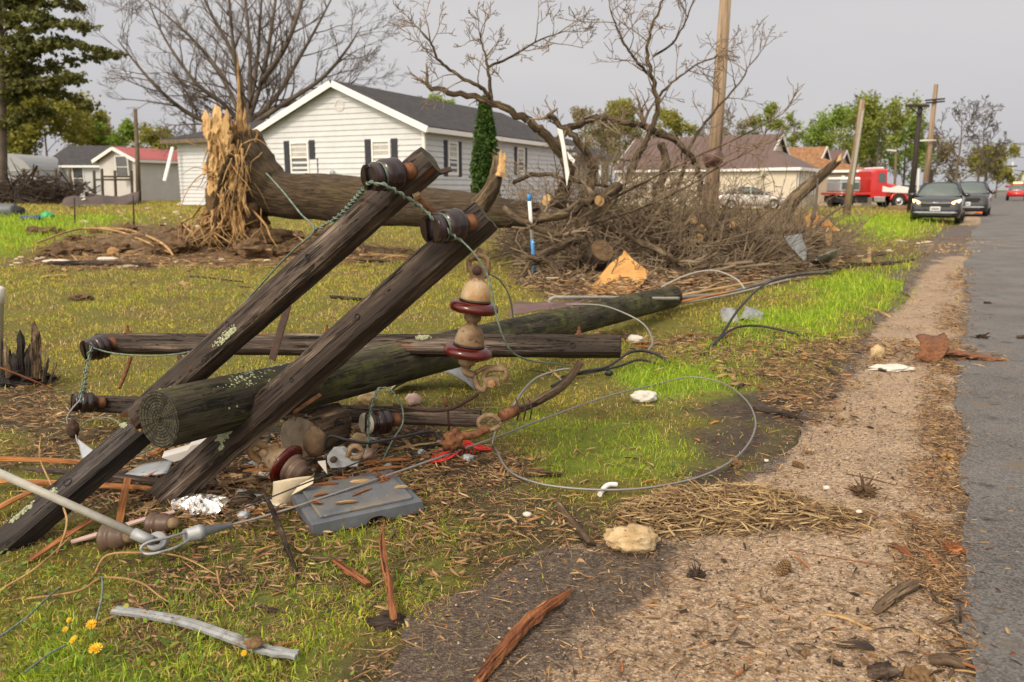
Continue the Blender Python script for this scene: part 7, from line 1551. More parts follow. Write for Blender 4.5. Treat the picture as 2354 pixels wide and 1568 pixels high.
for s in (-1, 1):
    mb = MB(); arcp = [Vector((1.62 + .62 * math.cos(a), s * .98, .48 + .62 * math.sin(a))) for a in np.linspace(.1, 3.0, 12)]; mb.tube(arcp, .09, 6); mb.build('front_fender', m_redpaint, T)
    for x in (1.62, -2.2):
        wo = MB().lathe([(.28, -.15), (.46, -.15), (.5, -.1), (.5, .1), (.46, .15), (.28, .15)], (x, s * .92, .5), (0, s, 0), 24).build('wheel', m_tyre, T); MB().lathe([(.33, .14), (.30, .10), (.12, .12), (.1, .18), (0, .18)], (x, s * .92, .5), (0, s, 0), 18).build('rim', m_chrome, wo)
mb = MB(); mb.box((2.38, 0, .68), (.14, 1.9, .3), bev=.04); mb.build('front_bumper', m_chrome, T)
suv('dark car half hidden between the tow truck and the black pole', 2104, 66, -YAW + 1.2, m_carpaint, 1.0, False, False, 'parked_car')
# far red pickup with a lit beacon, white tank trailer and red boom at the end of the road
Yp = 92; T = lthing('pickup_truck', 'small red pickup far down the road with an amber beacon lit', 'truck', Vector(((2318 - CX) / FPX * Yp, Yp, .03)), -YAW)
mb = MB(); mb.loft([sect(-2.5, .5, 1.0, .8, .9, .82), sect(-1.0, .45, 1.1, .9, .95, .9), sect(2.4, .5, 1.15, .9, .95, .9)]); mb.build('body', m_redpaint, T)
mb = MB(); mb.loft([gh(-.9, 1.1, 1.15, .85, .8), gh(-.3, 1.1, 1.75, .86, .7), gh(.8, 1.1, 1.75, .86, .7), gh(1.0, 1.1, 1.15, .85, .8)]); mb.build('cab_windows', m_carglass, T)
mb = MB(); mb.box((0, .2, 1.84), (1.3, .9, .12), bev=.04); mb.build('cab_roof', m_redpaint, T)
mb = MB(); mb.box((0, .2, 1.98), (.9, .3, .14), bev=.04); mb.build('beacon', m_beacon, T); wheelset(T, .85, (-1.5, 1.5), .4, .25)
Yq = 100; T = lthing('tank_truck', 'white tank truck with red trim at the far end of the road', 'truck', Vector(((2372 - CX) / FPX * Yq, Yq, .03)), math.radians(4))
mb = MB(); mb.lathe([(0, -2.2), (.9, -2.1), (1.1, -1.8), (1.1, 1.8), (.9, 2.1), (0, 2.2)], (0, 0, 2.2), (1, 0, 0), 20); mb.build('tank', m_whitepaint, T); mb = MB(); mb.box((0, 0, .95), (5, 2.2, .4), bev=.05); mb.build('red_frame', m_redpaint, T)
mb = MB(); mb.tube([Vector((-4.5, 0, 1.6)), Vector((-2, 0, 1.75)), Vector((2.2, 0, 1.2))], .16, 6); mb.build('red_boom', m_redpaint, T); wheelset(T, 1.0, (-.5, .6), .5, .3)
def cone(label, px, Y):
    b_ = GX(px, Y); b_.z = .02; T = thing('traffic_cone', label, 'traffic cone', b_); mb = MB(); mb.box(b_ + Z * .02, (.4, .4, .04), bev=.01); mb.lathe([(.16, .04), (.045, .70), (0, .71)], b_, (0, 0, 1), 14); mb.build('cone_body', m_conegl, T)
    MB().lathe([(.118, .30), (.082, .50)], b_ - Z * .0 + Vector((0, 0, 0)), (0, 0, 1), 14).build('white_band', m_whitepaint, T)
cone('orange traffic cone on the road edge beside the second dark SUV', 2253, 44.5); 
for lb, px, py, w, mt in [('brown heap of rubble on the lawn before the tow truck bumper', 2075, 472, (.9, .7, .28), m_clod)]: tag(MB().blob(G(px, py + 12, .05), w, .35, 1.6, 4, 3).build('rubble_heap', mt), lb, 'rubble heap')

# ------------------------------------------------------------------ storm debris, piece by piece
def shard(name, label, cat, pts, w, t, mat, tap=(.15, .5), seed=0, rough=.12, group=None, up=Z):
    if name == 'split_board': pts = [pts[0], Vector(pts[0]).lerp(Vector(pts[-1]), .5) + Vector((0, 0, .006)), pts[-1]]; w *= .75; t *= .6; rough *= .7
    return tag(shard_mesh(MB(), pts, w, t, None, tap, seed, up, rough).build(name, mat), label, cat, group)
g = G
stick = lambda lb, pts, r, mat, seed=0, name='stick', cat='stick', r1=None: tag(MB().tube(spline([p if isinstance(p, Vector) else G(*p[:2], dz=(p[2] if len(p) > 2 else r * .8)) for p in pts], 5), lerps([r, r * 1.05, r1 or r * .7], (len(pts) - 1) * 5 + 1), 8, True, True, .09, seed).build(name, mat), lb, cat)
# reddish sticks and splinters near the camera
shard('splintered_branch', 'long reddish brown splintered branch lying on dark mud at the gravel edge', 'branch', [G(1085, 1600, .02), G(1150, 1520, .025), G(1215, 1450, .03), G(1260, 1412, .03), G(1310, 1378, .03)], .038, .03, m_redwood, (.6, .45), 1, .28)
shard('wood_splinter', 'upright reddish splinter stuck in a clod of black soil', 'splinter', [G(908, 1442, -.01), G(903, 1430, .03), G(897, 1390, .05), G(888, 1345, .06), G(880, 1300, .09), G(886, 1268, .13)], .022, .016, m_redwood, (.6, .1), 3, .3)
tag(MB().blob(G(888, 1432, .0), (.055, .05, .028), .45, 2.4, 3, 3).build('soil_clod', m_darkstick), 'black soil clod around the foot of the upright splinter', 'soil clod')
shard('wood_splinter', 'thin orange splinter lying in grass before the grey lid', 'splinter', [G(768, 1300, .02), G(808, 1328, .022), G(848, 1355, .018)], .030, .018, m_redwood, (.5, .8), 4, .2)
shard('wood_splinter', 'short brown splinter with torn end close to the grey lid', 'splinter', [G(700, 1290, .015), G(740, 1297, .02), G(800, 1295, .02)], .02, .012, m_stick, (.3, .6), 14)
stick('thin dark stick leaning from the grey lid over the weeds', [(613, 1192, .10), (640, 1235, .07), (662, 1285, .04), (686, 1338, .01)], .010, m_darkstick, 5)
stick('barked stick pointing at the pale rock from the grass', [(1283, 1166), (1305, 1195), (1332, 1228), (1358, 1262)], .017, m_stick, 6, r1=.02)
stick('short barked stick just behind the pale rock', [(1482, 1172), (1492, 1198), (1508, 1236)], .014, m_stick, 7)
stick('brown stick lying flat in the bright grass inside the cable loop', [(1178, 1090), (1235, 1092), (1292, 1096)], .014, m_stick, 8)
stick('dark forked stick reaching from the mud onto the gravel', [(1732, 943), (1780, 953), (1830, 962), (1885, 975)], .014, m_darkstick, 9)
stick('pale peeled stick on the wet verge up the road', [(1985, 710), (2015, 718), (2048, 733)], .020, m_palewood, 10)
stick('slim reddish twig lying across the gravel shoulder', [(1812, 1268), (1900, 1283), (1985, 1297), (2090, 1312), (2150, 1325)], .005, m_redwood, 11)
stick('slim brown twig on the gravel above the straw heap', [(1945, 1092), (2000, 1103), (2060, 1118)], .005, m_stick, 12)
stick('straight pale straw stalk on the gravel before the straw heap', [(1610, 1297), (1650, 1300), (1702, 1306)], .004, m_palewood, 13)
stick('pale crooked twig lying over a bark flake at the road side', [(2088, 1442 + 0), (2120, 1470), (2150, 1478), (2165, 1468)], .006, m_palewood, 14)
shard('bark_piece', 'long pale bark slab lying at the gravel edge by the asphalt', 'bark', [G(2008, 1418, .012), G(2050, 1385, .02), G(2085, 1362, .022), G(2112, 1345, .014)], .045, .018, m_stick, (.5, .5), 15)
shard('bark_piece', 'dark curled bark flake on the gravel before the pale twig', 'bark', [G(1922, 1490, .01), G(1965, 1492, .018), G(2010, 1500, .012)], .04, .008, m_darkstick, (.4, .3), 16, .35)
shard('bark_piece', 'brown bark slab sticking out at the lowest gravel by the asphalt', 'bark', [G(2135, 1525, .01), G(2170, 1532, .025), G(2215, 1540, .012)], .05, .02, m_stick, (.6, .5), 17)
shard('bark_piece', 'thin bark strip pointing along the gravel below the slab', 'bark', [G(1880, 1415, .008), G(1940, 1428, .014), G(1985, 1445, .01), G(2010, 1455, .008)], .022, .008, m_palewood, (.2, .4), 18)
shard('bark_piece', 'reddish flat bark leaf curled on the gravel', 'bark', [G(2040, 1258, .008), G(2070, 1270, .02), G(2098, 1292, .008)], .03, .006, m_redwood, (.2, .3), 19)
# roots clumps, cones and clods on the gravel
def rootlump(label, px, py, r, mat, seed, spikes=14):
    r2 = random.Random(seed); c = G(px, py, r * .5); mb = MB(); mb.blob(c, (r, r * .8, r * .65), .6, 2.8, seed, 3, False)
    for i in range(spikes):
        d = Vector((r2.gauss(0, 1), r2.gauss(0, 1), abs(r2.gauss(0, .6)))).normalized(); mb.tube([c + d * r * .4, c + d * r * r2.uniform(1.2, 2.1) + Vector((0, 0, r2.uniform(-.3, .2) * r))], [r * .16, r * .03], 4, False)
    return tag(mb.build('root_clump', mat), label, 'root clump')
rootlump('spiky torn root clump on the gravel past the straw heap', 1985, 1142, .045, m_rootsoil, 1, 26)
rootlump('dark root clump with a curled tip on the wet gravel', 1600, 1330, .028, m_darkstick, 2, 10)
rootlump('orange brown root tuft at the asphalt edge', 2178, 1060, .034, m_root, 3, 24)
rootlump('dark torn root clump at the asphalt edge beyond the bark slab', 2195, 1275, .034, m_redwood, 4, 12)
rootlump('small dark root wad on the asphalt', 2255, 783, .05, m_darkstick, 5, 8)
def conelump(label, px, py, r, seed, yaw):
    c = G(px, py, r * .8); mb = MB(); a = Vector((math.cos(yaw), math.sin(yaw), .15)).normalized(); x = a.orthogonal().normalized(); y = a.cross(x)
    for i in range(11):
        t = (i / 10 - .5) * 2; rr = r * math.sqrt(max(.05, 1 - t * t * .9))
        for k in range(9):
            an = 6.28 * (k + .5 * (i % 2)) / 9; d = x * math.cos(an) + y * math.sin(an); mb.blob(c + a * t * r * 1.45 + d * rr * .72, (r * .22, r * .22, r * .2), .15, 1, i * 9 + k, 1)
    return tag(mb.build('seed_ball', m_clod), label, 'seed ball')
conelump('upright brown cone with scales on the gravel', 1800, 1318, .026, 1, .9)
conelump('small brown cone lying alone on the gravel inside the cable loop side', 1834, 1076, .020, 2, 2.2)
for lb, px, py, r, mt in [('flat brown clod by the straw heap', 2096, 1192, (.05, .04, .022), m_clod), ('round dark clod at the lower gravel edge', 2030, 1562, (.045, .04, .04), m_darkstick), ('brown clod beside the bark slab at the lower edge', 2110, 1566, (.05, .04, .035), m_clod), ('tiny reddish clod on the wet gravel', 1562, 1402, (.014, .014, .012), m_clod),
    ('brown clod among debris on the far gravel', 1912, 916, (.04, .035, .03), m_darkstick), ('dark clod on the asphalt beyond the bark', 2270, 702, (.06, .05, .04), m_darkstick), ('dark clod at the picture border on the asphalt', 2348, 784, (.05, .05, .05), m_darkstick), ('brown clod in the cable loop mud', 1690, 1072, (.04, .035, .035), m_clod), ('small mossy clod on the pale gravel', 1856, 1044, (.028, .024, .018), m_clod),
    ('brown turf clod on the lawn behind the stump', 185, 690, (.17, .10, .07), m_rootsoil), ('small turf clod next to the larger one on the lawn', 245, 686, (.06, .05, .03), m_rootsoil)]:
    tag(MB().blob(G(px, py, r[2] * .3), [q * .8 for q in r], .6, 2.6, px, 3, False).build('soil_clod', mt), lb, 'soil clod')
# rocks and white chunks
tag(MB().blob(G(1452, 1262, .038), (.098, .07, .052), .30, 2.4, 4, 4, flat=-.037).build('limestone_rock', m_stone), 'pale tan limestone rock at the edge of the dark wet gravel', 'rock')
tag(MB().blob(G(1480, 924, .035), (.085, .06, .042), .22, 2.2, 5, 4, flat=-.035).build('plaster_chunk', m_white), 'white rounded plaster chunk lying in the grass inside the cable loop', 'chunk')
tag(MB().blob(G(2048, 852, .02), (.16, .07, .028), .35, 2.0, 6, 4).build('plaster_chunk', m_white), 'flat white plaster piece on the far gravel before the rusty scrap', 'chunk')
tag(MB().blob(G(2016, 826, .05), (.06, .05, .065), .3, 1.8, 7, 3).build('rock', m_stone), 'tan rock standing in litter beside the flat white piece', 'rock')
tag(MB().blob(G(1460, 788, .03), (.075, .06, .045), .25, 1.8, 8, 3).build('plaster_chunk', m_white), 'pale chunk just past the end of the level crossarm', 'chunk')
mb = MB(); mb.tube(spline([G(1378, 1142, .01), G(1390, 1131, .022), G(1402, 1126, .025), G(1418, 1124, .02)], 4), .012, 8); tag(mb.build('plastic_curl', m_whitepaint), 'small white curved plastic piece under the grey cable', 'plastic piece')
for lb, px, py, s in [('white scrap with a red mark on the grass before the rock', 1212, 1188, .020), ('white pebble on wet mud inside the cable loop', 1802 - 40, 986 + 76, .013), ('white fleck in the straw heap', 1898, 1150, .016), ('second white fleck lower in the straw heap', 1972, 1206, .013)]:
    tag(MB().blob(G(px, py, s * .5 + (.05 if 'straw' in lb else 0)), (s, s * .8, s * .6), .3, 2, px, 2).build('white_scrap', m_white), lb, 'scrap')
# rusty scrap across the gravel
T = thing('rusty_scrap', 'rusty bent metal scrap with dark torn tail reaching onto the asphalt', 'metal scrap', G(2150, 835)); A, B, C, D = G(2096, 834, .02), G(2160, 836, .02), G(2165, 806, .10), G(2100, 812, .10)
mb = MB(); mb.grid(lambda u, v: A.lerp(B, u).lerp(D.lerp(C, u), v) + Vector((0, -.10 * math.sin(v * 3.1), .06 * math.sin(v * 2.2) + .015 * math.sin(u * 7))), 10, 8, .012); mb.build('curved_plate', m_rust, T)
mb = MB(); shard_mesh(mb, [G(2150, 824, .05), G(2190, 826, .06), G(2230, 828, .04), G(2320, 836, .02)], .16, .04, None, (.8, .1), 3, Z, .3); mb.build('torn_tail', m_rust, T)
# metal strip in the corner
def sheet(name, label, cat, pts4, nu, nv, amp, fr, thick, mat, seed=0, crown=0, parent=None, curl=None):
    a, b, c, d = [Vector(p) for p in pts4]; nn = (b - a).cross(d - a).normalized(); nn = nn if nn.z > 0 or abs(nn.z) < .1 else -nn
    def fn(u, v):
        p = a.lerp(b, u).lerp(d.lerp(c, u), v); k = mnoise.fractal(Vector((u * fr * (b - a).length * 6, v * fr * (d - a).length * 6, seed * 3.3)), 1, 2, 3)
        p = p + nn * (k * amp + crown * math.sin(v * math.pi))
        if curl: p = curl(u, v, p)
        p.z = max(p.z, float(height(p.x, p.y)) + .003); return p
    o = MB().grid(fn, nu, nv, thick).build(name, mat, parent); return tag(o, label, cat) if label else o
P = spline([G(264, 1416, .02), G(340, 1428, .022), G(430, 1448, .024), G(530, 1482, .024), G(600, 1507, .022), G(640, 1520, .028), G(684, 1524, .025)], 6)
sec = [(-.017, -.004), (-.017, .007), (-.006, .008), (-.004, .002), (.005, .002), (.007, .009), (.018, .006), (.018, -.004)]
rows = []
for i, p in enumerate(P):
    d = (P[min(i + 1, len(P) - 1)] - P[max(i - 1, 0)]).normalized(); s = d.cross(Z).normalized(); k = 1 + .15 * math.sin(i * .9) * (i > 26); rows.append([p + s * a * k + Z * b for a, b in sec])
mb = MB(); mb.loft(rows, True, False); tag(mb.build('metal_trim', m_galv), 'long bent grey metal trim strip lying in the weeds', 'metal strip')
tag(MB().blob(G(585, 1508, .045), (.03, .025, .012), .4, 2, 3, 2).build('dead_leaf', m_clod), 'brown dead leaf lying on the grey metal trim', 'leaf')
# grey plastic lid
o0 = G(719, 1240); o1 = G(975, 1187); al = (o1 - o0); LW = al.length; yaw = math.atan2(al.y, al.x); LD, LH = .40, .048
T = lthing('meter_box_lid', 'grey plastic box lid with a rounded notch in its front edge lying on the grass', 'lid', o0 + Z * .012, yaw)
T.rotation_euler = (.03, -.02, yaw)
mb = MB(); th = .012; n0, n1, nr = LW * .47, LW * .66, .026
out = [(0, 0), (n0, 0)] + [(n0 + (n1 - n0) * (1 - math.cos(a)) / 2, nr * math.sin(a)) for a in np.linspace(.1, math.pi - .1, 10)] + [(n1, 0), (LW, 0), (LW - .004, LH), (.004, LH)]
mb.prism([Vector((x, 0, z)) for x, z in out], Vector((0, th, 0))); mb.box((LW / 2, LD - th / 2, LH / 2), (LW, th, LH), bev=.004)
for x in (th / 2, LW - th / 2): mb.box((x, LD / 2, LH / 2), (th, LD - 2 * th, LH - .002), bev=.003)
mb.build('skirt', m_lid, T)
mb = MB(); mb.box((LW / 2, LD / 2, LH - .004), (LW - .004, LD - .004, .012), bev=.004); mb.build('rim', m_lid, T)
mb = MB(); mb.box((LW / 2 + .004, LD / 2, LH + .008), (LW - .075, LD - .07, .016), bev=.005); pt = mb.build('raised_panel', m_lidtop, T)
mb = MB(); nx, ny = 46, 40
for i in range(nx):
    for j in range(ny):
        x = .05 + (LW - .095) * i / (nx - 1) + (.5 * (LW - .095) / nx if j % 2 else 0); y = .045 + (LD - .09) * j / (ny - 1)
        if x < LW - .05: mb.add([Vector((x + .0022 * a, y + .0022 * b, LH + .016 + c)) for a, b, c in ((1, 0, 0), (0, 1, 0), (-1, 0, 0), (0, -1, 0), (0, 0, .0012))], [(0, 1, 4), (1, 2, 4), (2, 3, 4), (3, 0, 4)], None, True)
oo = mb.build('anti_slip_dots', m_lid, pt); oo['kind'] = 'stuff'
for i, (u, v, L_c, a, w) in enumerate([(.30, .82, .12, .1, .010), (.62, .72, .10, .05, .016), (.20, .55, .06, .5, .008), (.55, .42, .11, .9, .006), (.35, .22, .09, .2, .009), (.12, .35, .05, -.3, .010), (.80, .60, .07, .7, .006), (.90, .35, .06, .1, .010), (.48, .92, .07, -.2, .008)]):
    c = Matrix.Rotation(yaw, 3, 'Z') @ Vector((u * LW, v * LD, LH + .03)) + o0; d = Vector((math.cos(a), math.sin(a), .03)) * L_c / 2
    w *= 1.7; c = c + Z * .012
    shard('wood_splinter', 'loose tan splinter lying on top of the grey lid' if i != 1 else 'thick yellow splinter on top of the grey lid', 'splinter', [c - d, c + Z * .004, c + d], w, w * .7, m_palewood if i in (1, 4, 7) else m_redwood, (.3, .3), 30 + i, group='splinters on the grey lid' if i != 1 else None)
_c = Matrix.Rotation(yaw, 3, 'Z') @ Vector((.82 * LW, .66 * LD, LH + .05)) + o0; mb = MB(); r2 = random.Random(6); mb.blob(_c, (.02, .018, .014), .5, 2.5, 3, 2, False)
for k in range(22):
    d = Vector((r2.gauss(0, 1), r2.gauss(0, 1), abs(r2.gauss(.2, .5)))).normalized(); mb.tube([_c, _c + d * r2.uniform(.03, .06)], [.004, .001], 4, False)
tag(mb.build('root_clump', m_redwood), 'spiky brown root tuft resting on the grey lid', 'root clump')
# cream paper, foil, pinkish board, boards
pc = [Q(x, y, Y) for x, y, Y in ((628, 1107, 3.24), (718, 1094, 3.24), (650, 1180, 3.27), (610, 1190, 3.26))]
sheet('paper_sheet', 'cream curled sheet standing on its edge against the grey lid', 'sheet', pc, 14, 14, .012, .6, .0015, m_paper, 3, curl=lambda u, v, p: p + Vector((.012 * math.sin(v * 3), -.03 * math.sin(u * 3.1), .012 * math.sin(u * 3.1))))
pc = [Q(x, y, Y) for x, y, Y in ((690, 1112, 3.22), (722, 1098, 3.23), (720, 1112, 3.2), (668, 1140, 3.2))]; sheet('paper_sheet', 'small curled corner of cream sheet on top of the grey lid', 'sheet', pc, 8, 8, .006, 1, .0015, m_paper, 4)
def crumple(name, label, cat, quad, n, amp, mat, seed, thick=.001, up=.05):
    r2 = random.Random(seed); a, b, c, d = quad; hs = [[r2.uniform(0, 1) for _ in range(n + 1)] for _ in range(n + 1)]; jx = [[r2.uniform(-.35, .35) / n for _ in range(n + 1)] for _ in range(n + 1)]
    def fn(u, v):
        i, j = round(u * n), round(v * n); uu, vv = u + jx[i][j], v + jx[j][i]; p = a.lerp(b, uu).lerp(d.lerp(c, uu), vv); return Vector((p.x, p.y, max(p.z, float(height(p.x, p.y))) + .008 + amp * hs[i][j] + up * math.sin(math.pi * u) * math.sin(math.pi * v)))
    return tag(MB().grid(fn, n, n, thick, False).build(name, mat), label, cat)
crumple('foil_sheet', 'crumpled shiny foil sheet lying in front of the slanting crossarm foot', 'foil', [G(392, 1186), G(500, 1196), G(532, 1158), G(400, 1150)], 15, .03, m_foil, 4, up=.03)
shard('painted_board', 'pinkish white painted board strip lying under the grey rod', 'board', [G(165, 1257, .02), G(240, 1238, .025), G(320, 1214, .03), G(402, 1192, .03)], .032, .016, m_pink, (.8, .8), 21, .06)
shard('split_board', 'long splintered orange board beneath the broken crossarm stub', 'board', [G(-60, 1128, .05), G(60, 1122, .10), G(180, 1130, .09), G(365, 1148, .05)], .06, .03, m_orange, (.9, .3), 22, .2)
shard('split_board', 'upper splintered orange board with a blackened face running out of the picture', 'board', [G(-60, 1090, .08), G(50, 1083, .10), G(150, 1088, .10), G(240, 1098, .07)], .05, .035, m_orange, (.9, .3), 23, .2)
shard('split_board', 'dark charred board lying across under both slanting crossarms', 'board', [G(60, 1115, .08), G(200, 1120, .10), G(300, 1128, .08), G(400, 1135, .05)], .07, .035, m_darkstick, (.4, .5), 24, .2)
shard('split_board', 'short orange stake leaning out under the broken crossarm stub', 'board', [G(298, 1150, .10), G(290, 1180, .06), G(272, 1215, .005)], .04, .02, m_orange, (.9, .9), 25, .1)
shard('split_board', 'flat orange board poking from under the stub near the picture border', 'board', [G(-40, 1200, .02), G(30, 1175, .04), G(100, 1148, .06)], .055, .02, m_orange, (.9, .4), 26, .15)
shard('split_board', 'brown split board along the ground under the stub', 'board', [G(60, 1300, .01), G(150, 1255, .03), G(250, 1200, .05)], .04, .02, m_redwood, (.4, .6), 27, .15)
shard('split_board', 'orange splintered board piece behind the grey lid', 'board', [G(830, 1075, .02), G(870, 1066, .03), G(945, 1064, .02)], .055, .025, m_orange, (.3, .2), 28, .3)
shard('split_board', 'small forked orange splinter behind the lid next to the first piece', 'board', [G(840, 1090, .02), G(880, 1083, .025), G(935, 1080, .015)], .035, .02, m_orange, (.5, .1), 29, .3)
shard('split_board', 'narrow orange slat by the fallen insulator', 'board', [G(560, 1092, .02), G(590, 1092, .02), G(640, 1090, .02)], .04, .02, m_orange, (.9, .8), 31, .1)
for i, (lb, x, y, s) in enumerate([('orange torn leaf like shred under the pole butt', 300, 1085, .07), ('second orange shred beside the charred board', 375, 1078, .05)]):
    mb = MB(); r2 = random.Random(i)
    for k in range(8): shard_mesh(mb, [G(x, y, .06), G(x, y, .08) + Vector((r2.gauss(0, s * .5), r2.gauss(0, s * .3), r2.uniform(0, .05))), G(x, y, .08) + Vector((r2.gauss(0, s), r2.gauss(0, s * .6), r2.uniform(-.02, .07)))], .012, .006, None, (.6, .1), k)
    tag(mb.build('torn_shred', m_orange), lb, 'wood shred')
# brown porcelain caps in the debris
for lb, x, y, r in [('brown porcelain cap half hidden in grass under the pinkish board', 272, 1255, .055), ('second brown porcelain cap right beside the pulley end of the grey rod', 372, 1222, .045)]:
    T = thing('brown_porcelain', lb, 'insulator cap', G(x, y)); ax_ = Vector((.9, -.3, .2)); MB().lathe([(0, -.05), (r * .8, -.048), (r * 1.12, -.040), (r * 1.15, -.028), (r * .9, -.020), (r * .84, -.005), (r * .98, .004), (r * .96, .016), (r * .72, .026), (r * .66, .045), (r * .45, .055), (0, .056)], G(x, y, r * .7), ax_, 24).build('shell', m_brownglaze2, T); MB().lathe([(r * .5, .05), (r * .45, .085), (0, .09)], G(x, y, r * .7), ax_, 16).build('neck', m_tan, T)
# pale cut stump and rubble under the crossarms
T = thing('cut_log', 'tan sawn log end standing under the crossarms behind the fallen insulator', 'log', G(700, 1040)); c = Q(690, 1003, 3.62)
MB().tube([c + Vector((0, -.0, 0)), c + Vector((.10, .28, -.02))], .105, 22, jit=.10).build('bark', m_stick, T); MB().lathe([(.112, -.004), (.10, .010), (.05, .016), (0, .010)], c, Vector((-.10, -.30, .06)), 18, False).build('cut_face', m_logface, T)
tag(MB().blob(Q(722, 1015, 3.5), (.05, .05, .075), .2, 1.5, 3, 3).build('metal_fitting', m_tan), 'tan knobbed fitting standing before the sawn log end', 'fitting')
for lb, x, y, s, mt in [('pale yellow stone by the cream faced insulator', 775, 1018, .04, m_stone), ('cream stone right behind the cream faced insulator', 828, 1012, .05, m_stone), ('pale broken stone behind the pole next to the crossarm', 845, 915, .06, m_stone), ('white plastic lump under the pole butt', 462, 1040, .06, m_whitepaint), ('pinkish brick chip in the dark gap under the pole', 950, 918, .05, m_pink), ('small dark wire knot on grass by the black cables', 1400, 858, .028, m_black), ('brown clod under the slanting crossarm foot', 560, 1150, .05, m_darkstick), ('grey stone chip by the foil', 560, 1185, .025, m_greymetal)]:
    tag(MB().blob(Q(x, y, G(x, y + 14).y), (s, s * .8, s * .75), .3, 1.8, x, 3).build('rubble', mt), lb, 'rubble')
tag(MB().prism([Q(x, y, 3.45) for x, y in ((372, 1052), (430, 1036), (440, 1024), (470, 1018), (482, 1032), (440, 1050), (400, 1062))], Vector((0, .03, .02))).build('plastic_sheet', m_greywall), 'pale grey plastic scrap beneath the pole butt', 'plastic scrap')
tag(MB().prism([Q(x, y, 3.33) for x, y in ((730, 1062), (748, 1060), (752, 1090))], Vector((0, .01, 0))).build('white_shard', m_white), 'white triangular shard by the fallen insulator', 'shard')
# grey sheet metal under the pole
sheet('sheet_metal', 'bent grey sheet metal arching in the dark gap beneath the pole', 'sheet metal', [G(890, 912, .02), G(1092, 900, .02), G(1096, 880, .02), G(930, 885, .02)], 16, 8, .02, .5, .006, m_galv, 5, curl=lambda u, v, p: p + Z * (.20 * math.sin(math.pi * u) ** .8 * (.75 + .25 * v)))
sheet('sheet_metal', 'blue grey metal angle sticking up behind the broken crossarm stub', 'sheet metal', [Q(180, 1010, 3.9), Q(235, 1050, 3.7), Q(225, 1062, 3.66), Q(190, 1055, 3.75)], 8, 6, .005, .5, .006, m_greymetal, 6)
sheet('sheet_metal', 'second grey panel lying flat under the charred board', 'sheet metal', [G(270, 1110, .02), G(385, 1100, .03), G(400, 1075, .04), G(330, 1080, .03)], 8, 6, .01, .5, .006, m_greymetal, 7)
sheet('metal_flashing', 'bent brown and white metal flashing lying over the far pole', 'metal flashing', [Q(1165, 722, 6.6), Q(1340, 695, 6.7), Q(1335, 690, 7.0), Q(1180, 698, 7.0)], 10, 6, .02, .4, .006, m_brownmetal, 8)
sheet('metal_flashing', 'folded maroon flashing corner hanging in front of the far pole', 'metal flashing', [Q(1262, 706, 6.4), Q(1340, 700, 6.5), Q(1305, 742, 6.3), Q(1300, 738, 6.3)], 8, 6, .01, .4, .006, m_brownmetal, 9)
P2 = spline([Q(1262, 692, 6.7), Q(1275, 684, 6.8), Q(1310, 684, 6.9), Q(1400, 684, 7.4), Q(1500, 686, 8.0), Q(1560, 686, 8.4)], 6); tag(MB().tube(P2, .016, 8).build('conduit_pipe', m_rod), 'pale bent conduit pipe resting along the far pole', 'pipe')
sheet('bent_metal', 'crumpled grey metal piece upright in the bright grass', 'metal scrap', [G(1660, 742, .02), G(1700, 748, .02), Q(1690, 712, 8.2), Q(1655, 712, 8.4)], 10, 8, .05, .5, .006, m_galv, 10)
sheet('bent_metal', 'flat crumpled metal tail on the grass beside the upright grey piece', 'metal scrap', [G(1695, 742, .02), G(1752, 738, .02), G(1756, 728, .06), G(1715, 722, .08)], 10, 6, .05, .6, .006, m_galv, 11)
sheet('sheet_metal', 'tall bent grey metal sheet standing in the end of the brush', 'sheet metal', [Q(1850, 602, 12.2), Q(1798, 545, 12.2), Q(1844, 536, 12.4), Q(1856, 575, 12.4)], 10, 8, .06, .3, .01, m_galv, 12)
sheet('sheet_metal', 'crumpled grey metal sheet folded on grass at the end of the brush', 'sheet metal', [G(1860, 618, .03), G(1900, 615, .05), Q(1932, 576, 12.6), Q(1880, 588, 12.7)], 12, 10, .08, .3, .01, m_galv, 13)
tag(MB().prism([Q(x, y, Y) for x, y, Y in ((1345, 678, 10.4), (1400, 612, 10.9), (1430, 590, 11.1), (1432, 580, 11.1), (1442, 590, 11.1), (1450, 600, 11.0), (1492, 632, 10.8), (1478, 652, 10.6), (1445, 676, 10.4))], Vector((.02, .05, .03))).build('broken_sheathing', m_ply), 'torn bright orange sheathing board leaning in the brush', 'board')
tag(MB().prism([Q(x, y, 15.2) for x, y in ((1850, 500), (1870, 485), (1895, 500), (1930, 530), (1860, 535))], Vector((.05, .1, .0))).build('rust_panel', m_ply), 'orange brown panel behind the end of the brush', 'panel')
tag(MB().prism([Q(x, y, 12.1) for x, y in ((1281, 294), (1293, 299), (1301, 345), (1309, 398), (1303, 428), (1297, 380), (1290, 332))], Vector((.0, .04, 0))).build('torn_siding', m_trim), 'white torn siding strip caught upright in the crown of the fallen tree', 'siding strip')
tag(MB().prism([Q(x, y, 12.0) for x, y in ((1303, 348), (1322, 368), (1319, 376), (1308, 366))], Vector((.0, .03, 0))).build('torn_siding', m_trim), 'small white flap of siding hanging beside the upright strip', 'siding strip')
mb = MB()
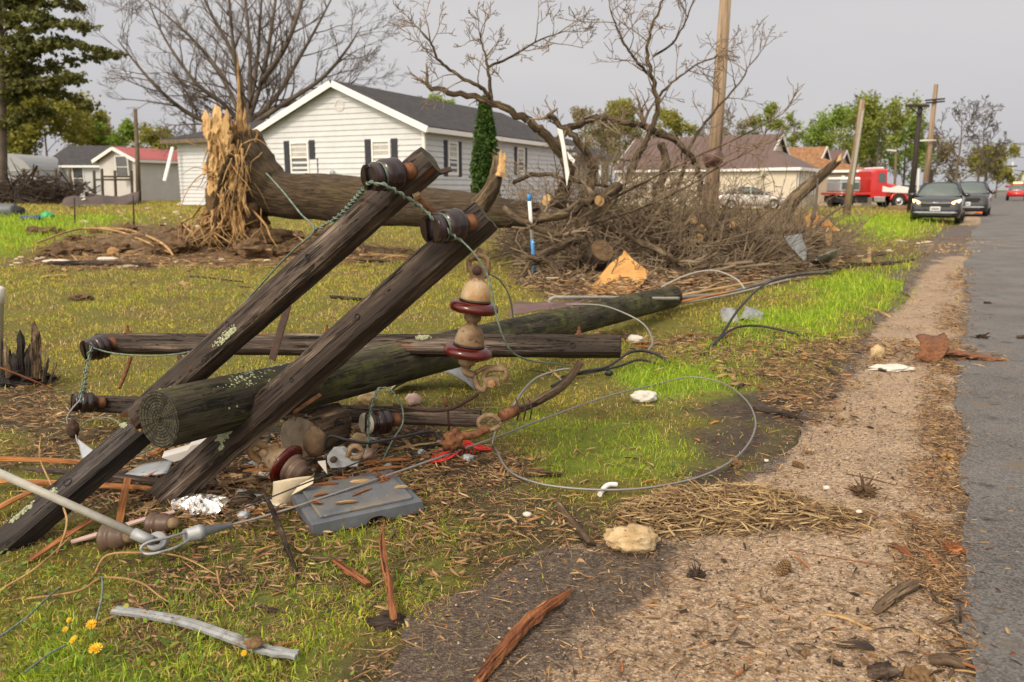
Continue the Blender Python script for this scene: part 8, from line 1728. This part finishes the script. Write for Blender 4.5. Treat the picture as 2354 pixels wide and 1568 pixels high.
for i, (lb, pts, w) in enumerate([('pale split board leaning at the end of the far pole', [(1520, 700), (1600, 690), (1690, 672), (1750, 665)], .10), ('orange split board under the grey cables at the far pole end', [(1500, 722), (1570, 708), (1640, 700), (1690, 690)], .09), ('short bright board by the end of the far pole', [(1560, 662), (1600, 655), (1622, 650)], .12), ('broad pale board at the edge of the brush', [(1510, 668), (1560, 660), (1600, 664)], .14), ('thin pale lath pointing at the bright grass', [(1590, 690), (1630, 668), (1665, 662)], .05)]):
    shard('split_board', lb, 'board', [G(x, y, .06 + .02 * k) for k, (x, y) in enumerate(pts)], w, .045, m_palewood if i % 2 == 0 else m_orange, (.6, .3), 40 + i, .2)
# cables
wire('grey bundled cable lying from the far pole along the bright grass to the brush end', [G(1500, 716, .10), G(1580, 694, .06), G(1660, 684, .05), G(1730, 666, .05), G(1790, 645, .05), G(1860, 634, .04), G(1920, 626, .04)], .022, m_greywire, 'cable', 'cable')
wire('pale cable beside the bundled one', [G(1540, 712, .05), G(1640, 692, .04), G(1720, 674, .04), G(1800, 652, .04), G(1850, 642, .03)], .014, m_rod, 'cable', 'cable')
wire('thin pale wire arching out of the brush over the boards', [Q(1520, 660, 9.2), Q(1580, 632, 9.3), Q(1640, 622, 9.4), Q(1690, 640, 9.3), Q(1712, 664, 9.1)], .010, m_rod, 'wire', 'wire')
wire('thin grey wire bowing from the conduit down to the grass', [Q(1300, 700, 6.5), Q(1380, 702, 6.3), Q(1440, 722, 6.1), Q(1482, 748, 6.0), Q(1500, 785, 5.8), Q(1490, 805, 5.7)], .007, m_greywire, 'wire', 'wire')
wire('dark thin wire arching beside the hanging insulators', [Q(1120, 628, 3.9), Q(1150, 645, 4.2), Q(1172, 685, 4.3), Q(1180, 735, 4.4)], .005, m_greywire, 'wire', 'wire')
wire('black cable springing up from the grass with its tip in the air', [G(1608, 816, .01), G(1650, 794, .05), G(1700, 752, .20), G(1760, 712, .30), G(1840, 686, .30), G(1906, 673, .25)], .012, m_black, 'cable', 'cable')
wire('black cable lying in a low arch over the leaf litter', [G(1625, 808, .01), G(1680, 778, .08), G(1730, 768, .08), G(1790, 772, .06), G(1862, 780, .01)], .011, m_black, 'cable', 'cable')
wire('pair of black cables running in the grass past the crossarm end', [G(1268, 895, .02), G(1330, 872, .05), G(1395, 862, .06), G(1450, 832, .08), G(1500, 828, .06), G(1540, 838, .01)], .011, m_black, 'cable', 'cable')
wire('second black cable lying beside the first past the crossarm end', [G(1290, 872, .02), G(1360, 868, .04), G(1420, 858, .05), G(1470, 842, .05), G(1530, 845, .01)], .010, m_black, 'cable', 'cable')
wire('black wire bent over the debris behind the grey lid', [Q(745, 1035, 3.45), Q(750, 1012, 3.45), Q(762, 1002, 3.45), Q(800, 1012, 3.45), Q(850, 1018, 3.5), Q(920, 1005, 3.6), Q(990, 992, 3.7), Q(1010, 1010, 3.7)], .007, m_black, 'wire', 'wire')
wire('thin dark wire stretched from the foil over the cream sheet', [Q(520, 1182, 3.0), Q(600, 1152, 3.02), Q(700, 1112, 3.08), Q(800, 1072, 3.2), Q(850, 1052, 3.3)], .0035, m_black, 'wire', 'wire')
for lb, pts in [('tan vine root curling up from the weeds over the stub', [(130, 1275, .0), (160, 1250, .1), (128, 1200, .16), (105, 1165, .22), (108, 1130, .26)]), ('long tan root arching across the weeds by the porcelain caps', [(220, 1330, .02), (250, 1306, .05), (330, 1300, .05), (420, 1310, .05), (500, 1335, .02)]), ('tan root snaking through weeds before the long arching one', [(60, 1390, .02), (180, 1378, .03), (240, 1360, .05), (320, 1362, .04), (370, 1385, .02), (395, 1400, .02)]), ('pale root thread running to the weedy corner', [(0, 1370, .02), (70, 1335, .03), (120, 1300, .04), (165, 1262, .05)]), ('thin crooked root by the metal trim', [(500, 1330, .03), (512, 1380, .02), (540, 1410, .02)])]:
    P2 = spline([G(x, y, z) for x, y, z in pts], 7); tag(MB().tube(P2, lerps([.0045, .004, .002], len(P2)), 5).build('root', m_root), lb, 'root')
for lb, pts in [('thin green wire running through the weedy corner', [(-20, 1500, .03), (60, 1450, .04), (110, 1410, .05), (140, 1370, .03)]), ('second green wire out of the weedy corner', [(60, 1568, .03), (120, 1530, .04), (155, 1505, .03)]), ('short green wire bend by the end of the metal trim', [(222, 1440, .02), (238, 1412, .06), (240, 1380, .08), (232, 1360, .05)]), ('green wire stretched through debris beneath the pole butt', [(290, 1110, .10), (380, 1082, .14), (440, 1062, .14), (500, 1052, .10)])]:
    tag(MB().tube(spline([G(x, y, z) for x, y, z in pts], 6), .0035, 5).build('green_wire', m_patina), lb, 'wire')
# red netting
mb = MB(); r2 = random.Random(5)
for i in range(9): mb.tube(spline([G(985 + r2.uniform(-4, 8), 1062 + r2.uniform(-6, 6), .01), G(1025 + r2.uniform(-10, 10), 1068 + r2.uniform(-14, 6), .04), G(1065 + r2.uniform(-8, 8), 1048 + r2.uniform(-10, 8), .06), G(1100, 1040 + r2.uniform(-5, 6), .03), G(1130 + r2.uniform(-5, 3), 1036 + r2.uniform(-3, 4), .01)], 5), .004, 5)
for i in range(12): x = 990 + i * 10; mb.tube([G(x, 1070 - i * 2.2, .015), G(x + 8, 1052 - i * 1.5, .04)], .003, 4)
tag(mb.build('red_netting', m_redplastic), 'tangled bright red netting on the grass under the grey cable', 'netting')
tag(MB().blob(G(1075, 1062, .02), (.035, .03, .02), .3, 2, 8, 3).build('grey_stone', m_greymetal), 'blue grey pebble next to the red netting', 'stone')
# splintered stump at the picture border
T = thing('broken_stump', 'dark splintered post stump standing in the grass beside the pale pipe', 'stump', G(60, 885)); Ys = G(60, 888).y
mb = MB(); mb.blob(G(58, 880, .03), (.17, .14, .10), .7, 3, 4, 3, False); mb.build('base', m_armdark, T); k = 0
for (x0, y0, x1, y1, w) in [(80, 870, 79, 738, .050), (54, 870, 46, 757, .042), (48, 870, 55, 768, .02), (20, 870, 12, 790, .04), (8, 870, 4, 778, .02), (100, 880, 112, 822, .018), (112, 885, 131, 830, .014), (36, 870, 30, 810, .034), (66, 870, 68, 790, .036), (92, 870, 91, 760, .02), (84, 870, 88, 772, .022), (28, 870, 22, 800, .016), (98, 878, 104, 800, .012), (62, 870, 60, 802, .022), (72, 875, 73, 770, .018), (120, 890, 140, 862, .010), (42, 870, 41, 790, .014)]:
    mb = MB(); shard_mesh(mb, [Q(x0, y0, Ys), Q((x0 + x1) / 2, (y0 + y1) / 2, Ys - .02), Q(x1, y1, Ys)], w, w * .55, None, (1, .04), k, Vector((0, -1, 0)), .5); mb.build('shard', m_armdark if k % 3 else m_stick, T); k += 1
stick('thin reddish rod lying against the splintered stump', [Q(0, 845, Ys - .2), Q(60, 868, Ys - .2), Q(122, 895, Ys - .15)], .006, m_redwood, 3, 'rod', 'rod')
# dandelions
def dandelion(px, py, r, hgt, label, seed, group=None):
    r *= .75
    r2 = random.Random(seed); b = G(px, py + hgt * 600 / 1.0 * .45); T = thing('dandelion', label, 'flower', b, group); top = b + Vector((r2.gauss(0, .01), r2.gauss(0, .01), hgt)); MB().tube([b, b.lerp(top, .5) + Vector((.004, 0, 0)), top], .0022, 5).build('stem', m_flst, T)
    mb = MB(); tilt = Vector((r2.gauss(0, .25), -.45 + r2.gauss(0, .2), 1)).normalized(); q = tilt.to_track_quat('Z', 'Y').to_matrix()
    for ring, n, rr, el in ((0, 16, r, .25), (1, 13, r * .75, .6), (2, 9, r * .5, .95)):
        for i in range(n):
            a = 6.28 * (i + .5 * ring) / n + r2.gauss(0, .08); d = Vector((math.cos(a) * math.cos(el), math.sin(a) * math.cos(el), math.sin(el))); s = Vector((-math.sin(a), math.cos(a), 0)); mb.add([top + q @ (d * rr * .15 + s * r * .05), top + q @ (d * rr * .15 - s * r * .05), top + q @ (d * rr - s * r * .10), top + q @ (d * rr + s * r * .10)], [(0, 1, 2, 3)])
    mb.build('petals', m_dand, T)
m_dand = M('dandelion_yellow', [(.62, .33, .008), (.74, .46, .015)], 90, rough=.6, bump=0); m_flst = M('flower_stem', [(.10, .16, .03), (.15, .22, .05)], 30, rough=.6, bump=0)
dandelion(200, 1472, .021, .07, 'yellow dandelion standing highest in the weedy corner', 1); dandelion(208, 1512, .026, .05, 'largest fully open dandelion in the weedy corner', 2)
for i, (x, y) in enumerate([(226, 1462), (162, 1470), (185, 1490), (166, 1502), (150, 1450)]): dandelion(x, y, .012, .05, 'small half open yellow dandelion bud in the weedy corner', 10 + i, 'dandelion buds in the weedy corner')
for i, (x, y) in enumerate([(555, 1508), (574, 1500)]): dandelion(x, y + 8, .012, .04, 'small yellow flower in the weeds below the metal trim', 20 + i, 'yellow flowers below the trim')
# scattered splinters: one of each kind, then copies
def scatter(name, label, cat, group, spots, kinds, seed):
    r2 = random.Random(seed); protos = []
    for k, (mb, mat) in enumerate(kinds):
        o = mb.build(name, mat, origin=(0, 0, 0)); tag(o, label, cat, group); protos.append(o)
    used = set()
    for i, (x, y) in enumerate(spots):
        p = protos[i % len(protos)]; o = p
        if p.name in used: o = p.copy(); S.collection.objects.link(o)
        used.add(p.name); q_ = G(x, y); o.location = (q_.x, q_.y, max(q_.z, 0) + .012); o.rotation_euler = (r2.gauss(0, .08), r2.gauss(0, .10), r2.uniform(0, 6.28)); s = r2.uniform(.6, 1.35) * max(1, (q_.y / 4) ** .5); o.scale = (s, s, s)
def kit(mats, L=(.05, .10), w=(.008, .014)):
    r2 = random.Random(len(mats)); out = []
    for k, m in enumerate(mats):
        mb = MB(); l = r2.uniform(*L) / 2; shard_mesh(mb, [Vector((-l, 0, 0)), Vector((0, r2.uniform(-.05, .05) * l, .004)), Vector((l, 0, 0))], r2.uniform(*w), r2.uniform(*w) * .5, None, (.12, .2), k + 60, Z, .4); out.append((mb, m))
    return out
def spots(poly_px, n, seed):
    r2 = random.Random(seed); xs = [p[0] for p in poly_px]; ys = [p[1] for p in poly_px]; out = []; P = np.array(poly_px, float)
    while len(out) < n:
        x, y = r2.uniform(min(xs), max(xs)), r2.uniform(min(ys), max(ys))
        if sdist(np.array([x]), np.array([y]), P)[0] > 0: out.append((x, y))
    return out
scatter('wood_splinter', 'small loose splinter lying on the bare gravel shoulder', 'splinter', 'splinters on the gravel shoulder', spots([(1200, 1560), (1560, 1280), (1800, 1240), (2180, 1240), (2200, 1560)], 34, 1), kit([m_palewood, m_stick, m_redwood, m_darkstick, m_palewood], (.03, .085), (.004, .010)), 1)
scatter('wood_splinter', 'small tan splinter lying in the grass before the grey lid', 'splinter', 'splinters in the near grass', spots([(420, 1330), (640, 1230), (1000, 1210), (1200, 1130), (1500, 1150), (1280, 1250), (1000, 1380), (760, 1540), (480, 1400)], 60, 2), kit([m_palewood, m_stick, m_redwood, m_stick, m_palewood, m_darkstick], (.05, .11), (.004, .009)), 2)
scatter('wood_splinter', 'small splinter lying on the wet asphalt', 'splinter', 'splinters on the asphalt', spots([(2225, 860), (2340, 860), (2350, 1540), (2245, 1540)], 26, 3), kit([m_palewood, m_redwood, m_stick, m_darkstick], (.04, .10), (.005, .011)), 3)
scatter('wood_splinter', 'broken wood piece lying in the litter band between crossarm and gravel', 'wood piece', 'wood pieces in the litter band', spots([(1430, 800), (1620, 765), (1960, 780), (2190, 800), (1950, 870), (1880, 930), (1640, 880)], 60, 4), kit([m_palewood, m_stick, m_redwood, m_darkstick, m_orange, m_palewood], (.07, .16), (.014, .03)), 4)
scatter('wood_splinter', 'splinter lying in the bright grass inside the cable loop', 'splinter', 'splinters inside the cable loop', spots([(1160, 1080), (1200, 1010), (1500, 910), (1650, 920), (1700, 1000), (1600, 1090), (1420, 1130)], 24, 5), kit([m_palewood, m_stick, m_orange], (.04, .09), (.006, .012)), 5)
def lumps(mats, s, seed): return [(MB().blob((0, 0, 0), (s * (.8 + .5 * (i % 3)), s * (.75 - .2 * (i % 2)), s * .32), .75, 2.2, seed + i, 2, False), m) for i, m in enumerate(list(mats) + list(mats))]
scatter('white_scrap', 'white scrap of insulation lying on the back lawn before the tarp', 'scrap', 'white scraps on the back lawn', spots([(60, 478), (420, 470), (420, 505), (640, 540), (300, 520), (60, 500)], 60, 6), lumps([m_white, m_paper, m_palewood], .034, 3), 6)
scatter('white_scrap', 'pale scrap lying along the soil mound edge', 'scrap', 'pale scraps along the soil mound', spots([(0, 590), (200, 592), (500, 596), (700, 590), (700, 606), (300, 622), (0, 618)], 30, 7), lumps([m_paper, m_palewood], .035, 7), 7)
scatter('white_scrap', 'pale scrap lying on the roadside lawn towards the parked cars', 'scrap', 'pale scraps on the roadside lawn', spots([(1950, 500), (2140, 500), (2130, 560), (2050, 620), (1960, 600)], 22, 8), lumps([m_paper, m_palewood], .035, 9), 8)
scatter('soil_crumb', 'small brown crumb of soil lying on the gravel shoulder', 'soil crumb', 'soil crumbs on the gravel', spots([(1600, 1300), (1900, 920), (2190, 880), (2190, 1540), (1500, 1560)], 34, 9), lumps([m_clod, m_darkstick], .013, 12), 9)
# larger pieces on the back lawn and the mound
for lb, x, y, r in [('long white board lying at the near edge of the soil mound', 132, 606, (.26, .10, .04)), ('white board piece on the mound next to a pale burl', 248, 600, (.2, .08, .04)), ('white roll lying against the wing wall base', 425, 472, (.45, .15, .12))]: tag(MB().blob(G(x, y, .04), r, .22, 1.5, int(x), 3).build('white_debris', m_white), lb, 'debris')
tag(MB().blob(G(262, 585, .05), (.13, .1, .09), .3, 1.6, 3, 3).build('root_burl', m_root), 'pale round root burl on the soil mound', 'burl')
for i, (lb, pts) in enumerate([('long tan root reaching flat over the mound towards the lawn', [(85, 572, .12), (180, 555, .30), (260, 560, .32), (330, 575, .2), (390, 592, .1)]), ('second tan root lying just above the long one', [(230, 552, .3), (300, 560, .32), (370, 580, .2), (400, 598, .08)]), ('short root spike leaning on the mound', [(420, 540, .3), (450, 560, .2), (500, 582, .05)]), ('root spike crossing the mound before the trunk', [(700, 560, .05), (660, 548, .15), (620, 556, .12)])]):
    P2 = spline([G(x, y, z) for x, y, z in pts], 6); tag(MB().tube(P2, lerps([.02, .03, .022], len(P2)), 6).build('torn_root', m_root), lb, 'root')
sheet('roof_tarp', 'dark brown crumpled roofing sheet lying far up the lawn', 'tarp', [G(140, 480, .02), G(320, 472, .05), G(322, 466, .5), G(150, 470, .35)], 24, 10, .35, .05, .02, m_tarp, 3, .15)
sheet('roof_tarp', 'white lifted flap at the tip of the brown roofing sheet', 'tarp', [G(156, 474, .2), G(198, 474, .35), G(196, 466, .8), G(170, 468, .5)], 8, 6, .1, .1, .02, m_white, 4)
T = thing('grey_drum', 'grey drum lying on the lawn at the picture border', 'drum', G(10, 502)); MB().lathe([(0, -.8), (.22, -.8), (.25, -.75), (.25, .5), (.22, .55), (0, .55)], G(4, 500, .22), (1, -.1, 0), 18).build('barrel', m_lid, T); MB().blob(G(40, 500, .2), (.3, .25, .22), .3, 1.5, 3, 2).build('dark_bag', m_black, T)
tag(MB().blob(G(110, 506, .12), (.2, .18, .16), .2, 1.5, 3, 3).build('green_ball', m_greenpl if False else M('green_plastic', [(.02, .30, .10), (.04, .38, .15)], 5, rough=.4)), 'bright green plastic ball at the end of a blue tube', 'ball')
tag(MB().tube([G(50, 506, .08), G(98, 506, .08)], .08, 8).build('blue_tube', M('dark_blue_plastic', [(.015, .03, .16), (.03, .05, .24)], 5, rough=.4)), 'dark blue tube lying on the lawn beside the grey drum', 'tube')
for lb, pts, m, r in [('dark bark strip lying across the lawn before the pole top', [(760, 686), (800, 690), (842, 692)], m_darkstick, .022), ('dark thin stick on the mid lawn by the wire', [(437, 637), (490, 642), (560, 650)], m_darkstick, .014), ('dark pipe lying along the mound edge', [(110, 612), (180, 611), (300, 612), (345, 614)], m_darkstick, .045), ('pale lath lying on the lawn past the crossarm tip', [(826, 590), (880, 590), (940, 594)], m_palewood, .03), ('dark branch lying along the bright grass to the road', [(1930, 610), (2000, 612), (2070, 606), (2100, 600)], m_darkstick, .03), ('thin straight branch in the road side litter', [(1880, 628), (1950, 618), (2010, 606)], m_darkstick, .025), ('dark bough lying in the road side grass past the log', [(1930, 585), (1985, 590), (2040, 588)], m_stick, .05)]:
    stick(lb, [(x, y, r) for x, y in pts], r, m, len(pts))
shard('bark_piece', 'broad bark plate lying on the lawn past the crossarm tip', 'bark', [G(800, 600, .03), G(850, 604, .06), G(905, 604, .03)], .25, .03, m_stick, (.4, .4), 70, .3)
tag(MB().prism([G(1995, 612, .0), G(2003, 612, 0), G(2001, 596, .20), G(1996, 592, .26)], Vector((.0, .06, 0))).build('survey_stake', m_palewood), 'short pale stake standing in bright grass near the road', 'stake')

# rubble heaped under the crossarms
HEAP = [(300, 1090), (420, 1060), (640, 985), (760, 985), (900, 1000), (1030, 1000), (1120, 1030), (960, 1060), (820, 1100), (640, 1180), (420, 1170), (300, 1150)]
scatter('torn_scrap', 'torn scrap of wood or bark in the rubble heap under the crossarms', 'scrap', 'torn scraps under the crossarms', spots(HEAP, 165, 21), kit([m_darkstick, m_stick, m_orange, m_redwood, m_darkstick, m_palewood, m_stick], (.09, .30), (.012, .032)), 21)
scatter('rubble_chip', 'small angular chip in the rubble heap under the crossarms', 'rubble', 'rubble chips under the crossarms', spots(HEAP, 60, 22), lumps([m_greywall, m_stone, m_darkstick, m_pink, m_greymetal], .03, 31), 22)
scatter('dead_twig', 'thin dead twig lying on the lawn around the crossarms', 'twig', 'dead twigs around the crossarms', spots([(20, 1180), (120, 930), (700, 720), (1100, 690), (1500, 760), (1440, 880), (1160, 1120), (900, 1260), (300, 1420)], 70, 23), kit([m_darkstick, m_stick, m_palewood], (.14, .34), (.004, .008)), 23)
scatter('bark_scrap', 'brown bark scrap lying at the ragged asphalt edge', 'bark', 'bark scraps at the asphalt edge', spots([(2130, 800), (2230, 800), (2240, 1560), (2140, 1560)], 44, 24), kit([m_stick, m_darkstick, m_redwood, m_palewood, m_stick], (.05, .14), (.005, .013)), 24)
scatter('bark_scrap', 'brown bark scrap lying on the lawn near the root mound', 'bark', 'bark scraps near the root mound', spots([(20, 640), (100, 560), (560, 545), (960, 570), (1000, 640), (500, 680)], 60, 25), kit([m_stick, m_root, m_rootsoil, m_palewood], (.10, .22), (.02, .05)), 25)

mb = MB(); r2 = random.Random(77)
for i in range(46):
    x = r2.uniform(90, 760); y = r2.uniform(525, 585) + abs(x - 420) * .03; s_ = r2.uniform(.10, .30); mb.blob(G(x, y, s_ * .15), (s_ * 1.2, s_ * .8, s_ * .6), .7, 2.6, i, 3, False)
o = mb.build('soil_clods', m_rootsoil); tag(o, 'dark clods of torn up soil heaped around the root mound', 'soil', kind='stuff')
